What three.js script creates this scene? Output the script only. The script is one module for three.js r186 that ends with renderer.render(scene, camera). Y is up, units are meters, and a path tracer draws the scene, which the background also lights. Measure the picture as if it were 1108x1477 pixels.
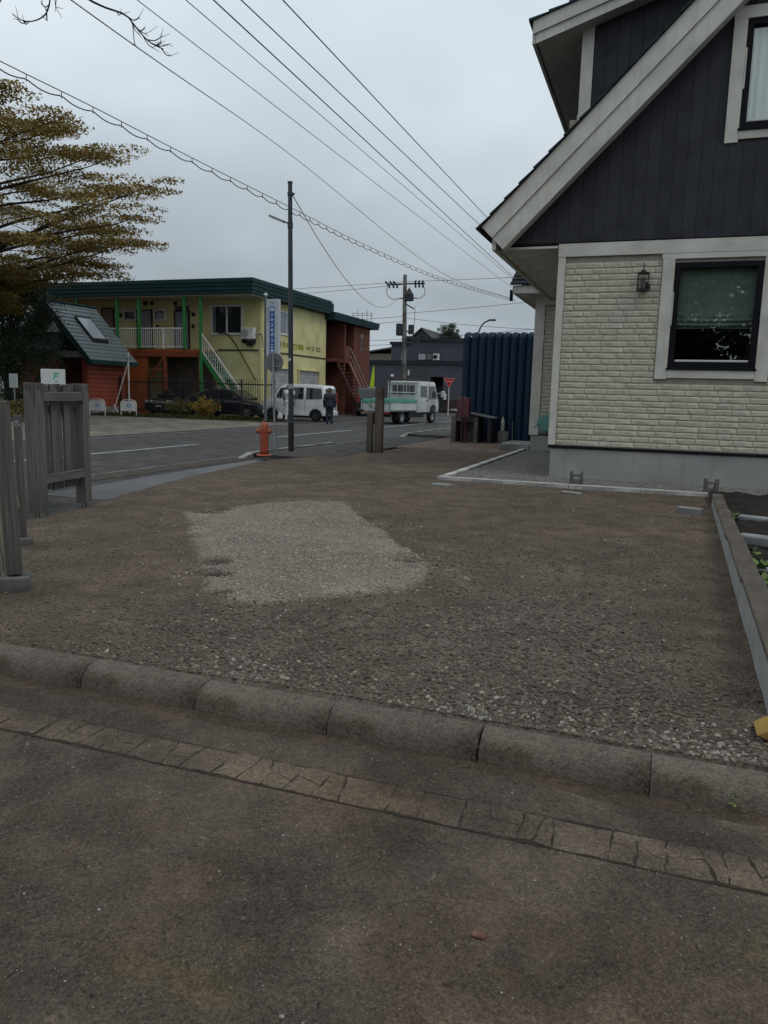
import * as THREE from 'three';
import { mergeGeometries, mergeVertices, toCreasedNormals } from 'three/addons/utils/BufferGeometryUtils.js';
import { RoundedBoxGeometry } from 'three/addons/geometries/RoundedBoxGeometry.js';
import { MarchingCubes } from 'three/addons/objects/MarchingCubes.js';

// ---------------------------------------------------------------- camera, sky, sun, exposure
const scene = new THREE.Scene();
const D = Math.PI / 180, EYE = 1.3, FPX = 1109;
const camera = new THREE.PerspectiveCamera(2 * Math.atan(738.5 / FPX) / D, 0.75, 0.05, 900);
camera.rotation.order = 'YXZ';
camera.position.set(0, EYE, 0);
camera.rotation.set(-8.69 * D, 19.5 * D, 1.5 * D);
camera.updateMatrixWorld(true);

function rng(s) { return () => { s = (s + 0x6d2b79f5) | 0; let t = Math.imul(s ^ (s >>> 15), 1 | s); t = (t + Math.imul(t ^ (t >>> 7), 61 | t)) ^ t; return ((t ^ (t >>> 14)) >>> 0) / 4294967296; }; }
const R0 = rng(7);
const LAT = new Float32Array(65536); for (let i = 0; i < 65536; i++) LAT[i] = R0();
function vn(x, y, p = 256) {                       // value noise, period p
  const xi = Math.floor(x), yi = Math.floor(y); let fx = x - xi, fy = y - yi;
  fx = fx * fx * (3 - 2 * fx); fy = fy * fy * (3 - 2 * fy);
  const x0 = ((xi % p) + p) % p, x1 = (x0 + 1) % p, y0 = (((yi % p) + p) % p) << 8, y1 = ((((yi + 1) % p) + p) % p) << 8;
  const a = LAT[x0 + y0], b = LAT[x1 + y0], c = LAT[x0 + y1], d = LAT[x1 + y1];
  return a + (b - a) * fx + (c - a) * fy + (a - b - c + d) * fx * fy;
}
function fbm(x, y, o = 4, p = 256) { let s = 0, a = 0.5, n = 0; for (let i = 0; i < o; i++) { s += a * vn(x + i * 17.3, y + i * 9.1, 256); n += a; x *= 2.03; y *= 2.03; a *= 0.5; } return s / n; }
function fbt(x, y, o, p) { let s = 0, a = 0.5, n = 0; for (let i = 0; i < o; i++) { s += a * vn(x, y, p); n += a; x *= 2; y *= 2; p *= 2; a *= 0.5; } return s / n; }   // tileable
const sm = (a, b, x) => { const t = Math.min(1, Math.max(0, (x - a) / (b - a))); return t * t * (3 - 2 * t); };
const mix = (a, b, t) => a + (b - a) * t;

const sunDir = new THREE.Vector3(0.52, 0.83, 0.2).normalize();
{ // overcast sky: one even layer of cloud with soft swells, brighter overhead
  const W = 1024, H = 512, data = new Float32Array(W * H * 4);
  for (let j = 0; j < H; j++) for (let i = 0; i < W; i++) {
    const el = ((j + 0.5) / H - 0.5) * Math.PI, az = ((i + 0.5) / W - 0.5) * 2 * Math.PI;
    const y = Math.sin(el), x = Math.cos(el) * Math.cos(az), z = Math.cos(el) * Math.sin(az);
    const h = Math.max(0, y), k = 1 / (h + 0.22);
    const n = fbm(x * k * 1.1 + 40, z * k * 1.1 + 70, 5), n2 = fbm(x * k * 0.4 + 11, z * k * 0.4 + 23, 3);
    let L = mix(0.88, 1.10, sm(0, 0.42, h)) + 0.22 * h + (n - 0.5) * 0.62 + (n2 - 0.5) * 0.52;
    if (y < 0) L = mix(L, 0.45, sm(0, 0.25, -y));
    const w = sm(0.35, 0.75, n) * 0.5;
    const o = (j * W + i) * 4;
    data[o] = L * mix(0.49, 0.57, w); data[o + 1] = L * mix(0.56, 0.61, w); data[o + 2] = L * mix(0.62, 0.645, w); data[o + 3] = 1;
  }
  const sky = new THREE.DataTexture(data, W, H, THREE.RGBAFormat, THREE.FloatType);
  sky.mapping = THREE.EquirectangularReflectionMapping; sky.magFilter = THREE.LinearFilter; sky.minFilter = THREE.LinearFilter; sky.wrapS = THREE.RepeatWrapping; sky.needsUpdate = true;
  scene.background = sky; scene.environment = sky;
}
const sun = new THREE.DirectionalLight(0xfff6ea, 0.6);
sun.position.copy(sunDir).multiplyScalar(60).add(new THREE.Vector3(-8, 0, -20)); sun.target.position.set(-8, 0, -20);
sun.castShadow = true; sun.shadow.radius = 40; sun.shadow.mapSize.set(4096, 4096);
Object.assign(sun.shadow.camera, { left: -50, right: 50, top: 50, bottom: -50, near: 1, far: 160 });
scene.add(sun, sun.target);
const renderer = new THREE.WebGLRenderer({ antialias: true });
renderer.setSize(768, 1024);
renderer.toneMapping = THREE.LinearToneMapping;
renderer.toneMappingExposure = 1.15;
renderer.shadowMap.enabled = true; renderer.shadowMap.type = THREE.PCFSoftShadowMap;

// ---------------------------------------------------------------- pixel of the photograph -> point on a plane of the place
const V = (x, y, z) => new THREE.Vector3(x, y, z);
function ray(px, py) { return V((px - 554) / FPX, -(py - 738.5) / FPX, -1).applyQuaternion(camera.quaternion); }
function onY(px, py, y = 0) { const d = ray(px, py), t = (y - EYE) / d.y; return V(d.x * t, y, d.z * t); }
function onZ(px, py, z) { const d = ray(px, py), t = z / d.z; return V(d.x * t, EYE + d.y * t, z); }
function onX(px, py, x) { const d = ray(px, py), t = x / d.x; return V(x, EYE + d.y * t, d.z * t); }

// ---------------------------------------------------------------- textures and materials
function dtex(w, h, fn, srgb = true) {
  const d = new Uint8Array(w * h * 4), c = [0, 0, 0];
  for (let j = 0; j < h; j++) for (let i = 0; i < w; i++) { fn(i / w, j / h, c, i, j); const o = (j * w + i) * 4; for (let k = 0; k < 3; k++) d[o + k] = Math.max(0, Math.min(255, c[k] * 255)); d[o + 3] = 255; }
  const t = new THREE.DataTexture(d, w, h); t.wrapS = t.wrapT = THREE.RepeatWrapping; t.magFilter = THREE.LinearFilter; t.minFilter = THREE.LinearMipmapLinearFilter; t.generateMipmaps = true; t.anisotropy = 8;
  if (srgb) t.colorSpace = THREE.SRGBColorSpace; t.needsUpdate = true; return t;
}
const g3 = (c, v) => { c[0] = c[1] = c[2] = v; };
const TX = {
  plain: dtex(256, 256, (u, v, c) => g3(c, 0.88 + 0.2 * (fbt(u * 6, v * 6, 5, 6) - 0.5))),
  grain: dtex(512, 512, (u, v, c, i, j) => g3(c, 0.8 + 0.5 * (fbt(u * 8, v * 8, 5, 8) - 0.5) + 0.5 * (vn(u * 90, v * 90, 90) - 0.5) * vn(u * 40 + 7, v * 40, 40) + 0.25 * (LAT[(i * 7 + j * 131 + (i * j) % 251) & 65535] - 0.5))),
  conc: dtex(512, 512, (u, v, c, i, j) => { const s = fbt(u * 4, v * 4, 6, 4), t = fbt(u * 16 + 3, v * 3, 3, 16); g3(c, 0.83 + 0.42 * (s - 0.5) + 0.16 * (t - 0.5) + 0.1 * (LAT[(i * 13 + j * 197) & 65535] - 0.5)); }),
  blotch: dtex(512, 512, (u, v, c, i, j) => { const s = fbt(u * 3, v * 3, 5, 3), p = sm(0.9, 0.97, vn(u * 120, v * 120, 120)), q = sm(0.62, 0.8, fbt(u * 10 + 3, v * 10, 4, 10)); const b = 0.8 + 0.5 * (s - 0.5) + 0.3 * p - 0.22 * q + 0.16 * (LAT[(i * 29 + j * 211) & 65535] - 0.5); c[0] = b; c[1] = b * (1 - 0.03 * q); c[2] = b * (1 - 0.05 * q); }),
  agg: dtex(512, 512, (u, v, c, i, j) => { const s = fbt(u * 4, v * 4, 5, 4), f = vn(u * 128, v * 128, 128), f2 = vn(u * 64 + 3, v * 64, 64), p = sm(0.88, 0.95, vn(u * 100 + 9, v * 100, 100)), q = sm(0.9, 0.96, vn(u * 72, v * 72 + 5, 72)), st = sm(0.5, 0.68, fbt(u * 7 + 1, v * 7, 4, 7)); const b = 0.8 + 0.3 * (s - 0.5) + 0.22 * (f - 0.5) + 0.14 * (f2 - 0.5) + 0.22 * p - 0.2 * q - 0.1 * st; c[0] = b; c[1] = b * (1 - 0.02 * st); c[2] = b * (1 - 0.05 * st); }),
  wood: dtex(256, 512, (u, v, c) => { const w = fbt(u * 4, v * 2, 2, 4), s = vn(u * 48 + w * 4, v * 3, 48), f = vn(u * 96, v * 8, 96), k = sm(0.86, 0.95, vn(u * 32 + 5, v * 2, 32)); const b = 0.8 + 0.16 * (s - 0.5) + 0.12 * (f - 0.5) + 0.2 * (w - 0.5) - 0.3 * k; c[0] = b; c[1] = b * 0.985; c[2] = b * 0.965; }),
  weather: dtex(512, 512, (u, v, c) => { const s = fbt(u * 5, v * 5, 5, 5), d = sm(0.55, 0.75, fbt(u * 24, v * 3 + 0.4, 4, 24)); const b = 0.9 + 0.16 * (s - 0.5); c[0] = b - 0.035 * d; c[1] = b - 0.04 * d; c[2] = b - 0.05 * d; }),
};
const BMP = {
  grain: dtex(512, 512, (u, v, c, i, j) => g3(c, fbt(u * 40, v * 40, 3, 40)), false),
  rock: dtex(512, 512, (u, v, c) => g3(c, Math.abs(fbt(u * 14, v * 14, 5, 14) - 0.5) * 2.2), false),
  wood: dtex(256, 512, (u, v, c) => g3(c, vn(u * 64, v * 4, 64) * 0.6 + vn(u * 128, v * 10, 128) * 0.4), false),
};
function rep(t, s, sv = s) { const k = t.clone(); k.repeat.set(s, sv); k.needsUpdate = true; return k; }
const lin = (r, g, b) => new THREE.Color().setRGB(r, g, b);
function mat(col, o = {}) {
  const c = col instanceof THREE.Color ? col : new THREE.Color(col);
  const m = new THREE.MeshPhysicalMaterial({ color: c, roughness: o.r ?? 0.85, metalness: o.m ?? 0, side: o.two ? THREE.DoubleSide : THREE.FrontSide });
  if (o.t) m.map = rep(TX[o.t], o.s ?? 1, o.sv ?? o.s ?? 1);
  if (o.b) { m.bumpMap = rep(BMP[o.b], o.bs ?? o.s ?? 1, o.bsv ?? o.bs ?? o.sv ?? o.s ?? 1); m.bumpScale = (o.bh ?? 0.004) * 0.3; }
  if (o.clear) { m.clearcoat = o.clear; m.clearcoatRoughness = 0.08; }
  if (o.vc) m.vertexColors = true; m.specularIntensity = o.sp ?? (o.r === undefined || o.r > 0.55 ? 0.5 : 1);
  if (o.tr) { m.transmission = o.tr; m.thickness = 0; }
  return m;
}
// ---------------------------------------------------------------- geometry helpers
function uvBox(g, turn) {
  const p = g.attributes.position, n = g.attributes.normal, uv = new Float32Array(p.count * 2);
  const fa = V(0, 0, 0), fb = V(0, 0, 0), fc = V(0, 0, 0); let ax = 0, ay = 0, az = 0;
  for (let i = 0; i < p.count; i++) {
    if (i % 3 === 0 && i + 2 < p.count) { fa.fromBufferAttribute(p, i); fb.fromBufferAttribute(p, i + 1).sub(fa); fc.fromBufferAttribute(p, i + 2).sub(fa); fb.cross(fc); ax = Math.abs(fb.x); ay = Math.abs(fb.y); az = Math.abs(fb.z); }
    let u, v;
    if (ay > ax && ay > az) { u = p.getX(i); v = p.getZ(i); } else if (ax > az) { u = p.getZ(i); v = p.getY(i); } else { u = p.getX(i); v = p.getY(i); }
    if (turn) [u, v] = [v, u];
    uv[2 * i] = u; uv[2 * i + 1] = v;
  }
  g.setAttribute('uv', new THREE.BufferAttribute(uv, 2)); return g;
}
function prep(g, turn) {
  if (g.index) g = g.toNonIndexed();
  if (!g.attributes.normal) g.computeVertexNormals();
  for (const k of Object.keys(g.attributes)) if (!['position', 'normal', 'color'].includes(k)) g.deleteAttribute(k);
  g.morphAttributes = {}; return uvBox(g, turn);
}
function mesh(name, g, m, parent) { const o = new THREE.Mesh(g, m); o.name = name; o.castShadow = o.receiveShadow = true; parent.add(o); return o; }
function obj(name, geos, m, parent = scene, turn) {
  geos = (Array.isArray(geos) ? geos : [geos]).flat().map((g) => prep(g, turn));
  return mesh(numbered(name, parent), geos.length > 1 ? mergeGeometries(geos) : geos[0], m, parent);
}
const taken = new Map();
function numbered(name, parent = scene) { if (parent !== scene) return name; const k = taken.get(name) ?? 0; taken.set(name, k + 1); return k ? name + '_' + String(k).padStart(3, '0') : name; }
function tag(o, label, category, group) { Object.assign(o.userData, { label, category }); if (group) o.userData.group = group; return o; }
function thing(name, label, category, p = [0, 0, 0], turn = 0, group) { const o = new THREE.Group(); o.name = numbered(name); scene.add(o); o.position.set(...p); o.rotation.y = turn; return tag(o, label, category, group); }
function struct(name, geos, m) { const o = obj(name, geos, m); o.userData.kind = 'structure'; return o; }
function sgroup(name) { const o = new THREE.Group(); o.name = numbered(name); o.userData.kind = 'structure'; scene.add(o); return o; }
function dup(src, p, turn, label, group) { const c = src.clone(); c.name = numbered(src.name.replace(/_\d{3}$/, '')); c.userData = { ...src.userData }; scene.add(c); c.position.set(...p); if (turn !== undefined) c.rotation.y = turn; if (label) c.userData.label = label; if (group) c.userData.group = group; return c; }
function bx(x0, x1, y0, y1, z0, z1) { const g = new THREE.BoxGeometry(Math.abs(x1 - x0), Math.abs(y1 - y0), Math.abs(z1 - z0)); g.translate((x0 + x1) / 2, (y0 + y1) / 2, (z0 + z1) / 2); return g; }
function rb(x0, x1, y0, y1, z0, z1, r = 0.01, s = 2) { const w = Math.abs(x1 - x0), h = Math.abs(y1 - y0), d = Math.abs(z1 - z0); const g = new RoundedBoxGeometry(w, h, d, s, Math.min(r, w / 2.1, h / 2.1, d / 2.1)); g.translate((x0 + x1) / 2, (y0 + y1) / 2, (z0 + z1) / 2); return g; }
const UP = V(0, 1, 0);
function cyl(a, b, r0, r1 = r0, n = 10) { const A = Array.isArray(a) ? V(...a) : a, B = Array.isArray(b) ? V(...b) : b, d = B.clone().sub(A), g = new THREE.CylinderGeometry(r1, r0, d.length(), n); g.applyQuaternion(new THREE.Quaternion().setFromUnitVectors(UP, d.clone().normalize())); g.translate((A.x + B.x) / 2, (A.y + B.y) / 2, (A.z + B.z) / 2); return g; }
function beam(a, b, w, h) { const A = Array.isArray(a) ? V(...a) : a, B = Array.isArray(b) ? V(...b) : b, d = B.clone().sub(A), g = new THREE.BoxGeometry(w, h, d.length()); const mm = new THREE.Matrix4().lookAt(B, A, Math.abs(d.y) / d.length() > 0.98 ? V(0, 0, 1) : UP); g.applyMatrix4(mm); g.translate((A.x + B.x) / 2, (A.y + B.y) / 2, (A.z + B.z) / 2); return g; }
function tube(pts, r, n = 5, seg) { return new THREE.TubeGeometry(new THREE.CatmullRomCurve3(pts.map((p) => (Array.isArray(p) ? V(...p) : p))), seg ?? pts.length * 4, r, n, false); }
function ext(pts, d, bevel = 0, holes = [], off = 0) { const s = new THREE.Shape(pts.map((p) => new THREE.Vector2(p[0], p[1]))); for (const h of holes) s.holes.push(new THREE.Path(h.map((p) => new THREE.Vector2(p[0], p[1])))); return new THREE.ExtrudeGeometry(s, { depth: d, bevelEnabled: bevel > 0, bevelThickness: bevel, bevelSize: bevel, bevelOffset: off, bevelSegments: 2, curveSegments: 8 }); }   // in xy, grows along +z
function lathe(pts, n = 16) { return new THREE.LatheGeometry(pts.map((p) => new THREE.Vector2(p[0], p[1])), n); }
function taperTube(pts, r0, r1, n = 6, sg) {             // branch: tube whose radius falls from r0 to r1
  const cv = new THREE.CatmullRomCurve3(pts), seg = sg ?? Math.max(4, pts.length * 3), g = new THREE.TubeGeometry(cv, seg, 1, n, false), p = g.attributes.position, q = V(0, 0, 0);
  for (let i = 0; i <= seg; i++) { const c = cv.getPointAt(i / seg), r = mix(r0, r1, i / seg); for (let k = 0; k <= n; k++) { const j = i * (n + 1) + k; q.fromBufferAttribute(p, j).sub(c).multiplyScalar(r).add(c); p.setXYZ(j, q.x, q.y, q.z); } }
  g.computeVertexNormals(); return g;
}
// leaves: list of [x,y,z,size,tiltX,turn,tiltZ,colourIndex] -> one geometry of bent leaf faces
function leafGeo(list, cols, aspect = 0.5) {
  const n = list.length, pos = new Float32Array(n * 12), nor = new Float32Array(n * 12), col = new Float32Array(n * 12), uv = new Float32Array(n * 8), idx = new Uint32Array(n * 6);
  const e = new THREE.Euler(), q = new THREE.Quaternion(), v = V(0, 0, 0), nn = V(0, 0, 0);
  const base = [[-0.5, 0, 0], [0, 0, aspect * 0.5], [0.5, 0.06, 0], [0, 0.02, -aspect * 0.5]];
  for (let i = 0; i < n; i++) {
    const L = list[i]; e.set(L[4], L[5], L[6]); q.setFromEuler(e); nn.set(0, 1, 0).applyQuaternion(q); const c = cols[L[7]];
    for (let k = 0; k < 4; k++) { v.set(...base[k]).multiplyScalar(L[3]).applyQuaternion(q); const o = (i * 4 + k) * 3; pos[o] = v.x + L[0]; pos[o + 1] = v.y + L[1]; pos[o + 2] = v.z + L[2]; nor[o] = nn.x; nor[o + 1] = nn.y; nor[o + 2] = nn.z; col[o] = c[0]; col[o + 1] = c[1]; col[o + 2] = c[2]; uv[(i * 4 + k) * 2] = k / 3; }
    idx.set([0, 1, 2, 0, 2, 3].map((k) => k + i * 4), i * 6);
  }
  const g = new THREE.BufferGeometry(); g.setAttribute('position', new THREE.BufferAttribute(pos, 3)); g.setAttribute('normal', new THREE.BufferAttribute(nor, 3)); g.setAttribute('color', new THREE.BufferAttribute(col, 3)); g.setAttribute('uv', new THREE.BufferAttribute(uv, 2)); g.setIndex(new THREE.BufferAttribute(idx, 1)); return g;
}
const leafMat = new THREE.MeshPhysicalMaterial({ color: 0xffffff, vertexColors: true, roughness: 0.8, side: THREE.DoubleSide, transmission: 0.3, thickness: 0 });
const leafDense = new THREE.MeshPhysicalMaterial({ color: 0xffffff, vertexColors: true, roughness: 0.85, side: THREE.DoubleSide });
function rot(pt, c, a) { return [c[0] + (pt[0] - c[0]) * Math.cos(a) - (pt[1] - c[1]) * Math.sin(a), c[1] + (pt[0] - c[0]) * Math.sin(a) + (pt[1] - c[1]) * Math.cos(a)]; }
function sheet(x0, x1, z0, z1, y) { const g = new THREE.PlaneGeometry(Math.abs(x1 - x0), Math.abs(z1 - z0)); g.rotateX(-Math.PI / 2); g.translate((x0 + x1) / 2, y, (z0 + z1) / 2); return g; }
function polySheet(pts, y) { const s = new THREE.Shape(pts.map((p) => new THREE.Vector2(p[0], -p[1]))); const g = new THREE.ShapeGeometry(s); g.rotateX(-Math.PI / 2); g.translate(0, y, 0); return g; }
function slab(pts, y0, y1, bevel = 0) { const g = ext(pts.map((p) => [p[0], -p[1]]), y1 - y0 - 2 * bevel, bevel); g.rotateX(-Math.PI / 2); g.translate(0, y0 + bevel, 0); return g; }
// ================================================================ GROUND
const YA = -0.09, YR = -0.08;                          // foreground asphalt, road
// --- asphalt of the lane in front: mottled, stained, one 4 m tile
const asphaltTex = dtex(2048, 2048, (u, v, c, i, j) => {
  const x = u * 4 - 2, z = v * 4 - 4;                   // metres in the tile that lies in view
  const big = fbt(u * 5, v * 5, 4, 5), mid = fbt(u * 24, v * 24, 4, 24), sp = LAT[(i * 71 + j * 1009 + ((i * j) >> 3)) & 65535], sp2 = vn(u * 1024, v * 1024, 256);
  const fin = vn(u * 400, v * 400, 200);
  let b = 0.322 + 0.07 * (big - 0.5) + 0.17 * (mid - 0.5) + 0.11 * (sp - 0.5) + 0.15 * (sp2 - 0.5) + 0.07 * (fin - 0.5);
  let r = b * 1.09, g = b * 0.97, l = b * 0.845;
  const br = sm(0.52, 0.7, fbt(u * 7 + 2, v * 7 + 5, 4, 7)) * 0.8; r *= 1 + 0.02 * br; g *= 1 - 0.015 * br; l *= 1 - 0.05 * br;
  const dk = sm(0.52, 0.68, fbt(u * 11 + 4, v * 11 + 1, 5, 11)); r *= 1 - 0.13 * dk; g *= 1 - 0.13 * dk; l *= 1 - 0.12 * dk;
  const st = (sx, sz, rx, rz, f) => { if (Math.abs(x - sx) > 0.4 || Math.abs(z - sz) > 0.3) return 0; const n = fbt(u * 32, v * 32, 3, 32) - 0.5; const d = Math.hypot((x - sx) / rx, (z - sz) / rz) + n * 1.3; return sm(1.1, 0.3, d) * f; };
  const y1 = st(-0.98, -1.40, 0.2, 0.1, 0.75) + st(-0.86, -1.55, 0.14, 0.07, 0.4) + st(0.33, -2.03, 0.1, 0.1, 0.4) + st(-0.25, -1.7, 0.07, 0.05, 0.45);
  r += 0.075 * y1; g += 0.06 * y1; l += 0.0 * y1;
  const pale = sm(0.962, 0.985, vn(u * 512 + 0.3, v * 512, 256)) + sm(0.955, 0.98, vn(u * 200 + 0.3, v * 200, 200)) * 0.8; r += 0.16 * pale; g += 0.16 * pale; l += 0.15 * pale;
  const hole = sm(0.93, 0.97, vn(u * 256 + 31, v * 256 + 7, 256)); r -= 0.1 * hole; g -= 0.1 * hole; l -= 0.1 * hole;
  c[0] = r; c[1] = g; c[2] = l;
});
asphaltTex.repeat.set(0.25, 0.25); asphaltTex.offset.set(0.5, 0);
const asphaltBump = dtex(1024, 1024, (u, v, c, i, j) => g3(c, 0.4 * vn(u * 256, v * 256, 256) + 0.5 * vn(u * 128, v * 128, 128) + 0.1 * LAT[(i * 11 + j * 733) & 65535]), false);
asphaltBump.repeat.set(0.5, 0.5);
const mAsphalt = new THREE.MeshPhysicalMaterial({ map: asphaltTex, bumpMap: asphaltBump, bumpScale: 0.0035, roughness: 0.95, specularIntensity: 0.5, color: lin(0.7, 0.7, 0.7) });
const mStrip = [1, 0.93, 0.97, 0.88].map((k) => new THREE.MeshPhysicalMaterial({ map: asphaltTex, bumpMap: asphaltBump, bumpScale: 0.0035, roughness: 0.95, specularIntensity: 0.5, color: lin(k, k * 0.99, k * 0.96) }));
const mRoad = mat(lin(0.082, 0.078, 0.076), { t: 'grain', s: 0.5, r: 0.85, b: 'grain', bs: 1.2, bh: 0.003 });
const mWalkWet = mat(lin(0.08, 0.08, 0.082), { t: 'conc', s: 0.35, r: 0.5 });
const mWalk = mat(lin(0.07, 0.066, 0.062), { t: 'grain', s: 0.5, r: 0.95 });
const mDirt = mat(lin(0.095, 0.078, 0.062), { t: 'grain', s: 0.7, r: 1, b: 'grain', bs: 1, bh: 0.01 });
const mGutterDirt = mat(lin(0.105, 0.078, 0.055), { t: 'grain', s: 1.2, r: 1, b: 'grain', bs: 2, bh: 0.01 });
const mForecourt = mat(lin(0.23, 0.205, 0.17), { t: 'grain', s: 0.3, r: 1, b: 'grain', bs: 1, bh: 0.006 });
const mPaint = mat(lin(0.42, 0.42, 0.41), { t: 'conc', s: 1.3, r: 0.8 });
const mPaintWorn = mat(lin(0.24, 0.235, 0.22), { t: 'conc', s: 1.3, r: 0.8 });
const mConc = mat(lin(0.30, 0.30, 0.285), { t: 'conc', s: 0.8, r: 0.9, b: 'grain', bs: 1.5, bh: 0.003 });
const mConcDark = mat(lin(0.17, 0.168, 0.16), { t: 'conc', s: 1.1, r: 0.9, b: 'grain', bs: 2, bh: 0.004 });
const mGrassGround = mat(lin(0.06, 0.075, 0.028), { t: 'grain', s: 0.5, r: 1 });

struct('ground', sheet(-320, 320, -420, 160, -0.16), mat(lin(0.10, 0.095, 0.085), { t: 'grain', s: 0.2, r: 1 }));
{ // lane in front, its edge at the kerb broken
  const pts = [[-14, 12], [14, 12]]; const r = rng(3);
  for (let x = 14; x >= -14; x -= 0.05) pts.push([x, -2.665 - 0.11 * (fbm(x * 1.6, 3, 4) - 0.5) - 0.014 * (r() - 0.5)]);
  const a = struct('lane_asphalt', slab(pts, YA - 0.05, YA), mAsphalt);
  struct('gutter_dirt', (() => { const g = new THREE.PlaneGeometry(28, 0.36, 560, 8); g.rotateX(-Math.PI / 2); g.translate(0, YA - 0.01, -2.72); const p = g.attributes.position; for (let i = 0; i < p.count; i++) p.setY(i, p.getY(i) + 0.016 * (fbm(p.getX(i) * 5, p.getZ(i) * 14, 3) - 0.5)); g.computeVertexNormals(); return g; })(), mGutterDirt);
}
{ // cracked strip of concrete set along the lane: each broken piece is its own
  const strip = sgroup('trench_strip'); const r = rng(21);
  obj('trench_bed', sheet(-3.4, 2.1, -2.272, -2.462, YA + 0.002), mat(lin(0.06, 0.05, 0.04), { t: 'grain', s: 2, r: 1 }), strip);
  const z0 = -2.285, z1 = -2.45; let x = -3.3;
  const jag = (a, b) => { const o = [a]; const n = 3; for (let k = 1; k < n; k++) o.push([mix(a[0], b[0], k / n) + (r() - 0.5) * 0.014, mix(a[1], b[1], k / n) + (r() - 0.5) * 0.012]); return o; };
  let pa = [x, z0], pb = [x, z1];
  while (x < 2.0) {
    x += 0.045 + r() * 0.08 + (r() < 0.2 ? 0.05 : 0); const qa = [x + (r() - 0.5) * 0.04, z0 + (r() - 0.5) * 0.012], qb = [x + (r() - 0.5) * 0.05, z1 + (r() - 0.5) * 0.012];
    const g = 0.0025 + r() * 0.004, polys = [];
    const A = [pa[0] + g, pa[1]], B = [qa[0] - g, qa[1]], C = [qb[0] - g, qb[1]], E = [pb[0] + g, pb[1]];
    if (r() < 0.65) { const k = 0.35 + r() * 0.3, k2 = 0.35 + r() * 0.3, m1 = [mix(A[0], E[0], k), mix(A[1], E[1], k)], m2 = [mix(B[0], C[0], k2), mix(B[1], C[1], k2)]; const h = g * 0.7;
      polys.push([...jag(A, B), ...jag(B, [m2[0], m2[1] + h]), ...jag([m2[0], m2[1] + h], [m1[0], m1[1] + h]), ...jag([m1[0], m1[1] + h], A)]);
      polys.push([...jag([m1[0], m1[1] - h], [m2[0], m2[1] - h]), ...jag([m2[0], m2[1] - h], C), ...jag(C, E), ...jag(E, [m1[0], m1[1] - h])]);
    } else polys.push([...jag(A, B), ...jag(B, C), ...jag(C, E), ...jag(E, A)]);
    for (const p of polys) { const gg = slab(p, YA - 0.01, YA + 0.002 + r() * 0.004, 0.0025); obj('broken_slab', gg, mStrip[Math.floor(r() * 4)], strip); }
    pa = qa; pb = qb;
  }
}
{ // kerb of 0.63 m units
  const kerb = sgroup('kerb'); const r = rng(5);
  const prof = [[-2.905, -0.2], [-2.905, -0.006], [-2.885, 0.004], [-2.845, 0.001], [-2.812, -0.012], [-2.788, -0.033], [-2.772, -0.062], [-2.760, -0.13], [-2.760, -0.2]];
  const kg = (len) => { const s = prof.map(([z, y]) => [z, y]); const g0 = ext(s, len - 0.006, 0.003); g0.rotateY(-Math.PI / 2); return toCreasedNormals(g0, 0.7); };
  const mats = [0.148, 0.158, 0.14].map((k) => mat(lin(k * 1.14, k * 0.965, k * 0.78), { t: 'agg', s: 1.2, r: 0.95, b: 'grain', bs: 3, bh: 0.006 }));
  const geo = prep(kg(0.628)); { const p = geo.attributes.position, uv = geo.attributes.uv; for (let i = 0; i < p.count; i++) uv.setXY(i, p.getX(i), p.getZ(i) - p.getY(i)); }
  for (let i = -12; i < 14; i++) {
    const x0 = -2.47 + i * 0.633; if (x0 > 6 || x0 < -10) continue;
    const m = mesh('kerb_block', geo, mats[((i % 3) + 3) % 3], kerb); m.position.set(x0 + 0.628 + 0.003, (r() - 0.5) * 0.008 + YA + 0.088, (r() - 0.5) * 0.008); m.rotation.y = (r() - 0.5) * 0.008;
  }
  obj('mortar_bed', bx(-10, 6, -0.2, -0.045, -2.89, -2.79), mConcDark, kerb);
}
// --- gravel lot
const LE = [[2.6, -7.5], [5.2, -6.6], [6, -5.98], [7, -6.05], [8.1, -6.42], [10.2, -6.9], [13.2, -7.25], [14.7, -7.2], [17.3, -6.35], [18.2, -6.3]];
const xl = (v) => { for (let i = 1; i < LE.length; i++) if (v <= LE[i][0]) return mix(LE[i - 1][1], LE[i][1], (v - LE[i - 1][0]) / (LE[i][0] - LE[i - 1][0])); return LE[LE.length - 1][1]; };
const xr = (v) => (v < 3.38 ? 1.6 : v < 11.5 ? mix(0.515, 0.71, (v - 3.4) / 8) + 0.05 : -3.14);
function lotY(x, z) { const v = -z; const e = Math.min(1, Math.max(0, (x - xl(v)) / 0.6)); return mix(-0.05, 0.012, e) + 0.03 * (fbm(x * 0.8 + 30, z * 0.8, 3) - 0.5) + 0.012 * (fbm(x * 6, z * 6, 2) - 0.5) + pitY(x, z) + 0.02 * inPatch(x, z); }
const patchPoly = [[265, 742], [290, 737], [330, 736], [380, 729], [440, 726], [495, 727], [520, 748], [560, 775], [600, 805], [618, 828], [608, 846], [560, 856], [470, 866], [380, 874], [330, 868], [295, 855], [288, 820], [280, 780]].map(([a, b]) => { const p = onY(a, b, 0); return [p.x, p.z]; });
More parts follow.
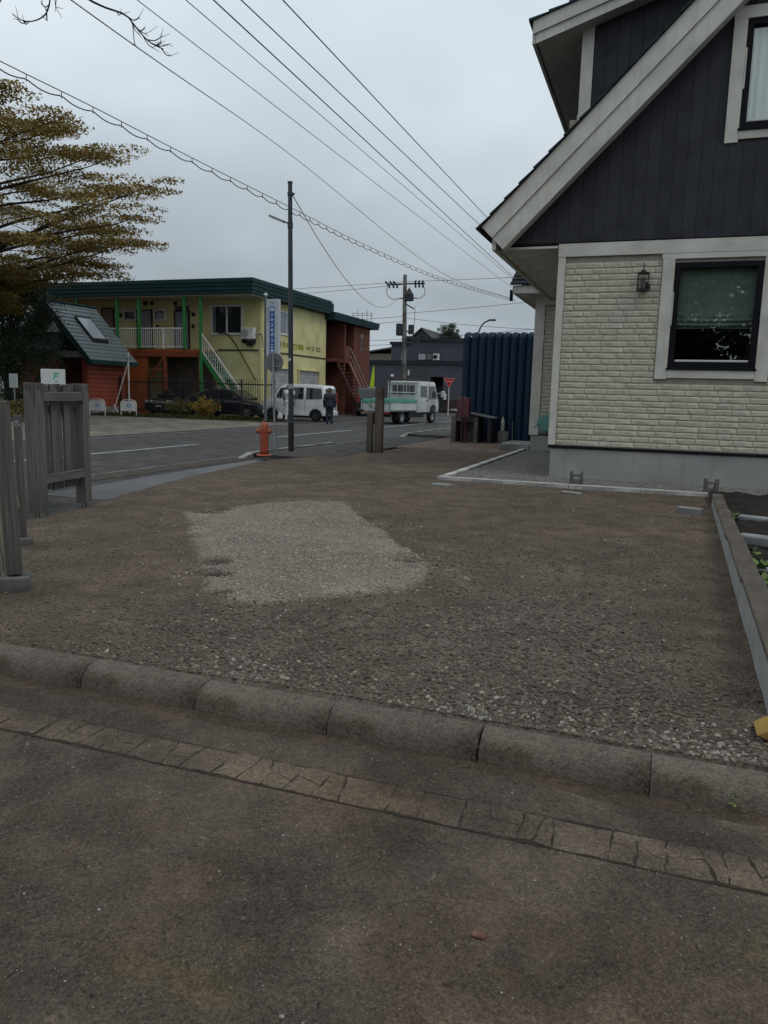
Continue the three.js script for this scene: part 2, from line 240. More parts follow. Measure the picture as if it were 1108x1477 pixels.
function polyDist(poly, x, z) { let ins = false, d = 1e9; for (let i = 0, j = poly.length - 1; i < poly.length; j = i++) { const [ax, az] = poly[i], [bx_, bz] = poly[j]; if ((az > z) !== (bz > z) && x < ((bx_ - ax) * (z - az)) / (bz - az) + ax) ins = !ins; const t = Math.max(0, Math.min(1, ((x - ax) * (bx_ - ax) + (z - az) * (bz - az)) / ((bx_ - ax) ** 2 + (bz - az) ** 2))); d = Math.min(d, Math.hypot(x - ax - t * (bx_ - ax), z - az - t * (bz - az))); } return ins ? d : -d; }
const PIT = [[300, 741, 0.16], [322, 738, 0.12], [312, 813, 0.13], [314, 830, 0.11], [590, 812, 0.11], [322, 857, 0.07]].map(([a, b, r]) => { const p = onY(a, b, 0); return [p.x, p.z, r]; });
function pitK(x, z) { let k = 0; for (const [a, b, r] of PIT) { const n = 0.5 * (fbm(x * 9, z * 9, 2) - 0.5); k = Math.max(k, sm(1.25, 0.55, Math.hypot((x - a) / (r * 1.15), (z - b) / (r * 0.9)) + n)); } return k; }
function pitY(x, z) { return z < -3.7 && z > -10 ? -0.035 * pitK(x, z) : 0; }
const PB = { x0: -3.2, x1: 0, z0: -9.8, z1: -4.2 };
function inPatch(x, z) { if (z > -3.7 || z < -10 || x > 0.5 || x < -6) return 0; const d = polyDist(patchPoly, x, z); return sm(-0.05, 0.06, d + 0.09 * (fbm(x * 4, z * 4, 3) - 0.5) + 0.06 * (fbm(x * 18, z * 18, 2) - 0.5)); }
// where the coarse grey stones lie thick
function stoneK(x, z) {
  const v = -z; let k = 0.03 + 0.42 * sm(0.46, 0.72, fbm(x * 0.9 + 3, z * 0.9 + 8, 4));
  k *= mix(1, 0.55, sm(4.5, 8, v));
  k += 1.0 * sm(1.2, 0.1, Math.hypot((x + 0.45) / 0.95, (v - 4.0) / 1.25));         // heap at the front right
  k += 0.7 * sm(0.35, 0.0, v - 2.9) * sm(-3.0, -2.2, x);                              // rim along the kerb
  k += 0.45 * sm(1.3, 0.4, Math.hypot((x + 1.6) / 1.6, (v - 3.6) / 0.7));
  k *= 1 - 0.75 * sm(0.30, 0.02, Math.abs(x - 0.36)) * sm(3.2, 3.8, v);                // bare earth beside the low wall
  k *= mix(1, 0.35, sm(-2.4, -3.4, x));
  return Math.min(1.3, k);
}
{
  const X0 = -8, X1 = 1, Z0 = -19, Z1 = -2.5;
  const tex = dtex(2048, 2048, (u, v, c, i, j) => {
    const x = mix(X0, X1, u), z = mix(Z0, Z1, v);
    const big = fbm(x * 0.7 + 5, z * 0.7 + 9, 3), mid = fbm(x * 5, z * 5, 3), sp = LAT[(i * 193 + j * 7919 + ((i * j) >> 4)) & 65535], sp2 = vn(u * 900, v * 1500, 256);
    const k = Math.min(1, stoneK(x, z)), pt = inPatch(x, z);
    let b = 0.312 + 0.07 * (big - 0.5) + 0.14 * (mid - 0.5) + 0.14 * (sp - 0.5) + 0.1 * (sp2 - 0.5);
    b += 0.02 * k;
    const br = (1 - k) * 0.9;
    let r = b * (1.055 + 0.05 * br), g = b * (0.98 - 0.012 * br), l = b * (0.885 - 0.06 * br);
    if (pt > 0) {
      let pb = 0.458 + 0.1 * (mid - 0.5) + 0.2 * (sp - 0.5) + 0.14 * (sp2 - 0.5); const dusty = sm(0.5, 0.66, fbm(x * 2.2 + 50, z * 2.2, 3)); pb -= 0.05 * dusty;
      const pk = pitK(x, z); pb = mix(pb, b * 0.78, pk);
      r = mix(r, pb * 1.05, pt); g = mix(g, pb * 0.975, pt); l = mix(l, pb * 0.865, pt);
    }
    c[0] = r; c[1] = g; c[2] = l;
  });
  const bump = dtex(1024, 1024, (u, v, c, i, j) => g3(c, 0.55 * vn(u * 256, v * 256, 256) + 0.35 * vn(u * 128, v * 128, 128) + 0.1 * LAT[(i * 17 + j * 911) & 65535]), false); bump.repeat.set(5, 8);
  const m = new THREE.MeshPhysicalMaterial({ map: tex, bumpMap: bump, bumpScale: 0.006, roughness: 1, specularIntensity: 0.4 });
  const NZ = 330, NX = 170, pos = [], uv = [], idx = [];
  for (let j = 0; j <= NZ; j++) { const z = mix(-2.86, -18.3, j / NZ), a = xl(-z), b = xr(-z); for (let i = 0; i <= NX; i++) { const x = mix(a, b, i / NX); let y = lotY(x, z); if (z > -2.91) y = mix(-0.04, y, Math.min(1, (-2.86 - z) / 0.045)); pos.push(x, y, z); uv.push((x - X0) / (X1 - X0), (z - Z0) / (Z1 - Z0)); } }
  for (let j = 0; j < NZ; j++) for (let i = 0; i < NX; i++) { const a = j * (NX + 1) + i; idx.push(a, a + 1, a + NX + 1, a + 1, a + NX + 2, a + NX + 1); }
  const g = new THREE.BufferGeometry(); g.setAttribute('position', new THREE.Float32BufferAttribute(pos, 3)); g.setAttribute('uv', new THREE.Float32BufferAttribute(uv, 2)); g.setIndex(idx); g.computeVertexNormals();
  const lot = mesh('gravel_lot', g, m, scene); lot.userData.kind = 'structure';
}
// loose stones: grey crushed stone on the lot, pale chippings on the patch
function stoneGeo(seed) { const r = rng(seed), g = mergeVertices((() => { const k = new THREE.IcosahedronGeometry(0.5, 1); k.deleteAttribute('normal'); k.deleteAttribute('uv'); return k; })()), p = g.attributes.position; const a = [r() * 9, r() * 9]; const ax = V(r() - .5, r() - .5, r() - .5).normalize(); for (let i = 0; i < p.count; i++) { const v = V(p.getX(i), p.getY(i), p.getZ(i)); const k = 0.72 + 0.5 * vn(v.x * 3 + a[0] * 5, v.y * 3 + v.z * 2 + a[1] * 5); v.multiplyScalar(k); const d = v.dot(ax); if (d > 0.22) v.addScaledVector(ax, 0.22 - d); v.y *= 0.62; p.setXYZ(i, v.x, v.y, v.z); } return prepFlat(g); }
function prepFlat(g) { const k = g.toNonIndexed(); k.computeVertexNormals(); return k; }
const stoneGeos = [1, 2, 3, 4, 5].map((k) => stoneGeo(k * 31));
function scatter(name, label, n, place, colour, m) {   // place(r) -> [x,y,z,size] or null
  const lists = stoneGeos.map(() => []), r = rng(name.length * 97 + n);
  for (let i = 0; i < n; i++) { const p = place(r); if (!p) continue; lists[Math.floor(r() * lists.length)].push([...p, r() * 6.28, (r() - 0.5) * 0.7, (r() - 0.5) * 0.7, colour(r)]); }
  const grp = new THREE.Group(); grp.name = name; grp.userData = { label, category: 'gravel', kind: 'stuff' }; scene.add(grp);
  const o = new THREE.Object3D();
  lists.forEach((L, k) => { const im = new THREE.InstancedMesh(stoneGeos[k], m, L.length); im.name = 'stones'; im.userData.kind = 'stuff'; im.castShadow = im.receiveShadow = true; L.forEach((s, i) => { o.position.set(s[0], s[1], s[2]); o.rotation.set(s[5], s[4], s[6]); o.scale.set(s[3] * (0.8 + 0.5 * ((i * 37) % 10) / 10), s[3], s[3]); o.updateMatrix(); im.setMatrixAt(i, o.matrix); im.setColorAt(i, s[7]); }); grp.add(im); });
}
const mStone = new THREE.MeshPhysicalMaterial({ color: 0xffffff, roughness: 0.95 });
const greyStone = (r) => { const b = 0.06 + 0.12 * r() * r() + (r() < 0.025 ? 0.15 : 0), w = r(); return lin(b * (1.12 + 0.14 * w), b * (0.96 + 0.02 * w), b * (0.8 - 0.12 * w)); };
const earthStone = (r) => { const b = 0.06 + 0.09 * r() * r(), w = r(); return lin(b * (1.12 + 0.15 * w), b * 0.95, b * (0.78 - 0.12 * w)); };
const paleStone = (r) => { const b = 0.15 + 0.15 * r() + (r() < 0.05 ? 0.12 : 0), w = r(); return lin(b * (1.07 + 0.05 * w), b * 0.97, b * (0.86 - 0.06 * w)); };
scatter('loose_gravel', 'grey crushed stone strewn over the brown earth lot', 75000, (r) => {
  const v = 2.915 + 9 * Math.pow(r(), 1.9), x = mix(-5.6, 0.5, Math.pow(r(), 0.75)); if (x < xl(v) + 0.1 || x > Math.min(0.9, xr(v) - 0.05)) return null; const z = -v;
  if (r() > stoneK(x, z)) return null; if (inPatch(x, z) > 0.6) return null;
  const s = (0.007 + 0.019 * Math.pow(r(), 2.2)) * (r() < 0.04 ? 1.5 : 1); return [x, lotY(x, z) + s * 0.12, z, s];
}, greyStone, mStone);
scatter('earth_grit', 'fine brown grit lying over the whole lot', 85000, (r) => {
  const v = 2.92 + 14 * Math.pow(r(), 1.5), x = mix(-7.2, 0.54, r()); if (x < xl(v) + 0.05 || x > xr(v) - 0.03) return null; const z = -v; if (inPatch(x, z) > 0.5) return null;
  const s = 0.006 + 0.012 * r() * r(); return [x, lotY(x, z) + s * 0.1, z, s];
}, earthStone, mStone);
scatter('pale_chippings', 'pale grey stone chippings filling the four sided patch', 62000, (r) => {
  const x = mix(-4.9, -0.8, r()), z = mix(-9.6, -3.8, r()); const k = inPatch(x, z) + (x > -5 && r() < 0.14 ? 0.5 * sm(-0.55, 0, polyDist(patchPoly, x, z)) : 0); if (r() > k * (1 - 0.85 * pitK(x, z)) * (0.45 + 0.8 * sm(0.4, 0.6, fbm(x * 2.2 + 50, z * 2.2, 3)))) return null;
  const s = 0.008 + 0.016 * r() * r(); return [x, lotY(x, z) + s * 0.12, z, s];
}, paleStone, mStone);
scatter('asphalt_grit', 'tiny pale stones lying loose on the lane asphalt', 7000, (r) => { const x = mix(-3, 1.4, r()), z = mix(-2.66, -0.9, r()); if (z < -2.27 && z > -2.47) return null; const s = 0.002 + 0.004 * Math.pow(r(), 3) + (r() < 0.012 ? 0.007 : 0); return [x, YA + s * 0.1, z, s]; }, (r) => { const b = 0.1 + 0.28 * r() * r(); return lin(b, b * 0.97, b * 0.9); }, mStone);
scatter('kerb_pebbles', 'pale rounded pebbles gathered along the back of the kerb', 900, (r) => { const x = mix(-1.9, 0.9, r()), v = 2.917 + 0.3 * Math.pow(r(), 1.6); if (r() > 0.15 + 0.85 * sm(0.45, 0.6, fbm(x * 3 + 20, v, 3))) return null; const s = 0.012 + 0.018 * r() * r(); return [x, lotY(x, -v) + s * 0.18, -v, s]; }, (r) => { const b = 0.14 + 0.2 * r(); return lin(b * 1.05, b * 0.98, b * 0.87); }, mStone);
// --- main road running away beside the lot
struct('sidewalk_apron', [polySheet([[-8.3, -3], [-5.4, -3], [-5.4, -14.4], [-6.0, -18], [-6.0, -26], [-8.3, -26]], YR + 0.016)], mWalk);
struct('worn_walkway', polySheet([[-7.3, -7.6], [-6.3, -7.6], [-6.75, -10.3], [-7.15, -13.2], [-7.6, -13.9], [-7.5, -10.5]], YR + 0.021), mWalkWet);
struct('verge_dirt', sheet(-8.28, -7.75, -3, -14.0, YR + 0.022), mDirt);
struct('road', sheet(-14.9, -8.25, 20, -49, YR), mRoad);
struct('cross_street', sheet(-60, 40, -49, -61, YR + 0.004), mRoad);
{ const r = rng(9); const strips = [];
  for (let z = 0; z > -47; z -= 2.4) strips.push(bx(-8.42 + (r() - 0.5) * 0.02, -8.32, YR + 0.003, YR + 0.006, z, z - 2.33 + r() * 0.2));
  struct('edge_marking', strips, mPaintWorn);
  const far = []; for (let z = 2; z > -46; z -= 3) far.push(bx(-14.42, -14.32, YR + 0.003, YR + 0.006, z, z - 2.9 + r() * 0.2)); struct('edge_marking', far, mPaintWorn);
  const c = []; for (const [a, b] of [[-4, -8], [-9.6, -13], [-13.0, -16.9], [-21.2, -27.4], [-30.4, -37], [-40, -46]]) c.push(bx(-11.12, -11.0, YR + 0.003, YR + 0.006, a, b)); struct('centre_marking', c, mPaint);
  struct('stop_line', [bx(-14.3, -11.3, YR + 0.003, YR + 0.006, -47.2, -47.6), bx(-10.6, -9.4, YR + 0.003, YR + 0.006, -42, -42.14)], mPaint);
}
struct('far_forecourt', polySheet([[-14.9, 18], [-60, 18], [-60, -31.2], [-15.6, -31.0], [-14.9, -29.5]], YR + 0.010), mForecourt);
struct('side_driveway', polySheet([[-14.9, -29.4], [-15.6, -30.9], [-17.9, -31.1], [-17.9, -38], [-24, -38], [-24, -60], [-14.9, -49]], YR + 0.006), mat(lin(0.07, 0.068, 0.068), { t: 'grain', s: 0.4, r: 0.9 }));
struct('grass_verge', polySheet([[-60, -31.1], [-18.3, -31.05], [-16.6, -31.3], [-16.9, -32.9], [-18.2, -33.6], [-60, -33.8]], YR + 0.04), mGrassGround);
struct('car_park', polySheet([[-60, -33.7], [-17.9, -33.7], [-17.9, -46], [-60, -46]], YR + 0.014), mat(lin(0.08, 0.078, 0.074), { t: 'grain', s: 0.3, r: 1 }));
function island(z0, z1) { // raised pavement with its kerb
  const s = sgroup('pavement'); obj('paving', slab([[-7.95, z0 - 0.5], [-6.2, z0 - 0.1], [-6.2, z1], [-7.95, z1]], YR, 0.012), mat(lin(0.085, 0.08, 0.075), { t: 'grain', s: 0.5, r: 0.95 }), s);
  const g0 = bx(-8.1, -7.95, YR - 0.02, 0.035, -0.3, 0.3); const m0 = prep(g0); let z = z0 - 0.85; let i = 0;
  for (; z > z1; z -= 0.61) { const m = mesh('kerb_block', m0, i++ % 2 ? mConcDark : mConc, s); m.position.z = z; }
  obj('kerb_end', (() => { const g = ext([[0, YR], [0.55, YR], [0.55, 0.035]], 0.15); g.rotateY(Math.PI / 2); g.translate(-8.1, 0, z0 + 0.02); return g; })(), mConc, s);
}
island(-13.7, -18.4); island(-24.2, -48);
{ // brick-paved entrance between the lot and the blue shed
  const s = sgroup('brick_paving'); const r = rng(4); obj('paving_bed', polySheet([[-6.3, -18.2], [-3.1, -18.2], [-3.1, -22.3], [-6.3, -24]], -0.012), mat(lin(0.1, 0.075, 0.06), { t: 'grain', s: 1, r: 1 }), s);
  const ms = [[.25, .17, .13], [.28, .2, .155], [.22, .155, .125], [.27, .22, .18]].map((c) => mat(lin(...c), { t: 'grain', s: 1.5, r: 0.95 })); const gs = ms.map((m, k) => []);
  for (let a = 0; a < 30; a++) for (let b = 0; b < 52; b++) { const x = -6.28 + a * 0.106, z = -18.25 - b * 0.106; if (z < -22.2 + (-3.1 - x) * -0.5) continue; gs[Math.floor(r() * 4)].push(bx(x, x + 0.1, -0.03, 0.004 + r() * 0.004, z, z - 0.1)); }
  gs.forEach((g, k) => { const o = obj('pavers', g, ms[k], s); o.userData.kind = 'stuff'; });
}
// --- stone apron round the house with its concrete edging
const mEdging = mat(lin(0.55, 0.545, 0.51), { t: 'conc', s: 1.2, r: 0.9 });
struct('house_apron', [polySheet([[-3.12, -11.55], [7, -11.55], [7, -12.9], [-1.6, -12.9], [-1.6, -20.3], [-3.12, -20.3]], 0.03)], mat(lin(0.20, 0.195, 0.17), { t: 'grain', s: 1.1, r: 1, b: 'grain', bs: 2, bh: 0.012 }));
{ const s = sgroup('apron_edging'); for (let i = 0; i < 8; i++) obj('edging_stone', rb(-3.2 + i * 1.0, -3.2 + i * 1.0 + 0.993, -0.06, 0.065, -11.47, -11.58, 0.008), mEdging, s); for (let i = 0; i < 8; i++) obj('edging_stone', rb(-3.2, -3.085, -0.06, 0.065, -11.59 - i * 1.0, -11.59 - i * 1.0 - 0.993, 0.008), mEdging, s); }
scatter('apron_chippings', 'fine grey chippings along the foot of the house', 9000, (r) => { const a = r() < 0.6; const x = a ? mix(-3.05, 2.2, r()) : mix(-3.05, -1.75, r()), z = a ? mix(-11.62, -12.78, r()) : mix(-12.7, -18.5, r()); const s = 0.01 + 0.018 * r() * r(); return [x, 0.032, z, s]; }, (r) => { const b = 0.13 + 0.16 * r(); return lin(b, b * 0.985, b * 0.9); }, mStone);
// --- low wall and soil bed on the right
{
  const w = thing('low_concrete_wall', 'low grey concrete retaining wall edging the dark soil bed', 'wall', [0, 0, 0]);
  const mw = mat(lin(0.35, 0.35, 0.33), { t: 'weather', s: 0.9, r: 0.9, b: 'grain', bs: 2, bh: 0.003 }), mc = mat(lin(0.125, 0.105, 0.085), { t: 'conc', s: 1.2, r: 0.95, b: 'grain', bs: 2, bh: 0.006 });
  const q = (v) => mix(0.515, 0.71, (v - 3.4) / 8), ht = (v) => mix(0.265, 0.17, (v - 3.4) / 7);
  const seg = [[3.4, 5.2], [5.21, 7.0], [7.01, 8.8], [8.81, 10.5]];
  for (const [a, b] of seg) { obj('wall_panel', slab([[q(a), -a], [q(b), -b], [q(b) + 0.1, -b], [q(a) + 0.1, -a]], -0.1, ht(b) - 0.031, 0.004), mw, w); obj('coping', slab([[q(a) - 0.006, -a], [q(b) - 0.006, -b], [q(b) + 0.106, -b], [q(a) + 0.106, -a]], ht(b) - 0.03, ht(b), 0.008), mc, w); }
  const soil = new THREE.PlaneGeometry(6, 8.1, 120, 160); soil.rotateX(-Math.PI / 2); soil.translate(3.68, 0.09, -7.4); { const p = soil.attributes.position; for (let i = 0; i < p.count; i++) p.setY(i, p.getY(i) + 0.09 * (fbm(p.getX(i) * 2.2, p.getZ(i) * 2.2, 4) - 0.5) + 0.035 * (fbm(p.getX(i) * 14, p.getZ(i) * 14, 2) - 0.5)); soil.computeVertexNormals(); }
  struct('soil_bed', soil, mat(lin(0.028, 0.022, 0.018), { t: 'grain', s: 1, r: 1, b: 'grain', bs: 1.5, bh: 0.02 }));
}
// ================================================================ THE HOUSE ON THE RIGHT
const HZ = -12.82;                                     // gable wall
const mTrim = mat(lin(0.65, 0.64, 0.575), { t: 'weather', s: 0.8, r: 0.7 });
const mTrimB = mTrim;
const mNavy = [0, 1, 2].map((k) => mat(lin(0.045 + 0.003 * k, 0.047 + 0.003 * k, 0.055 + 0.003 * k), { t: 'plain', s: 0.8, r: 0.75, sp: 0.25, b: 'wood', bs: 2, bsv: 0.5, bh: 0.002 }));
const mFrame = mat(lin(0.008, 0.008, 0.012), { r: 0.6, sp: 0.2 });
const mSoffit = mTrim;
const mRoof = [0, 1, 2].map((k) => mat(lin(0.022 + 0.006 * k, 0.03 + 0.007 * k, 0.042 + 0.008 * k), { t: 'grain', s: 1.5, r: 0.75 }));
const mGlass = new THREE.MeshPhysicalMaterial({ color: 0xf4f8f6, roughness: 0.0, transmission: 1, thickness: 0, ior: 2.0 });
const mBrick = [0, 1, 2, 3].map((k) => mat(lin(0.655 - 0.012 * k, 0.615 - 0.012 * k, 0.505 - 0.014 * k), { t: 'weather', s: 0.7, r: 0.9, b: 'rock', bs: 2.5, bh: 0.004 }));
const mJoint = mat(lin(0.34, 0.315, 0.255), { t: 'plain', s: 2, r: 0.95 });
const mFound = mat(lin(0.36, 0.355, 0.345), { t: 'weather', s: 0.45, r: 0.92, b: 'grain', bs: 1, bh: 0.002 });
const ROW = 0.0925;
function rockBrick(len, seed, h = ROW - 0.009) {       // rock-faced brick, sides chamfered, front chipped
  const nx = 7, ny = 4, pos = [], idx = [], r = rng(seed), ox = r() * 40;
  for (let j = 0; j < ny; j++) for (let i = 0; i < nx; i++) {
    const ex = i === 0 || i === nx - 1, ey = j === 0 || j === ny - 1;
    const xs = [0, 0.012, len * 0.28, len * 0.5, len * 0.74, len - 0.012, len], ys = [0, 0.012, h - 0.016, h];
    const rough = 0.008 + 0.008 * vn(ox + xs[i] * 18, j * 2.3 + ox) - (j === 1 ? 0.004 * r() : 0);
    pos.push(xs[i] + (ex ? 0 : (r() - 0.5) * 0.02 * (i > 1 && i < 5 ? 1 : 0.2)), ys[j] + (ex || ey ? 0 : (r() - 0.5) * 0.012), ex || ey ? 0.001 : rough);
  }
  for (let j = 0; j < ny - 1; j++) for (let i = 0; i < nx - 1; i++) { const a = j * nx + i; idx.push(a, a + 1, a + nx, a + 1, a + nx + 1, a + nx); }
  const g = new THREE.BufferGeometry(); g.setAttribute('position', new THREE.Float32BufferAttribute(pos, 3)); g.setIndex(idx); g.computeVertexNormals(); return prep(toCreasedNormals(g, 0.5));
}
const BL = [0.2, 0.27, 0.34, 0.41]; const brickLib = BL.map((l, i) => [0, 1, 2, 3].map((k) => rockBrick(l - 0.009, 100 + i * 10 + k)));
function brickWall(parent, x0, x1, y0, y1, z, single, hole, seed, yaw) {   // single(x): brick as its own mesh, else joined
  const r = rng(seed), rest = [[], [], [], []]; let n = 0;
  for (let row = 0; y0 + (row + 1) * ROW <= y1 + 0.01; row++) {
    let x = x0 - r() * 0.2; const y = y0 + row * ROW;
    while (x < x1 - 0.03) {
      const k = Math.floor(r() * 4); let l = BL[k], g = brickLib[k][Math.floor(r() * 4)]; let a = Math.max(x, x0), b = Math.min(x + l, x1); const m = Math.floor(r() * 4); const xx = x; x += l;
      if (b - a < 0.03) continue;
      const spans = [];
      if (hole && y + ROW > hole[2] + 0.02 && y < hole[3] - 0.02 && b > hole[0] && a < hole[1]) { if (a < hole[0] - 0.03) spans.push([a, hole[0]]); if (b > hole[1] + 0.03) spans.push([hole[1], b]); } else spans.push([a, b]);
      for (const [p, q] of spans) {
        const s = (q - p - 0.004) / (l - 0.009);
        if (single && single(p)) { const o = mesh('brick', g, mBrick[m], parent); o.position.set(p + 0.002, y, z); o.scale.set(s, 1, 1); n++; }
        else { const c = g.clone(); c.scale(s, 1, 1); c.translate(p + 0.002, y, 0); if (yaw) c.rotateY(yaw); rest[m].push(c); }
      }
    }
  }
  rest.forEach((L, m) => { if (!L.length) return; const o = mesh('brick_field', mergeGeometries(L), mBrick[m], parent); o.userData.kind = 'stuff'; if (yaw) o.position.set(single === null ? z : 0, 0, 0); else o.position.z = z; });
  return n;
}
const house = thing('gabled_house', 'two storey house with cream brick siding, dark navy gable and pale trim', 'house');
{
  const H = house, XR = 5.5, XL = -1.69, ZB = -21.0, w0 = 0.03, w1 = 1.255, wy0 = 1.8, wy1 = 3.38, RX = 1.905;
  // roof line of the wall: 45 degrees from (-2.42, 3.71)
  const rl = (x) => x < RX ? 3.72 + (x + 2.6) : 3.72 + (2 * RX - x + 2.6);
  // walls (hollow, with the openings left out)
  const u0 = 0.745, u1 = 2.2, uy0 = 5.2, uy1 = 6.68;
  obj('wall', [bx(XL, w0, 0.5, 3.715, HZ, HZ - 0.15), bx(w1, XR, 0.5, 3.715, HZ, HZ - 0.15), bx(w0, w1, 0.5, wy0, HZ, HZ - 0.15), bx(w0, w1, wy1, 3.715, HZ, HZ - 0.15), bx(XL, XL + 0.15, 0.5, 5.6, HZ - 0.151, ZB), bx(XR - 0.15, XR, 0.5, 3.7, HZ - 0.151, ZB), bx(XL, XR, 0.5, 3.7, ZB, ZB + 0.15)], mJoint, H);
  obj('floor_slab', [bx(XL + 0.16, XR - 0.16, 0.45, 0.6, HZ - 0.16, ZB + 0.16), bx(XL + 0.16, XR - 0.16, 3.5, 3.69, HZ - 0.16, ZB + 0.16)], mSoffit, H);
  obj('room_wall', [bx(-1.5, 3.0, 0.61, 3.49, -15.6, -15.7), bx(-0.9, -0.8, 0.61, 3.49, HZ - 0.16, -15.59), bx(2.4, 2.5, 0.61, 3.49, HZ - 0.16, -15.59)], mat(lin(0.2, 0.19, 0.17), { r: 0.9 }), H);
  // gable wall behind the boards, opening for the upper window
  const gs = [[-2.5, 3.72], [XR + 0.8, 3.72], [RX, rl(RX) - 0.1]];
  const gg = ext(gs, 0.12, 0, [[[u0, uy0], [u1, uy0], [u1, uy1], [u0, uy1]]]); gg.translate(0, 0, HZ - 0.12); obj('gable_wall', gg, mNavy[0], H);
  // boards
  const bw = 0.186;
  for (let i = 0; ; i++) {
    const a = -2.52 + i * bw, b = a + bw - 0.009; if (a > XR + 0.5) break; const ya = Math.max(3.74, rl(a)), yb = Math.max(3.74, rl(b)); if (ya <= 3.75 && yb <= 3.75) continue;
    const top = a < RX && b > RX ? [[b, rl(b)], [RX, rl(RX)], [a, rl(a)]] : [[b, yb], [a, ya]];
    const put = (pts) => { const g = ext(pts, 0.012, 0.003); g.translate(0, 0, HZ + 0.003); obj('gable_board', g, mNavy[i % 3], H); };
    if (b > u0 - 0.17 && a < u1 + 0.17) { put([[a, 3.74], [b, 3.74], [b, uy0 - 0.16], [a, uy0 - 0.16]]); if (rl(a) > uy1 + 0.3) put([[a, uy1 + 0.16], [b, uy1 + 0.16], [b, Math.max(uy1 + 0.17, rl(b))], [a, Math.max(uy1 + 0.17, rl(a))]]); }
    else put([[a, 3.74], [b, 3.74], ...top]);
  }
  // bricks on the front, left side and base
  const n = brickWall(H, -1.60, XR - 0.1, 0.56, 3.51, HZ + 0.001, (x) => x < 1.95, [-0.155, 1.44, 1.645, 3.6], 12);
  brickWall(H, 0, 8.1, 0.56, 3.51, XL - 0.002, null, null, 13, -Math.PI / 2);
  { // the side field stands along -z: shift it to start at the corner
    H.children.filter((o) => o.name === 'brick_field' && Math.abs(o.position.x - (XL - 0.002)) < 1e-6).forEach((o) => { o.position.z = ZB + 0.05; });
  }
  obj('foundation', [bx(XL + 0.02, XR - 0.02, -0.15, 0.5, HZ + 0.01, HZ - 0.13), bx(XL + 0.02, XL + 0.14, -0.15, 0.5, HZ - 0.131, ZB)], mFound, H);
  obj('base_flashing', [bx(XL - 0.02, XR, 0.515, 0.552, HZ - 0.05, HZ + 0.035), bx(XL - 0.035, XL - 0.001, 0.515, 0.552, HZ - 0.051, ZB)], mFrame, H);
  // trims
  obj('corner_trim', [rb(XL - 0.025, -1.60, 0.56, 3.51, HZ - 0.1, HZ + 0.036, 0.004)], mTrim, H);
  obj('band_trim', [rb(XL - 0.03, XR, 3.515, 3.712, HZ - 0.05, HZ + 0.04, 0.004)], mTrim, H, true);
  const wt = (a, b, c, d, z1 = 0.038) => rb(a, b, c, d, HZ - 0.02, HZ + z1, 0.004);
  obj('window_trim', wt(-0.15, w0 - 0.005, 1.645, 3.43), mTrim, H); obj('window_trim', wt(w1 + 0.005, 1.435, 1.63, 3.43), mTrim, H); obj('window_trim', wt(-0.165, 1.45, 3.432, 3.512), mTrim, H, true); obj('window_trim', wt(w0 - 0.002, w1 + 0.002, 1.665, 1.795, 0.034), mTrim, H, true);
  obj('window_trim', wt(u0 - 0.185, u0 - 0.005, 5.03, 6.83), mTrim, H); obj('window_trim', wt(u0 - 0.002, u1, 5.075, 5.195, 0.034), mTrim, H, true); obj('window_trim', wt(u0 - 0.19, u1 + 0.19, uy1 + 0.005, 6.85, 0.041), mTrim, H, true); obj('window_trim', wt(u1 + 0.005, u1 + 0.185, 5.03, uy1), mTrim, H);
  // windows
  const win = (x0, x1, y0, y1, blind) => {
    const f = 0.085, w = obj('window', [rb(x0, x0 + f, y0, y1, HZ - 0.1, HZ + 0.025, 0.006), rb(x1 - f, x1, y0, y1, HZ - 0.1, HZ + 0.025, 0.006), rb(x0 + f, x1 - f, y1 - f, y1, HZ - 0.1, HZ + 0.022, 0.006), rb(x0 + f, x1 - f, y0, y0 + f * 1.25, HZ - 0.1, HZ + 0.022, 0.006), rb(x0 - 0.02, x1 + 0.02, y0 - 0.012, y0 + 0.02, HZ - 0.05, HZ + 0.06, 0.005)], mFrame, H);
    obj('pane', bx(x0 + f - 0.01, x1 - f + 0.01, y0 + f, y1 - f + 0.01, HZ - 0.045, HZ - 0.05), mGlass, w);
    obj('sash_rail', rb(x0 + f + 0.01, x1 - f - 0.01, y0 + f * 1.3, y0 + f * 1.3 + 0.032, HZ - 0.02, HZ + 0.006, 0.008), mat(lin(0.5, 0.5, 0.52), { r: 0.4 }), w);
    blind(w);
  };
  const mBlind = mat(lin(0.26, 0.31, 0.275), { t: 'plain', s: 2, r: 0.95, two: true });
  win(w0, w1, wy0, wy1, (w) => { // roman blind drawn half way, its folds gathered at the hem
    const g = new THREE.PlaneGeometry(1.14, 0.98, 30, 60), p = g.attributes.position; for (let i = 0; i < p.count; i++) { const y = p.getY(i), x = p.getX(i); const hem = sm(-0.26, -0.46, y); p.setZ(i, 0.03 * hem * Math.sin((y + 0.02 * Math.cos(x * 2.6)) * 85) + 0.004 * Math.sin(x * 9)); p.setY(i, y + 0.012 * Math.cos(x * 2.7) * hem); } g.translate(0.642, 2.90, HZ - 0.13); g.computeVertexNormals(); obj('blind', g, mBlind, w);
  });
  win(u0, u1, uy0, uy1, (w) => { const g = new THREE.PlaneGeometry(1.4, 1.48, 160, 4), p = g.attributes.position; for (let i = 0; i < p.count; i++) { const x = p.getX(i); p.setZ(i, 0.022 * Math.sin(x * 62 + 2 * Math.sin(x * 9))); } g.translate(1.47, 5.94, HZ - 0.14); g.computeVertexNormals(); obj('curtain', g, mat(lin(0.66, 0.70, 0.69), { r: 0.95, two: true }), w); });
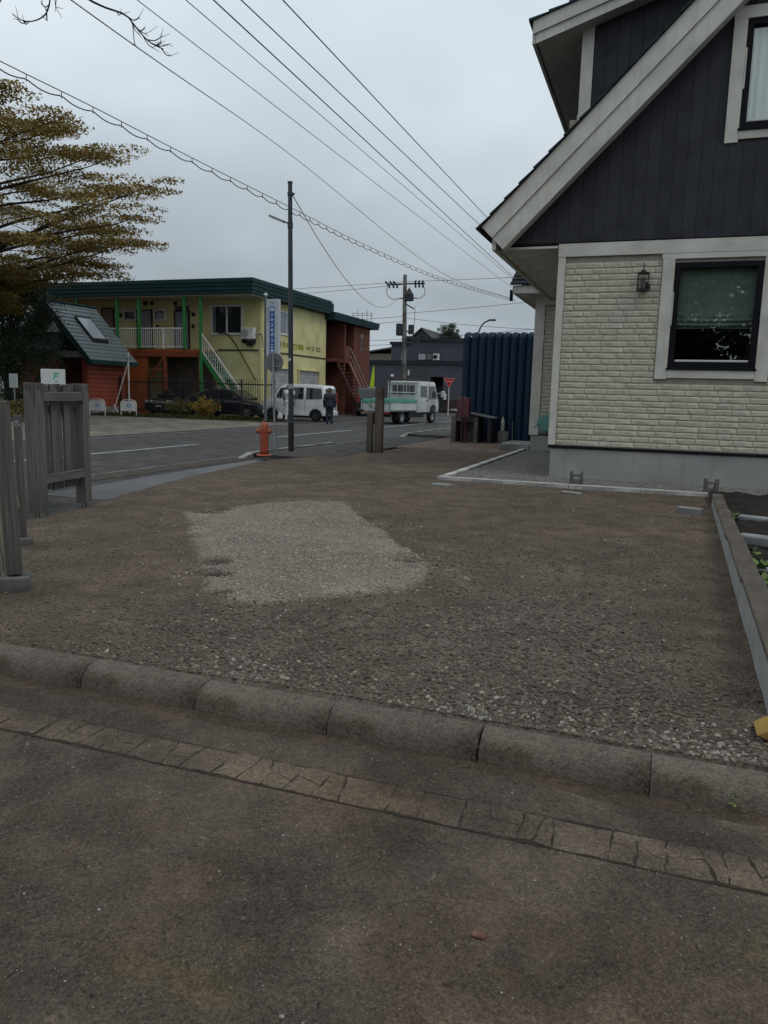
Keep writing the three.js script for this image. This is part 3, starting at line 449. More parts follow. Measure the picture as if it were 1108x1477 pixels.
  obj('window_handle', rb(u0 - 0.003, u0 + 0.018, 5.75, 6.3, HZ + 0.027, HZ + 0.042, 0.005), mTrim, H); obj('window_handle', rb(w0 - 0.003, w0 + 0.012, 2.45, 2.95, HZ + 0.027, HZ + 0.04, 0.005), mTrim, H);
  // roof: courses of tiles, barge boards, eave
  const oz = HZ + 0.34, s2 = Math.SQRT1_2, ex = -2.86, ey = 3.92;            // eave tip of the upper barge face
  const barge = (e0, e1, z0, z1, m) => { const L = (RX - ex) * Math.SQRT2; const P = (t, o) => [ex + (t + o) * s2, ey + (t - o) * s2]; const a = P(0, e0), b = P(L - e0 * 1, e0), c = P(L - e1, e1), d = P(0, e1); const g = ext([d, c, b, a], z1 - z0); g.translate(0, 0, z0); obj('barge_board', g, m, H); const h = g.clone(); h.scale(-1, 1, 1); h.translate(2 * RX, 0, 0); const ix = h.attributes.position, nn = h.attributes.normal; for (let i = 0; i < ix.count; i += 3) for (const at of [ix, nn, h.attributes.uv]) { const k = at.itemSize; for (let q = 0; q < k; q++) { const t = at.array[(i + 1) * k + q]; at.array[(i + 1) * k + q] = at.array[(i + 2) * k + q]; at.array[(i + 2) * k + q] = t; } } obj('barge_board', h, m, H); };
  barge(-0.06, 0.18, oz - 0.035, oz, mTrimB); barge(0.184, 0.43, oz - 0.075, oz - 0.03, mTrimB);
  // soffit under the verge and under the eave
  const sof = (x0, y0, x1, y1, z0, z1, t) => { const g = ext([[x0, y0], [x1, y1], [x1, y1 + t], [x0, y0 + t]], z1 - z0); g.translate(0, 0, z0); return g; };
  obj('verge_soffit', [sof(-2.56, 3.63, RX, 3.63 + RX + 2.56, HZ + 0.03, oz - 0.08, 0.05)], mTrimB, H);
  obj('eave_soffit', [bx(-2.66, XL - 0.04, 3.655, 3.69, HZ + 0.02, ZB)], mSoffit, H);
  obj('eave_fascia', [bx(-2.74, -2.68, 3.62, 3.95, oz - 0.08, ZB - 0.2)], mTrimB, H);
  obj('roof_deck', [(() => { const g = ext([[-2.86, 3.93], [RX, 3.93 + RX + 2.86], [2 * RX + 2.86, 3.93], [2 * RX + 2.86, 3.87], [RX, 3.85 + RX + 2.86], [-2.86, 3.87]], 8.6); g.translate(0, 0, ZB - 0.15); return g; })()], mRoof[0], H);
  const L = (RX + 2.95) * Math.SQRT2, step = 0.305;
  for (let i = 0; i * step < L; i++) for (const sd of [0, 1]) {
    const t = i * step, th = 0.035; const o = 0.06;
    const P = (q, h) => { const x = -2.93 + q * s2 - h * s2, y = 3.865 + q * s2 + h * s2; return sd ? [2 * RX - x, y] : [x, y]; };
    const pts = [P(t, o), P(Math.min(t + step + 0.03, L), o), P(Math.min(t + step + 0.03, L), o + 0.008), P(t, o + th)]; const g = ext(sd ? pts.reverse() : pts, 8.72); g.translate(0, 0, ZB - 0.15); obj('roof_course', g, mRoof[(i + sd) % 3], H);
  }
  // long dormer above the left slope
  const DZ = -13.75, dx = -1.63, dl = -2.36, sl = 0.30, dy = (x) => 7.02 + (x - dl) * sl;     // underside line of its roof
  const cheek = (z) => { const g = ext([[dx, 4.9], [1.0, 7.35], [1.0, Math.max(7.36, dy(1.0))], [dx, dy(dx)]], 0.1); g.translate(0, 0, z); return g; };
  obj('dormer_wall', [cheek(DZ - 0.1), cheek(ZB + 0.4), bx(dx, dx + 0.1, 4.9, dy(dx), ZB + 0.5, DZ - 0.101)], mNavy[1], H);
  for (let i = 0; i < 12; i++) { const a = dx + 0.17 + i * 0.186, b = a + 0.177; if (b > 0.9) break; const g = ext([[a, 4.95 + (a - dx)], [b, 4.95 + (b - dx)], [b, dy(b)], [a, dy(a)]], 0.01, 0.002); g.translate(0, 0, DZ + 0.003); obj('dormer_board', g, mNavy[i % 3], H); }
  obj('dormer_post', rb(dx - 0.03, dx + 0.16, 4.9, dy(dx) + 0.02, DZ - 0.12, DZ + 0.03, 0.004), mTrim, H);
  obj('dormer_post', rb(dx - 0.055, dx - 0.032, 4.9, 5.95, DZ - 0.3, DZ - 0.05, 0.004), mTrimB, H);
  const dz0 = DZ + 0.36, rake = (o0, o1, z0, z1, m, x0 = dl) => { const g = ext([[x0, dy(x0) + o0], [1.0, dy(1.0) + o0], [1.0, dy(1.0) + o1], [x0, dy(x0) + o1]], z1 - z0); g.translate(0, 0, z0); return g; };
  obj('dormer_barge', rake(0.10, 0.30, dz0 - 0.03, dz0, mTrimB, dl - 0.05), mTrimB, H); obj('dormer_barge', rake(-0.05, 0.115, dz0 - 0.07, dz0 - 0.032, mTrimB), mTrimB, H);
  obj('dormer_soffit', rake(-0.035, 0.0, ZB, dz0 - 0.075, mSoffit, dl + 0.02), mSoffit, H);
  obj('dormer_fascia', bx(dl - 0.06, dl - 0.01, dy(dl) - 0.05, dy(dl) + 0.28, ZB, dz0 - 0.035), mTrimB, H);
  for (let i = 0; i < 11; i++) { const a = dl - 0.12 + i * 0.31, b = a + 0.33; const g = ext([[a, dy(a) + 0.305], [b, dy(b) + 0.305], [b, dy(b) + 0.315], [a, dy(a) + 0.345]], ZB * -1 + dz0 + 0.04); g.translate(0, 0, ZB); obj('roof_course', g, mat(lin(0.03, 0.05, 0.16 * 0.5), { t: 'grain', s: 1, r: 0.6 }), H); }
  // entrance wing at the back
  const WZ = -19.0, wx0 = -3.0, wx1 = XL - 0.05;
  obj('wing_wall', [bx(wx0, wx1, 0.45, 3.78, WZ, WZ - 3)], mJoint, H);
  brickWall(H, wx0 + 0.22, wx1, 0.5, 3.5, WZ + 0.002, null, null, 15);
  obj('wing_trim', [rb(wx0 - 0.02, wx0 + 0.215, 0.42, 3.5, WZ - 0.2, WZ + 0.035, 0.004)], mTrim, H); obj('wing_trim', [rb(wx0 - 0.02, wx1, 3.505, 3.74, WZ - 0.1, WZ + 0.038, 0.004)], mTrim, H, true);
  obj('wing_foundation', bx(wx0 + 0.02, wx1, -0.1, 0.41, WZ - 0.01, WZ - 3), mFound, H);
  obj('wing_step', [rb(wx0 - 0.75, wx0 - 0.005, -0.1, 0.17, WZ - 0.1, WZ - 1.6, 0.01)], mConc, H);
  obj('wing_fascia', [bx(wx0 - 0.5, wx1, 3.72, 3.9, WZ + 0.5, WZ + 0.46), bx(wx0 - 0.5, wx0 - 0.46, 3.72, 3.9, WZ + 0.459, WZ - 3)], mTrim, H); obj('wing_soffit', bx(wx0 - 0.455, wx1, 3.73, 3.76, WZ + 0.455, WZ - 3), mSoffit, H);
  obj('gutter_end', rb(wx0 - 0.56, wx0 - 0.5, 3.55, 3.8, WZ + 0.4, WZ + 0.52, 0.01), mFrame, H);
  for (let i = 0; i < 9; i++) { const a = WZ + 0.56 - i * 0.2, b = a - 0.215, y = 3.9 + i * 0.12; const g = ext([[-a, y], [-b, y + 0.12], [-b, y + 0.135], [-a, y + 0.05]], wx1 - wx0 + 0.55); g.rotateY(Math.PI / 2); g.translate(wx0 - 0.55, 0, 0); obj('roof_course', g, mRoof[i % 3], H); }
  obj('wing_gable', (() => { const g = ext([[-WZ - 0.5, 3.9], [-WZ + 1.2, 4.9], [-WZ + 2.9, 3.9]], 0.08); g.rotateY(Math.PI / 2); g.translate(wx0 - 0.3, 0, 0); return g; })(), mNavy[1], H);
}
{ // wall lantern
  const p = V(-0.415, 3.14, HZ + 0.02), t = thing('wall_lantern', 'black metal carriage lantern fixed to the cream brick wall', 'lamp', [p.x, p.y, p.z]); t.scale.setScalar(1.2);
  const m = mat(lin(0.012, 0.012, 0.014), { r: 0.5, m: 0.3 });
  obj('back_plate', lathe([[0, 0], [0.055, 0], [0.055, 0.012], [0, 0.016]], 16).rotateX(Math.PI / 2).translate(0.035, -0.09, 0.0), m, t);
  obj('bracket', [tube([[0.03, -0.08, 0.01], [0.02, -0.13, 0.05], [0, -0.155, 0.09]], 0.008), tube([[0, 0.06, 0.09], [0, 0.13, 0.09], [0.0, 0.2, 0.075]], 0.007)], m, t);
  const c = [];
  for (const sx of [-1, 1]) for (const sz of [-1, 1]) c.push(bx(sx * 0.062 - 0.005, sx * 0.062 + 0.005, -0.13, 0.06, 0.09 + sz * 0.062 - 0.005, 0.09 + sz * 0.062 + 0.005));
  obj('cage', [...c, bx(-0.072, 0.072, -0.145, -0.128, 0.018, 0.162), bx(-0.072, 0.072, 0.058, 0.07, 0.018, 0.162), new THREE.ConeGeometry(0.07, 0.05, 4).rotateY(Math.PI / 4).translate(0, 0.095, 0.09)], m, t);
  obj('lamp_glass', cyl([0, -0.12, 0.09], [0, 0.01, 0.09], 0.035, 0.035, 12), mat(lin(0.05, 0.05, 0.055), { r: 0.1 }), t);
}
{ // hose reel by the entrance wing
  const t = thing('hose_reel', 'round teal garden hose reel hanging by the entrance wing', 'hose reel', [-2.6, 0.72, -18.88]); t.scale.setScalar(0.72);
  const m = mat(lin(0.10, 0.26, 0.23), { r: 0.5 });
  obj('drum', [lathe([[0, -0.1], [0.27, -0.1], [0.29, -0.08], [0.22, -0.05], [0.22, 0.05], [0.29, 0.08], [0.27, 0.1], [0, 0.1]], 24).rotateX(Math.PI / 2)], m, t);
  obj('hose', [0, 1, 2, 3].map((k) => new THREE.TorusGeometry(0.235, 0.016, 6, 24).translate(0, 0, -0.036 + k * 0.024)), mat(lin(0.06, 0.2, 0.16), { r: 0.5 }), t);
  obj('handle', cyl([-0.2, -0.05, 0.11], [-0.38, -0.16, 0.13], 0.012), mFrame, t); obj('wall_bracket', bx(-0.04, 0.04, -0.04, 0.04, -0.17, -0.1), mFrame, t);
}
// hollow blocks standing on the chippings
function hollowBlock() { const s = [[-0.095, 0], [0.095, 0], [0.095, 0.2], [0.062, 0.2], [0.055, 0.155], [-0.055, 0.155], [-0.062, 0.2], [-0.095, 0.2]]; const hole = (y0, y1) => [[-0.05, y0 + 0.02], [-0.03, y0], [0.03, y0], [0.05, y0 + 0.02], [0.05, y1 - 0.02], [0.03, y1], [-0.03, y1], [-0.05, y1 - 0.02]]; const g = ext(s, 0.1, 0.003, [hole(0.055, 0.13), hole(0.012, 0.04).map(([x, y]) => [x * 0.9, y])]); g.translate(0, 0.003, -0.05); return g; }
for (const [px, py, l] of [[831, 699, 'hollow grey concrete block standing below the wall lantern side of the house'], [1025, 711, 'hollow grey concrete block standing below the ground floor window']]) { const p = onY(px, py, 0.03); tag(obj('concrete_block', hollowBlock().rotateY(0.08).translate(p.x, 0.028, Math.min(p.z, -11.75)), mConcDark), l, 'block'); }
for (const [px, py, w, h, d, l] of [[637, 702, 0.26, 0.03, 0.2, 'flat concrete slab lying at the outer corner of the edging'], [823, 714, 0.27, 0.03, 0.14, 'flat concrete slab half sunk in gravel near the edging'], [995, 742, 0.27, 0.075, 0.13, 'solid grey concrete block on gravel beside the low wall']]) { const p = onY(px, py, 0); tag(obj('paving_block', rb(p.x - w / 2, p.x + w / 2, lotY(p.x, p.z) - 0.02, lotY(p.x, p.z) + h, p.z - d / 2, p.z + d / 2, 0.008).translate(-p.x, 0, -p.z).rotateY(-0.33).translate(p.x, 0, p.z), mConc), l, 'block'); }
{ // in the soil bed
  const mPale = mat(lin(0.33, 0.34, 0.345), { t: 'conc', s: 1, r: 0.9 });
  for (const [px, py, w, h, d, l] of [[1096, 752, 0.42, 0.06, 0.1, 'pale narrow concrete bar lying at the far end of the soil bed'], [1106, 785, 0.46, 0.08, 0.13, 'white rounded concrete bar lying in the middle of the soil bed'], [1122, 838, 0.3, 0.1, 0.16, 'pale upright block sunk in the soil bed next to weeds']]) { const p = onY(px, py, 0.1); tag(obj('bed_edging_block', rb(-w / 2, w / 2, 0.0, h + 0.02, -d / 2, d / 2, 0.025, 3).rotateY(-0.3).translate(p.x, 0.07, p.z), mPale), l, 'block'); }
  const r = rng(61);
  for (const [px, py, n, s, l] of [[1058, 748, 16, 0.06, 'small leafy weed at the far end of the soil bed'], [1078, 800, 20, 0.06, 'small weed growing against the middle of the low wall'], [1101, 832, 34, 0.085, 'broad leafed green weed growing beside the pale upright block'], [1104, 856, 30, 0.08, 'green weed growing over the coping of the low wall'], [1058, 1162, 9, 0.028, 'tiny yellow green weed sprouting at the foot of the kerb']]) {
    const low = py > 1000, p = onY(px, py, low ? YA : 0.12); const t = thing('weed', l, 'plant', [p.x, low ? YA - 0.012 : 0.08, p.z]); const L = [], st = [];
    for (let i = 0; i < n; i++) { const a = r() * 6.28, q = s * (0.3 + r()), h = s * (0.4 + 1.2 * r()); st.push(cyl([0, 0, 0], [Math.cos(a) * q, h, Math.sin(a) * q], 0.002, 0.001, 4)); L.push([Math.cos(a) * q, h, Math.sin(a) * q, s * (0.8 + 0.5 * r()), (r() - 0.5), -a, 0.5 + (r() - 0.5), i % 3]); }
    obj('stem', st, mat(lin(0.07, 0.1, 0.03)), t); mesh('leaves', leafGeo(L, [[0.09, 0.14, 0.03], [0.12, 0.17, 0.04], [0.06, 0.11, 0.03]], 0.6), leafDense, t);
  }
}
{ // yellow plastic kerb ramp
  const p = onY(1086, 1074, 0.0), g = ext([[0, 0.012], [0.03, 0], [0.42, 0], [0.42, 0.075], [0.11, 0.075], [0.01, 0.02]], 0.13, 0.006); g.translate(0.015, 0.012, -0.13); const t = thing('kerb_ramp', 'yellow plastic wedge lying on gravel at the end of the low wall', 'ramp', [p.x + 0.004, lotY(p.x + 0.1, p.z) + 0.0, p.z]); obj('wedge', g, mat(lin(0.42, 0.27, 0.07), { t: 'weather', s: 2, r: 0.7 }), t);
  const q = onY(690, 1354, YA); tag(obj('brick_chip', slab([[0, 0], [0.028, 0.003], [0.037, -0.012], [0.02, -0.02], [0.004, -0.013]], YA + 0.001, YA + 0.008, 0.002).translate(q.x - 0.018, 0, q.z), mat(lin(0.24, 0.12, 0.085), { t: 'grain', s: 3 })), 'flat reddish brick chip lying on the lane asphalt', 'chip');
}
// ================================================================ THINGS ON AND AROUND THE LOT
const mWood = [0.185, 0.155, 0.2, 0.145].map((k) => mat(lin(k * 1.0, k * 0.98, k * 0.95), { t: 'wood', s: 2.2, sv: 0.8, r: 0.95, b: 'wood', bs: 2.2, bsv: 0.8, bh: 0.0025 }));
const mWoodBrown = [0.15, 0.125].map((k) => mat(lin(k * 1.12, k * 0.95, k * 0.78), { t: 'wood', s: 2.2, sv: 0.8, r: 0.95, b: 'wood', bs: 2.2, bsv: 0.8, bh: 0.006 }));
const mWoodPale = mat(lin(0.3, 0.27, 0.22), { t: 'wood', s: 2, sv: 0.8, r: 0.95 });
const mSteel = mat(lin(0.32, 0.33, 0.34), { t: 'plain', s: 1, r: 0.5, m: 0.5 });
const mFoot = mat(lin(0.185, 0.18, 0.168), { t: 'conc', s: 1.6, r: 0.95, b: 'grain', bs: 3, bh: 0.005 });
{
  const A = onY(27, 852, 0), B = onY(38, 788, 0);
  const p1 = thing('fence_post', 'square grey timber post on a concrete foot, chain bracket near its top', 'fence post', [A.x - 0.02, 0, A.z]);
  p1.rotation.y = 0.72;
  obj('concrete_foot', rb(-0.085, 0.085, -0.06, 0.1, -0.085, 0.085, 0.01), mFoot, p1);
  obj('post', rb(-0.045, 0.045, 0.11, 1.2, -0.045, 0.045, 0.008).applyMatrix4(new THREE.Matrix4().makeShear(0, 0, -0.03, 0, 0, 0)), mWood[1], p1);
  obj('top_rail', cyl([-0.03, 1.15, -0.05], [-0.9, 1.15, -0.05], 0.05, 0.05, 14), mWood[0], p1, true);
  obj('bracket', [rb(0.03, 0.056, 1.04, 1.08, -0.012, 0.012, 0.004), tube([[0.055, 1.06, 0], [0.075, 1.03, 0], [0.055, 1.0, 0]], 0.005)], mSteel, p1);
  const p2 = thing('fence_post', 'slim grey timber post on a low concrete foot with a pale offcut nailed on', 'fence post', [B.x - 0.03, 0, B.z]); p2.rotation.y = 0.75;
  obj('concrete_foot', rb(-0.075, 0.075, -0.05, 0.075, -0.075, 0.075, 0.01), mFoot, p2); obj('post', rb(-0.03, 0.03, 0.07, 1.06, -0.03, 0.03, 0.006), mWood[3], p2);
  obj('offcut', (() => { const g = ext([[0, 0], [0.09, 0], [0.06, 0.2], [0, 0.24]], 0.025); g.translate(-0.1, 0.33, 0.05); return g; })(), mWoodPale, p2);
  const p3 = thing('timber_rail', 'pale sawn timber offcut leaning against the fence line at the lot edge', 'timber', [A.x - 0.35, 0, A.z - 0.25]); obj('board', [beam([0.1, 0.0, 0.05], [-0.05, 0.66, 0], 0.09, 0.03)], mWoodPale, p3);
}
{ // panel of upright boards standing by the pavement
  const A = onY(57, 739, 0), B = onY(122, 724, 0), dx = B.x - A.x, dz = B.z - A.z, L = Math.hypot(dx, dz), r = rng(17);
  const t = thing('board_fence', 'grey weathered timber fence panel with upright boards between two square posts', 'fence', [A.x, 0, A.z]); t.rotation.y = Math.atan2(-dz, dx);
  obj('post', rb(-0.075, 0.065, -0.1, 1.325, -0.075, 0.065, 0.008), mWood[0], t); obj('post', rb(L - 0.06, L + 0.06, -0.1, 1.33, -0.07, 0.06, 0.008), mWood[2], t);
  obj('rail', rb(0.066, L - 0.061, 1.14, 1.235, 0.01, 0.055, 0.006), mWood[0], t, true); obj('rail', rb(0.066, L - 0.061, 0.29, 0.385, 0.01, 0.055, 0.006), mWood[2], t, true);
  const n = 6, w = (L - 0.135) / n;
  for (let i = 0; i < n; i++) { const x0 = 0.068 + i * w, top = i < 5 ? 1.315 + r() * 0.01 : 1.325; obj('board', rb(x0 + 0.002, x0 + w - 0.010 - r() * 0.008, 0.19 + r() * 0.02, top, -0.05 - (i % 2) * 0.02, -0.02 - (i % 2) * 0.022, 0.004), mWood[i % 4], t); }
  obj('rail', rb(0.066, L - 0.061, 1.0, 1.09, -0.1, -0.067, 0.005), mWood[3], t, true);
}
{ // two old posts at the far edge
  const A = onY(538, 654, 0), B = onY(546, 654, 0);
  const t = thing('timber_post', 'tall weathered square timber post at the far edge of the lot', 'post', [B.x, 0, B.z]); obj('post', rb(-0.085, 0.085, -0.1, 1.46, -0.075, 0.075, 0.01), mWoodBrown[0], t); obj('cap_bolt', cyl([0, 1.38, 0.07], [0, 1.38, 0.086], 0.014), mSteel, t);
  const t2 = thing('timber_post', 'short split timber post beside the tall post, plank end on top', 'post', [A.x - 0.09, 0, A.z - 0.02]); obj('post', rb(-0.06, 0.065, -0.1, 0.9, -0.06, 0.06, 0.01), mWoodBrown[1], t2); obj('plank_end', rb(-0.24, 0.06, 0.87, 0.905, -0.07, -0.02, 0.005), mWoodPale, t2);
}
{ // steel lamp pole
  const p = onY(420, 651, 0.012), t = thing('lamp_pole', 'tall dark steel pole with a slim street lamp arm and white label band', 'lamp pole', [p.x, 0.012, p.z]);
  const m = mat(lin(0.05, 0.062, 0.07), { t: 'plain', s: 1, r: 0.55, m: 0.3 }), mb = mat(lin(0.02, 0.02, 0.022), { r: 0.7 });
  obj('shaft', cyl([0, 0, 0], [-0.07, 5.6, 0], 0.06, 0.045, 18), m, t); obj('base_sleeve', cyl([0, 0, 0], [-0.008, 0.62, 0], 0.0625, 0.0625, 18), mb, t);
  obj('label_band', cyl([-0.017, 1.36, 0], [-0.0185, 1.46, 0], 0.0605, 0.0605, 18), mat(lin(0.3, 0.32, 0.33), { r: 0.6 }), t); obj('number_plate', cyl([-0.025, 1.98, 0.052], [-0.025, 1.98, 0.062], 0.035, 0.035, 12), mat(lin(0.5, 0.5, 0.48)), t);
  obj('lamp_arm', [beam([-0.06, 4.78, 0], [-0.42, 4.92, 0.05], 0.03, 0.03)], m, t); obj('lamp_head', [beam([-0.2, 4.83, 0.02], [-0.52, 4.96, 0.06], 0.09, 0.045)], mat(lin(0.22, 0.23, 0.24), { r: 0.4, m: 0.4 }), t);
  obj('clamp', [cyl([-0.06, 4.7, 0], [-0.06, 4.82, 0], 0.058, 0.058, 14), cyl([-0.067, 5.35, 0], [-0.067, 5.42, 0], 0.058, 0.058, 14), bx(-0.04, 0.03, 5.36, 5.4, -0.02, 0.02)], m, t); obj('pole_cap', cyl([-0.07, 5.6, 0], [-0.07, 5.63, 0], 0.056, 0.056, 14), m, t);
}
{ // back of a round road sign on its post
  const p = onY(397, 652, 0.012), t = thing('road_sign', 'round road sign seen from its grey back on a thin steel post', 'road sign', [p.x, 0.012, p.z]);
  obj('post', cyl([0, 0, 0], [-0.06, 2.12, 0], 0.025, 0.025, 12), mSteel, t); obj('disc', lathe([[0, 0], [0.2, 0], [0.2, 0.012], [0, 0.012]], 28).rotateX(Math.PI / 2).rotateY(0.2).translate(-0.055, 1.9, -0.045), mat(lin(0.17, 0.175, 0.18), { t: 'weather', s: 2, r: 0.6 }), t);
  obj('channel', [bx(-0.2, 0.09, 1.965, 1.985, -0.035, -0.02), bx(-0.2, 0.09, 1.805, 1.825, -0.035, -0.02)], mSteel, t);
}
{ // hydrant
  const p = onY(381, 658, 0.012), t = thing('fire_hydrant', 'orange red fire hydrant pillar at the pavement end', 'hydrant', [p.x, 0.012, p.z], 0.2); const m = mat(lin(0.34, 0.065, 0.026), { t: 'weather', s: 2, r: 0.5 });
  obj('base_flange', lathe([[0, 0], [0.15, 0], [0.15, 0.03], [0.1, 0.045], [0, 0.05]], 20), m, t);
  obj('barrel', lathe([[0, 0.04], [0.095, 0.04], [0.085, 0.12], [0.088, 0.45], [0.095, 0.47], [0.095, 0.55], [0.08, 0.58], [0.085, 0.6], [0.075, 0.65], [0.04, 0.68], [0, 0.69]], 22), m, t);
  obj('top_nut', cyl([0, 0.68, 0], [0, 0.73, 0], 0.022, 0.018, 5), m, t);
  for (const s of [-1, 1]) { const o = obj('outlet', cyl([s * 0.07, 0.5, 0], [s * 0.13, 0.5, 0], 0.045, 0.045, 14), m, t); obj('cap', cyl([s * 0.13, 0.5, 0], [s * 0.15, 0.5, 0], 0.053, 0.05, 6), m, o); }
  obj('chain', tube([[-0.14, 0.46, 0.02], [-0.13, 0.32, 0.05], [-0.09, 0.36, 0.06]], 0.006), mSteel, t);
}
{ // burgundy post box on two legs
  const p = onY(668, 639, 0), t = thing('mailbox', 'burgundy mailbox with arched top standing on two thin legs', 'mailbox', [p.x, 0, -21.25]); const m = mat(lin(0.085, 0.012, 0.018), { r: 0.4, clear: 0.3 });
  for (const s of [-0.055, 0.055]) obj('leg', cyl([s, -0.02, 0], [s, 0.75, 0], 0.018, 0.018, 10), m, t);
  const half = (x0) => { const g = ext([[0, 0], [0.155, 0], [0.155, 0.46], [0.135, 0.51], [0.09, 0.535], [0.045, 0.53], [0.01, 0.5], [0, 0.46]], 0.22, 0.01); g.translate(x0, 0.73, -0.1); return g; };
  obj('box', half(-0.165), m, t); obj('box', half(0.012), m, t); obj('crest', lathe([[0, 0], [0.03, 0.0], [0.035, 0.02], [0.015, 0.05], [0, 0.055]], 12).translate(0, 1.26, 0), m, t); obj('base_plate', bx(-0.1, 0.1, -0.02, 0.015, -0.05, 0.05), mFrame, t);
}
{ // block-built rubbish bin with a sloping lid
  const t = thing('rubbish_bin', 'open fronted rubbish bin of grey concrete slabs under a sloping lid', 'bin', [-5.3, 0, -21.85]);
  const mb = mat(lin(0.16, 0.15, 0.135), { t: 'conc', s: 1.2, r: 0.95, b: 'grain', bs: 2, bh: 0.006 });
  obj('side_slab', rb(-0.36, -0.22, -0.05, 0.74, -0.3, 0.3, 0.01), mb, t); obj('side_slab', rb(0.3, 0.42, -0.05, 0.74, -0.3, 0.3, 0.01), mb, t); obj('back_slab', rb(-0.21, 0.29, -0.05, 0.7, -0.3, -0.2, 0.01), mb, t); obj('front_bar', rb(-0.21, 0.29, 0.6, 0.74, 0.2, 0.29, 0.01), mb, t);
  obj('side_slab', rb(0.7, 0.8, -0.05, 0.68, -0.3, 0.3, 0.01), mat(lin(0.03, 0.03, 0.032), { r: 0.8 }), t);
  obj('lid', [beam([-0.42, 0.92, 0], [0.88, 0.72, 0], 0.66, 0.03)], mat(lin(0.2, 0.2, 0.2), { r: 0.5, m: 0.3 }), t); obj('lid_support', [bx(-0.36, -0.22, 0.74, 0.87, -0.28, -0.2), bx(0.3, 0.42, 0.74, 0.765, -0.28, -0.2)], mb, t);
}
{ // rolled sacks and box beside the bin
  const p = onY(701, 638, 0), t = thing('planter_box', 'low grey concrete planter box standing in front of the blue shed', 'planter', [-4.22, 0, -22.0]); obj('box', rb(-0.14, 0.14, -0.03, 0.34, -0.14, 0.14, 0.012), mFoot, t);
  const b = thing('water_bottle', 'pale plastic bottle standing on the planter box', 'bottle', [-4.25, 0.34, -21.98]); obj('bottle', lathe([[0, 0], [0.05, 0], [0.055, 0.03], [0.05, 0.2], [0.055, 0.3], [0.02, 0.36], [0.02, 0.4], [0, 0.4]], 14), mat(lin(0.4, 0.38, 0.32), { r: 0.4 }), b); obj('cap', cyl([0, 0.4, 0], [0, 0.43, 0], 0.022), mWoodPale, b);
  const c = thing('garden_cane', 'thin grey cane standing upright against the blue shed', 'cane', [-3.98, 0, -22.12]); obj('cane', cyl([0, 0, 0], [-0.02, 0.62, -0.02], 0.014, 0.012, 8), mSteel, c); obj('foot', cyl([0, 0, 0], [0, 0.1, 0], 0.06, 0.05, 10), mFoot, c);
}
{ // blue ribbed steel shed
  const Z0 = -22.45, t = thing('steel_shed', 'dark blue ribbed steel shed with rounded rib tops', 'shed', [0, 0, 0]); const ms = [0, 1].map((k) => mat(lin(0.006 + 0.001 * k, 0.027 + 0.002 * k, 0.062 + 0.003 * k), { t: 'plain', s: 0.7, r: 0.55, sp: 0.5 }));
  const n = 12, x0 = -5.62, w = 0.232, prof = [];
  // one rib: half-round channel rising 2.95 m then curving back over
  const sec = []; for (let k = 0; k <= 8; k++) { const a = Math.PI * k / 8; sec.push([-Math.cos(a) * w * 0.44, Math.sin(a) * 0.055]); }
  const path = [[-0.08, 0], [1.5, 0], [2.97, 0]]; for (let k = 1; k <= 7; k++) { const a = (Math.PI / 2) * k / 7; path.push([2.97 + 0.15 * Math.sin(a), 0.15 * (1 - Math.cos(a))]); } path.push([3.13, 0.9], [3.15, 3.0]);
  const pos = [], idx = [], m = sec.length; path.forEach(([y, b], i) => { const i0 = Math.max(0, i - 1), i1 = Math.min(path.length - 1, i + 1), ty = path[i1][0] - path[i0][0], tb = path[i1][1] - path[i0][1], l = Math.hypot(ty, tb); sec.forEach(([sx, so]) => pos.push(sx, y + so * tb / l, -b + so * ty / l)); });
  for (let i = 0; i < path.length - 1; i++) for (let k = 0; k < m - 1; k++) { const a = i * m + k; idx.push(a, a + 1, a + m, a + 1, a + m + 1, a + m); }
  const g = new THREE.BufferGeometry(); g.setAttribute('position', new THREE.Float32BufferAttribute(pos, 3)); g.setIndex(idx); g.computeVertexNormals(); const gg = prep(g);
  for (const mm of ms) mm.side = THREE.DoubleSide;
  for (let i = 0; i < n; i++) { const r = mesh('rib', gg, ms[i % 2], t); r.position.set(x0 + w / 2 + i * w, 0, Z0); }
  obj('back_sheet', [bx(x0, x0 + n * w, -0.08, 2.95, Z0 - 0.03, Z0 - 0.06), bx(x0 + 0.012, x0 + n * w, 2.95, 3.05, Z0 - 0.3, Z0 - 3.0), bx(x0 + 0.01, x0 + 0.05, -0.08, 2.9, Z0 - 0.061, Z0 - 3.0), bx(x0 + n * w - 0.05, x0 + n * w - 0.01, -0.08, 2.9, Z0 - 0.061, Z0 - 3.0), bx(x0, x0 + n * w, -0.08, 2.9, Z0 - 3.0, Z0 - 3.05)], ms[0], t);
}
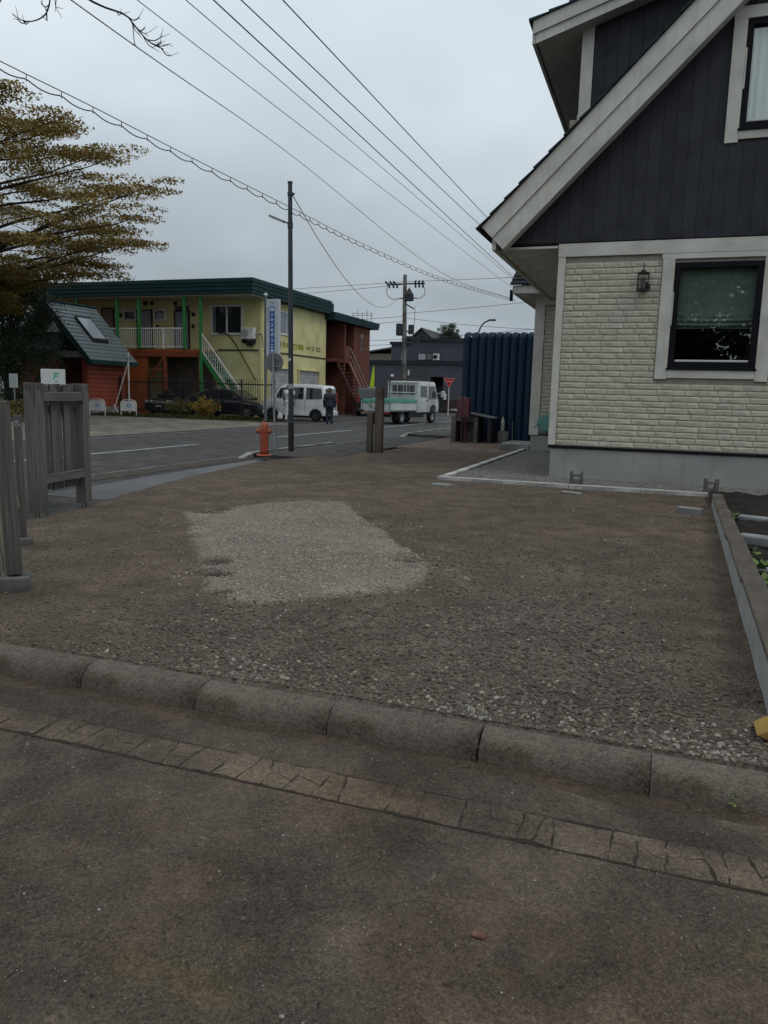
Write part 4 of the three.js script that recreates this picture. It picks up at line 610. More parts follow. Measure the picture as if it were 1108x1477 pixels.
// ================================================================ ACROSS THE ROAD
// lettering drawn as strokes
const GL = {
  ツ: [[[.15, .25], [.25, .45]], [[.42, .2], [.5, .4]], [[.85, .2], [.7, .6], [.3, .92]]], キ: [[[.15, .35], [.82, .25]], [[.1, .64], [.9, .52]], [[.42, .08], [.58, .95]]],
  ヌ: [[[.15, .2], [.82, .2], [.6, .6], [.12, .92]], [[.3, .45], [.8, .85]]], ザ: [[[.05, .35], [.9, .35]], [[.3, .1], [.3, .6]], [[.68, .1], [.68, .55], [.4, .95]], [[.84, .02], [.9, .14]], [[.95, 0], [1, .12]]],
  ワ: [[[.15, .45], [.15, .2], [.85, .2], [.75, .6], [.35, .95]]], 工: [[[.12, .2], [.88, .2]], [[.5, .2], [.5, .85]], [[.05, .85], [.95, .85]]],
  務: [[[.05, .12], [.42, .12], [.25, .3]], [[.05, .35], [.45, .35], [.38, .5]], [[.25, .35], [.25, .95]], [[.25, .6], [.05, .8]], [[.62, .05], [.52, .25]], [[.58, .15], [.92, .15], [.55, .5]], [[.62, .25], [.95, .5]], [[.52, .62], [.9, .62], [.82, .95]], [[.7, .5], [.55, .95]]],
  店: [[[.5, 0], [.5, .12]], [[.1, .14], [.95, .14]], [[.18, .14], [.18, .5], [.05, .95]], [[.55, .2], [.55, .5]], [[.55, .34], [.85, .34]], [[.35, .52], [.88, .52], [.88, .92], [.35, .92], [.35, .52]]],
  有: [[[.1, .2], [.9, .2]], [[.45, .05], [.1, .6]], [[.35, .4], [.35, .95]], [[.35, .4], [.8, .4], [.8, .95]], [[.35, .58], [.8, .58]], [[.35, .75], [.8, .75]], [[0, .1], [-.06, .5], [0, .95]], [[1, .1], [1.06, .5], [1, .95]]],
  止: [[[.5, .1], [.5, .9]], [[.5, .45], [.8, .45]], [[.22, .4], [.22, .9]], [[.05, .9], [.95, .9]]], ま: [[[.15, .25], [.85, .25]], [[.2, .48], [.8, .48]], [[.5, .08], [.5, .75], [.3, .9], [.2, .78], [.4, .68], [.85, .9]]], れ: [[[.25, .08], [.25, .95]], [[.08, .3], [.35, .3], [.08, .75]], [[.35, .45], [.6, .25], [.68, .4], [.65, .8], [.8, .88], [.95, .7]]],
};
function canvasTex(w, h, draw) { const c = document.createElement('canvas'); c.width = w; c.height = h; const x = c.getContext('2d'); draw(x, w, h); const t = new THREE.CanvasTexture(c); t.colorSpace = THREE.SRGBColorSpace; return t; }
function glyph(x, ch, px, py, s, lw) { x.lineWidth = lw; x.lineCap = 'round'; x.lineJoin = 'round'; for (const st of GL[ch]) { x.beginPath(); st.forEach(([a, b], i) => (i ? x.lineTo(px + a * s, py + b * s) : x.moveTo(px + a * s, py + b * s))); x.stroke(); } }
function printed(name, tex, w, h, parent, p, ry = 0, o = {}) { const g = new THREE.PlaneGeometry(w, h); const m = new THREE.MeshPhysicalMaterial({ map: tex, roughness: o.r ?? 0.6 }); const q = mesh(name, g, m, parent); q.position.set(...p); q.rotation.y = ry; return q; }

const mYellow = mat(lin(0.74, 0.68, 0.35), { t: 'plain', s: 0.25, r: 0.85 });
const mRoofG = [0, 1].map((k) => mat(lin(0.015 + 0.003 * k, 0.05 + 0.006 * k, 0.052 + 0.005 * k), { t: 'plain', s: 0.4, r: 0.6, sp: 0.3 }));
const mGreen = mat(lin(0.03, 0.17, 0.05), { r: 0.6 });
const mWhiteP = mat(lin(0.72, 0.72, 0.69), { t: 'weather', s: 0.7, r: 0.6 });
const mOrange = mat(lin(0.36, 0.095, 0.025), { t: 'weather', s: 0.4, r: 0.8 });
const mRedSteel = mat(lin(0.2, 0.05, 0.022), { r: 0.7 });
const mDoor = mat(lin(0.28, 0.30, 0.33), { t: 'plain', s: 1, r: 0.6 });
const mDarkGlass = mat(lin(0.02, 0.024, 0.028), { r: 0.08 });
const mDark = mat(lin(0.02, 0.02, 0.021), { r: 0.9 });
const mShut = mat(lin(0.42, 0.42, 0.42), { t: 'plain', s: 0.5, r: 0.6 });
{ // two storey yellow workshop with an open gallery
  const X1 = -20.53, X0 = -36, F = -37.5, B = -46.0, t = thing('yellow_building', 'two storey yellow building with green eaves, open gallery and garage shutters', 'building');
  const y0 = -0.08;
  obj('wall', bx(X0, X1, y0, 6.2, F, B), mYellow, t); obj('corner_board', rb(X1 - 0.14, X1 + 0.03, y0, 6.2, F - 0.2, F + 0.03, 0.01), mYellow, t);
  obj('floor_band', [bx(-23.2, X1 - 0.145, 3.44, 3.52, F + 0.005, F + 0.05), bx(X1 + 0.001, X1 + 0.04, 3.42, 3.5, F - 0.21, B)], mat(lin(0.05, 0.055, 0.04), { r: 0.8 }), t);
  // green eaves: stepped boards round the flat roof
  const RX0 = X0 - 0.4, RX1 = -20.03, RF = -35.6, RB = -45.5;
  for (let k = 0; k < 4; k++) { const y = 6.22 + k * 0.19, o = 0.035 * k; obj('eave_board', [bx(RX0, RX1 + o, y, y + 0.186, RF - 0.1, RF + o), bx(RX1 - 0.1, RX1 + o, y, y + 0.186, RF - 0.101, RB)], mRoofG[k % 2], t); }
  obj('roof_slab', bx(RX0 + 0.02, RX1 - 0.11, 6.201, 6.93, RF - 0.11, B - 0.3), mRoofG[0], t); obj('gallery_soffit', bx(RX0 + 0.02, RX1 - 0.11, 6.15, 6.199, RF - 0.11, F + 0.002), mat(lin(0.4, 0.4, 0.3)), t);
  // openings on the gallery wall
  const door = (a, b, top, m = mDoor) => { const d = obj('door', rb(a, b, 3.52, top, F + 0.004, F + 0.05, 0.01), m, t); obj('door_frame', [bx(a - 0.07, a - 0.003, 3.52, top + 0.07, F + 0.003, F + 0.07), bx(b + 0.003, b + 0.07, 3.52, top + 0.07, F + 0.003, F + 0.07), bx(a - 0.002, b + 0.002, top + 0.004, top + 0.07, F + 0.003, F + 0.065)], mDark, d); obj('handle', rb(b - 0.14, b - 0.08, 4.35, 4.5, F + 0.051, F + 0.09, 0.01), mSteel, d); return d; };
  door(-30.85, -30.1, 5.75, mat(lin(0.2, 0.16, 0.14), { r: 0.7 })); door(-28.42, -27.5, 5.62); const d3 = door(-25.9, -25.05, 5.55); obj('transom', bx(-25.9, -25.05, 5.6, 5.85, F + 0.004, F + 0.04), mDarkGlass, d3);
  const window_ = (a, b, c, d, nm = 2) => { const w = obj('window', [rb(a, b, d - 0.12, d, F + 0.003, F + 0.08, 0.01), rb(a, b, c, c + 0.12, F + 0.003, F + 0.08, 0.01), rb(a, a + 0.11, c + 0.121, d - 0.121, F + 0.003, F + 0.08, 0.01), rb(b - 0.11, b, c + 0.121, d - 0.121, F + 0.003, F + 0.08, 0.01), ...(nm > 1 ? [rb((a + b) / 2 - 0.05, (a + b) / 2 + 0.05, c + 0.121, d - 0.121, F + 0.003, F + 0.06, 0.01)] : [])], mWhiteP, t); if (nm > 1) { obj('pane', bx(a + 0.111, (a + b) / 2 - 0.051, c + 0.121, d - 0.121, F + 0.004, F + 0.02), mDarkGlass, w); obj('pane', bx((a + b) / 2 + 0.051, b - 0.111, c + 0.121, d - 0.121, F + 0.004, F + 0.02), mDarkGlass, w); obj('curtain_edge', bx(a + 0.13, a + 0.3, c + 0.14, d - 0.14, F + 0.021, F + 0.024), mat(lin(0.12, 0.14, 0.14)), w); } else obj('pane', bx(a + 0.111, b - 0.111, c + 0.121, d - 0.121, F + 0.004, F + 0.02), mDarkGlass, w); };
  window_(-23.62, -21.62, 4.28, 5.9); window_(-29.42, -28.5, 5.05, 5.72, 1); window_(-27.36, -26.5, 5.05, 5.72, 1);
  for (const [x, y] of [[-27.9, 6.02], [-27.45, 6.02], [-25.9, 6.0], [-24.75, 5.4], [-29.6, 5.4]]) obj('vent_hood', lathe([[0, 0.1], [0.1, 0.07], [0.12, 0], [0, 0]], 12).rotateX(Math.PI / 2).translate(x, y, F + 0.003), mDark, t);
  for (const x of [-24.75, -27.1]) obj('meter', rb(x - 0.06, x + 0.06, 4.65, 4.85, F + 0.003, F + 0.09, 0.01), mDark, t);
  // gallery
  const GZ = -35.85;
  obj('deck', [bx(X0, -23.25, 3.28, 3.42, F + 0.01, GZ), ], mOrange, t); obj('deck_beam', bx(-31, -23.25, 3.02, 3.27, GZ - 0.1, GZ), mRedSteel, t);
  for (const x of [-31.2, -28.5, -27.08, -24.2, -23.2]) obj('gallery_post', rb(x - 0.075, x + 0.075, x < -23.5 ? 3.42 : -0.08, 6.15, GZ - 0.04, GZ + 0.11, 0.015), mGreen, t);
  const rail = obj('railing', [rb(-31.1, -24.28, 4.47, 4.54, GZ - 0.02, GZ + 0.04, 0.01), rb(-31.1, -24.28, 3.5, 3.55, GZ - 0.02, GZ + 0.04, 0.01), rb(-25.6, -25.5, 3.42, 4.47, GZ - 0.02, GZ + 0.05, 0.01)], mWhiteP, t); { const bs = []; for (let x = -31; x < -24.3; x += 0.13) bs.push(bx(x, x + 0.024, 3.55, 4.47, GZ, GZ + 0.02)); const o = obj('balusters', bs, mWhiteP, rail); o.userData.kind = 'stuff'; }
  obj('under_wall', bx(-31, -26.7, y0, 3.01, GZ - 0.2, GZ - 0.05), mOrange, t);
  obj('brace', [beam([-26.6, 1.5, GZ], [-25.6, 2.95, GZ], 0.09, 0.09), beam([-26.65, 2.35, GZ], [-25.55, 2.35, GZ], 0.08, 0.08), beam([-26.65, 1.55, GZ], [-25.55, 1.55, GZ], 0.08, 0.08)], mRedSteel, t); obj('steel_column', bx(-25.62, -25.46, y0, 3.01, GZ - 0.15, GZ), mRedSteel, t); obj('steel_column', bx(-23.4, -23.28, y0, 3.01, GZ - 0.15, GZ), mRedSteel, t); obj('under_deck_shade', bx(-26.6, -23.3, y0, 3.0, F + 0.02, F + 0.35), mat(lin(0.16, 0.13, 0.1), { t: 'wood', s: 0.8, r: 0.9 }), t);  // last slab is added: its dark brown stands in for shade under the deck
  // stairs down to the right
  const st = obj('staircase', [beam([-23.2, 3.2, GZ + 0.03], [-20.6, -0.05, GZ + 0.03], 0.06, 0.28), beam([-23.2, 3.2, GZ - 0.9], [-20.6, -0.05, GZ - 0.9], 0.06, 0.28)], mGreen, t); for (let k = 1; k < 16; k++) obj('tread', bx(-23.2 + k * 0.163 - 0.13, -23.2 + k * 0.163 + 0.13, 3.3 - k * 0.204, 3.34 - k * 0.204, GZ - 0.86, GZ - 0.01), mGreen, st);
  const sr = obj('stair_railing', [beam([-23.3, 4.42, GZ + 0.05], [-20.6, 1.05, GZ + 0.05], 0.05, 0.07), beam([-23.3, 3.55, GZ + 0.05], [-20.6, 0.18, GZ + 0.05], 0.04, 0.05)], mWhiteP, t); { const bs = []; for (let k = 0; k < 21; k++) { const x = -23.25 + k * 0.13; bs.push(bx(x, x + 0.026, 4.38 - (x + 23.3) * 1.248 - 0.86, 4.38 - (x + 23.3) * 1.248, GZ + 0.04, GZ + 0.065)); } const o = obj('balusters', bs, mWhiteP, sr); o.userData.kind = 'stuff'; }
  obj('handrail', [tube([[-23.1, 4.35, F + 0.1], [-22.6, 4.35, F + 0.1], [-20.8, 1.9, F + 0.1]], 0.035), cyl([-22.7, 4.45, F + 0.1], [-22.7, 4.3, F], 0.03)], mat(lin(0.1, 0.08, 0.05)), t);
  // air conditioner on a bracket
  const ac = obj('air_conditioner', rb(-21.55, -20.78, 4.05, 4.65, F + 0.12, F + 0.42, 0.03), mWhiteP, t); obj('fan_grille', lathe([[0, 0], [0.22, 0], [0.23, 0.012], [0, 0.012]], 20).rotateX(Math.PI / 2).translate(-21.3, 4.35, F + 0.421), mat(lin(0.3, 0.3, 0.28)), ac); obj('bracket', [bx(-21.5, -21.44, 3.85, 4.05, F + 0.01, F + 0.4), bx(-20.9, -20.84, 3.85, 4.05, F + 0.01, F + 0.4), bx(-21.3, -21.0, 3.7, 3.95, F + 0.05, F + 0.25)], mDark, ac); obj('pipe', tube([[-20.8, 4.3, F + 0.2], [-20.6, 4.4, F + 0.1], [X1 + 0.05, 4.3, F + 0.02], [X1 + 0.06, 3.6, F - 0.1]], 0.035), mat(lin(0.35, 0.34, 0.25)), ac);
  obj('downpipe', cyl([X1 + 0.05, y0, F - 0.1], [X1 + 0.05, 6.15, F - 0.1], 0.04, 0.04), mYellow, t);
  // right face
  const w2 = obj('window', [bx(X1 + 0.002, X1 + 0.06, 4.48, 4.58, -39.5, -41.3), bx(X1 + 0.002, X1 + 0.06, 5.72, 5.8, -39.5, -41.3), bx(X1 + 0.002, X1 + 0.06, 4.581, 5.719, -39.5, -39.6), bx(X1 + 0.002, X1 + 0.06, 4.581, 5.719, -41.2, -41.3), bx(X1 + 0.002, X1 + 0.05, 4.581, 5.719, -40.37, -40.43)], mWhiteP, t); obj('pane', bx(X1 + 0.003, X1 + 0.02, 4.581, 5.719, -39.601, -41.199), mat(lin(0.16, 0.18, 0.2), { r: 0.15 }), w2);
  for (const [a, b] of [[-38.15, -40.85], [-41.9, -44.8]]) { const sh = obj('shutter', bx(X1 + 0.002, X1 + 0.012, y0, 2.58, a, b), mShut, t); for (let k = 0; k < 12; k++) obj('shutter_slat', rb(X1 + 0.012, X1 + 0.03, y0 + 0.01 + k * 0.22, y0 + 0.215 + k * 0.22, a - 0.06, b + 0.06, 0.008), mShut, sh); obj('shutter_frame', [bx(X1 + 0.013, X1 + 0.16, y0, 2.58, a, a - 0.055), bx(X1 + 0.013, X1 + 0.16, y0, 2.58, b + 0.055, b), bx(X1 + 0.002, X1 + 0.16, 2.582, 2.66, a, b)], mYellow, sh); }
  const letters = (str, z0, y0, s, lw, gap) => { const L = []; [...str].forEach((ch, i) => { for (const st of GL[ch]) for (let k = 1; k < st.length; k++) { const q = ([a, b]) => V(X1 + 0.008, y0 + s * (1 - b), z0 - i * gap - a * s); L.push(beam(q(st[k - 1]), q(st[k]), lw, 0.008)); } }); return L; };
  obj('wall_lettering', letters('ツキヌキザワ工務店', -39.15, 3.78, 0.36, 0.075, 0.4), mat(lin(0.34, 0.36, 0.03), { r: 0.8 }), t);
  obj('wall_lettering', [...letters('工務店', -43.0, 3.86, 0.2, 0.04, 0.23)], mat(lin(0.3, 0.29, 0.1), { r: 0.8 }), t);
  obj('wall_lettering', ['3', '1', '0', '3'].flatMap((ch, i) => { const z = -43.95 - [0, 0.5, 0.72, 0.98][i], b = (a, c, d, e) => bx(X1 + 0.002, X1 + 0.01, 3.82 + c * 0.26, 3.82 + e * 0.26, z - a * 0.2, z - d * 0.2); return ch === '3' ? [b(0, 0, 1, 0.2), b(0.2, 0.42, 0.8, 0.6), b(0, 0.82, 1, 1), b(0.8, 0.2, 1, 0.82)] : ch === '1' ? [b(0.4, 0, 0.65, 1)] : [b(0, 0, 1, 0.2), b(0, 0.82, 1, 1), b(0, 0.2, 0.22, 0.82), b(0.78, 0.2, 1, 0.82)]; }), mat(lin(0.07, 0.05, 0.02), { r: 0.8 }), t);
}
{ // blue sign tower
  const p = onZ(386, 606, -31.4), t = thing('sign_tower', 'tall white and blue illuminated sign board on a grey pole beside the grass', 'sign', [p.x + 0.02, -0.06, -31.4]);
  obj('pole', cyl([-0.13, -0.05, 0], [-0.13, 5.55, 0], 0.07, 0.06, 14), mat(lin(0.12, 0.13, 0.14), { r: 0.6, m: 0.3 }), t); obj('pole_cap', lathe([[0, 0.14], [0.06, 0.12], [0.1, 0.06], [0.07, 0], [0, 0]], 14).translate(-0.13, 5.55, 0), mWhiteP, t);
  obj('sign_box', rb(-0.05, 0.56, 2.75, 5.4, -0.12, 0.12, 0.02), mat(lin(0.4, 0.43, 0.46), { r: 0.6 }), t);
  const tx = canvasTex(256, 1024, (x, w, h) => { x.fillStyle = '#a9b2b8'; x.fillRect(0, 0, w, h); x.fillStyle = '#33373d'; x.font = 'bold 64px sans-serif'; x.fillText('TO', 88, 84); x.fillStyle = '#1c4583'; x.fillRect(72, 116, 116, 900); x.strokeStyle = '#b9cbe0'; [...'有ツキヌキザワ工務店'].forEach((ch, i) => glyph(x, ch, 92, 128 + i * 89, 74, 11)); x.fillStyle = '#33476f'; for (let i = 0; i < 6; i++) x.fillRect(26, 130 + i * 46, 20, 30); });
  printed('sign_face', tx, 0.56, 2.6, t, [0.255, 4.08, 0.124]); obj('bracket', [bx(-0.14, -0.05, 5.1, 5.16, -0.03, 0.03), bx(-0.14, -0.05, 3.0, 3.06, -0.03, 0.03)], mSteel, t);
}
{ // brown block of flats with an outside stair
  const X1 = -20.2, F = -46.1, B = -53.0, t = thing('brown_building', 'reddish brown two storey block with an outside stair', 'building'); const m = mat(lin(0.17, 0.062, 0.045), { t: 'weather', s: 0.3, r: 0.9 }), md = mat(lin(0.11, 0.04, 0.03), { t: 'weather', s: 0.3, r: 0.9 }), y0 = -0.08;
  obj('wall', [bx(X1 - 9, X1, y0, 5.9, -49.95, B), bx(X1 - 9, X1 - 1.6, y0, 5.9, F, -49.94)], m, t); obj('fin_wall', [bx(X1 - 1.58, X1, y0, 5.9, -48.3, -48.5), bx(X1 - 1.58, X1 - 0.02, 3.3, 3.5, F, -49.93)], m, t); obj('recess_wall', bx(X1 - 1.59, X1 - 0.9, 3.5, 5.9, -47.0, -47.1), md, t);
  for (let k = 0; k < 3; k++) obj('eave_board', bx(X1 - 9.2, X1 + 0.35 + 0.03 * k, 5.92 + k * 0.15, 6.065 + k * 0.15, F + 0.3, B - 0.9), mRoofG[k % 2], t);
  const st = obj('staircase', [beam([X1 + 0.05, 3.3, -47.0], [X1 + 0.05, 0.0, -51.4], 0.06, 0.25), beam([X1 + 0.9, 3.3, -47.0], [X1 + 0.9, 0.0, -51.4], 0.06, 0.25)], mat(lin(0.25, 0.12, 0.1)), t); for (let k = 0; k < 15; k++) obj('tread', bx(X1 + 0.09, X1 + 0.86, 3.2 - k * 0.22, 3.24 - k * 0.22, -47.1 - k * 0.29, -47.36 - k * 0.29), mDark, st);
  obj('handrail', [beam([X1 + 0.95, 4.2, -47.0], [X1 + 0.95, 0.95, -51.4], 0.05, 0.05), beam([X1 + 0.95, 3.75, -47.0], [X1 + 0.95, 0.5, -51.4], 0.04, 0.04)], mat(lin(0.35, 0.3, 0.28)), st); obj('landing_panel', [bx(X1 + 0.02, X1 + 0.95, 3.3, 3.4, F, -47.0), bx(X1 + 0.9, X1 + 0.95, 3.4, 4.3, F, -47.0)], m, t);
  const win = (z0, z1, c, d) => { const w = obj('window', bx(X1 + 0.002, X1 + 0.05, c, d, z0, z1), mat(lin(0.3, 0.28, 0.26)), t); obj('pane', bx(X1 + 0.051, X1 + 0.056, c + 0.06, d - 0.06, z0 - 0.06, z1 + 0.06), mDarkGlass, w); }; win(-51.2, -51.5, 4.3, 5.4); win(-51.1, -51.9, 0.6, 1.7);
  obj('door', bx(X1 - 1.0, X1 - 0.1, y0, 2.1, -48.52, -48.56), mDark, t); obj('window', bx(X1 - 0.95, X1 - 0.25, 3.9, 5.3, -48.52, -48.58), mat(lin(0.14, 0.12, 0.12), { r: 0.2 }), t); obj('base_course', bx(X1, X1 + 0.06, y0, 0.5, -51.9, B), mConcDark, t);
  const an = obj('roof_aerial', [0, 1, 2, 3, 4].map((k) => cyl([X1 - 1 + k * 0.35, 6.3, -52.2], [X1 - 1 + k * 0.35, 7.0 + 0.2 * (k % 2), -52.2], 0.015)), mDark, t); obj('aerial_bar', [cyl([X1 - 1.1, 6.8, -52.2], [X1 + 0.5, 6.8, -52.2], 0.015), cyl([X1 - 1.1, 6.95, -52.2], [X1 + 0.5, 6.95, -52.2], 0.012)], mDark, an);
  const w = thing('concrete_block_pile', 'pile of pale concrete blocks at the foot of the brown building', 'blocks', [X1 + 1.6, y0, -50.6]); for (let k = 0; k < 4; k++) obj('block', rb(-0.3, 0.3, (k % 2) * 0.31, (k % 2) * 0.31 + 0.3, -0.7 + Math.floor(k / 2) * 0.75, -0.02 + Math.floor(k / 2) * 0.75, 0.02), mConc, w);
}
{ // public toilet hut with a steep roof
  const X1 = -26.75, X0 = -31.0, F = -31.35, B = -34.05, RX = -28.85, y0 = -0.07, t = thing('toilet_hut', 'small red tiled public toilet with steep grey green roof and skylight', 'hut'); const mr = mat(lin(0.27, 0.05, 0.03), { t: 'weather', s: 0.6, r: 0.8 }), mg = mat(lin(0.42, 0.2, 0.15), { r: 0.95 }), mrt = [0, 1, 2].map((k) => mat(lin(0.34, 0.068 + k * 0.004, 0.04), { t: 'plain', s: 1.4, r: 0.65 }));
  obj('wall', [bx(X1 - 0.2, X1, y0, 2.75, F, B), bx(X0, X0 + 0.2, y0, 2.75, F, B), bx(X0 + 0.201, X1 - 0.201, y0, 2.75, B + 0.2, B), bx(X0 + 0.201, -28.7, y0, 2.75, F - 0.2, F)], mg, t);
  const tl = [[], [], []]; const r = rng(8); for (let a = 0; a < 8; a++) for (let b = 0; b < 11; b++) tl[Math.floor(r() * 3)].push(bx(X1 + 0.001, X1 + 0.016, 0.33 + b * 0.215, 0.33 + b * 0.215 + 0.19, F - 0.01 - a * 0.336, F - 0.01 - a * 0.336 - 0.305)); tl.forEach((g, k) => { obj('wall_tiles', g, mrt[k], t).userData.kind = 'stuff'; });
  obj('plinth', bx(X1 - 0.1, X1 + 0.04, y0, 0.31, F + 0.02, B), mConc, t); obj('pilaster', bx(X1 - 0.28, X1 + 0.002, y0, 2.7, F + 0.003, F + 0.12), mr, t); obj('pilaster', bx(-28.75, -28.5, y0, 2.7, F + 0.003, F + 0.12), mr, t); obj('front_tiles', bx(X0, -28.76, y0, 2.6, F + 0.001, F + 0.02), mr, t);
  obj('lintel', rb(-28.7, X1 - 0.1, 2.72, 3.02, F + 0.02, F + 0.2, 0.02), mat(lin(0.3, 0.31, 0.33)), t);
  // roof: gable towards the road, courses down each slope
  const ry = (x) => 5.42 - Math.abs(x - RX) * (2.8 / 2.62); const n = 15, zf = F + 0.55, zb = B - 0.35;
  obj('gable', (() => { const g = ext([[RX - 2.5, ry(RX - 2.5) - 0.12], [RX + 2.5, ry(RX + 2.5) - 0.12], [RX, 5.25]], 0.1); g.translate(0, 0, F - 0.1); return g; })(), mat(lin(0.03, 0.035, 0.035)), t); obj('gable_window', (() => { const g = ext([[RX - 0.5, 3.95], [RX + 0.45, 3.95], [RX + 0.1, 4.5], [RX - 0.1, 4.5]], 0.02); g.translate(0, 0, F + 0.003); return g; })(), mat(lin(0.2, 0.22, 0.22), { r: 0.2 }), t);
  const mco = [mat(lin(0.17, 0.2, 0.215), { t: 'plain', s: 0.8, r: 0.45 }), mat(lin(0.15, 0.18, 0.195), { t: 'plain', s: 0.8, r: 0.45 })];
  for (let k = 0; k < n; k++) for (const s of [-1, 1]) { const a = 2.68 * k / n, b = 2.68 * (k + 1) / n + 0.03; const P = (q, h) => [RX + s * q, 5.42 - q * 1.0687 + h]; const pts = [P(a, 0.0), P(b, 0.0), P(b, 0.09), P(a, 0.035)]; const g = ext(s > 0 ? pts : pts.reverse(), zf - zb); g.translate(0, 0, zb); obj('roof_course', g, mco[k % 2], t); }
  obj('ridge_cap', rb(RX - 0.12, RX + 0.12, 5.4, 5.5, zb, zf, 0.03), mRoofG[1], t); for (const s of [-1, 1]) obj('barge_board', [beam([RX, 5.36, zf + 0.03], [RX + s * 2.75, 5.36 - 2.75 * 1.0687, zf + 0.03], 0.05, 0.24)], mRoofG[0], t); obj('eave_board', bx(RX + 2.66, RX + 2.74, 2.4, 2.62, zb, zf - 0.01), mRoofG[0], t);
  const sk = obj('skylight', [(() => { const q0 = 0.75, q1 = 1.85; const P = (q, h) => [RX + q, 5.42 - q * 1.0687 + h]; const g = ext([P(q0, 0.05), P(q1, 0.05), P(q1, 0.2), P(q0, 0.2)], 1.15); g.translate(0, 0, -33.2); return g; })()], mDark, t); obj('pane', (() => { const P = (q, h) => [RX + q, 5.42 - q * 1.0687 + h]; const g = ext([P(0.83, 0.203), P(1.77, 0.203), P(1.77, 0.21), P(0.83, 0.21)], 0.98); g.translate(0, 0, -33.11); return g; })(), mat(lin(0.35, 0.38, 0.42), { r: 0.15 }), sk);
  // porch roof
  const pz = F + 1.3; for (let k = 0; k < 6; k++) { const y = 3.72 - k * 0.12; const g = ext([[-pz - 0 + 1.1 - k * 0.2, y], [-pz + 1.1 - (k + 1) * 0.2, y - 0.12], [-pz + 1.1 - (k + 1) * 0.2, y - 0.08], [-pz + 1.1 - k * 0.2, y + 0.02]], 2.5); g.rotateY(Math.PI / 2); g.translate(-30.2, 0, 0); obj('porch_course', g, mRoofG[k % 2], t); }
  obj('porch_beam', bx(-30.2, -27.7, 2.86, 3.0, pz - 0.08, pz + 0.02), mRoofG[1], t); obj('porch_post', bx(-30.1, -29.96, y0, 2.86, pz - 0.1, pz), mr, t); obj('porch_post', bx(-27.95, -27.81, y0, 2.86, pz - 0.1, pz), mr, t);
  obj('lamp_globe', new THREE.SphereGeometry(0.09, 12, 8).translate(X1 + 0.12, 2.55, F - 0.4), mWhiteP, t);
}
{ // iron fence round the car park: every bar its own
  const Z = -33.5, xa = -26.6, xb = -17.62, t = thing('iron_fence', 'black iron bar fence between the grass and the parked cars', 'fence'); const m = mat(lin(0.008, 0.008, 0.01), { r: 0.5 });
  obj('rail', bx(xa, xb, 1.58, 1.64, Z - 0.02, Z + 0.02), m, t); obj('rail', bx(xa, xb, 0.18, 0.24, Z - 0.02, Z + 0.02), m, t);
  const bar = prep(cyl([0, 0.08, 0], [0, 1.86, 0], 0.016, 0.013, 5)), post = prep(bx(-0.035, 0.035, -0.1, 1.84, -0.035, 0.035));
  for (let x = xa + 0.06; x < xb - 0.02; x += 0.125) { const b = mesh('bar', bar, m, t); b.position.set(x, 0, Z); } for (let x = xa; x <= xb + 0.1; x += 1.795) { const b = mesh('post', post, m, t); b.position.set(x, 0, Z); }
}
{ // white steel post with a stay
  const p = onY(209, 598, -0.06); const t = thing('steel_post', 'thin white steel post with a slanting stay beside the toilet hut', 'post', [-25.35, -0.06, -32.6]); obj('post', cyl([0, 0, 0], [0, 3.1, 0], 0.04, 0.035, 10), mWhiteP, t); obj('stay', cyl([-0.95, 0, 0.1], [0.05, 2.75, 0], 0.03, 0.03, 8), mWhiteP, t); obj('stay', cyl([-0.9, 0.5, 0.1], [-0.55, 0.0, 0.1], 0.025, 0.025, 8), mWhiteP, t); obj('collar', [cyl([0, 2.7, 0], [0, 2.85, 0], 0.06), cyl([0, 1.6, 0], [0, 1.68, 0], 0.055)], mSteel, t);
}
{ // white barriers with a blue mark
  const tx = canvasTex(128, 128, (x, w, h) => { x.fillStyle = '#b8bcba'; x.fillRect(0, 0, w, h); x.fillStyle = '#2e6aa8'; x.fillRect(44, 30, 42, 50); x.fillStyle = '#d6dadb'; x.beginPath(); x.arc(64, 42, 7, 0, 7); x.fill(); x.fillRect(58, 50, 12, 24); });
  const mk = (x, z, l) => { const t = thing('barrier', l, 'barrier', [x, -0.065, z], 0.25); obj('frame', [tube([[-0.38, 0, 0], [-0.38, 0.62, 0], [-0.3, 0.75, 0], [0.3, 0.75, 0], [0.38, 0.62, 0], [0.38, 0, 0]], 0.022, 6, 40)], mWhiteP, t); obj('panel', ext([[-0.36, 0.25], [0.36, 0.25], [0.36, 0.62], [0.28, 0.73], [-0.28, 0.73], [-0.36, 0.62]], 0.02), mWhiteP, t); printed('pictogram', tx, 0.46, 0.42, t, [0, 0.47, 0.023]); };
  mk(-25.45, -30.35, 'small white barrier with blue sign standing in front of the red tiled wall'); mk(-24.35, -31.25, 'small white barrier with blue sign standing beside the thin steel post');
}
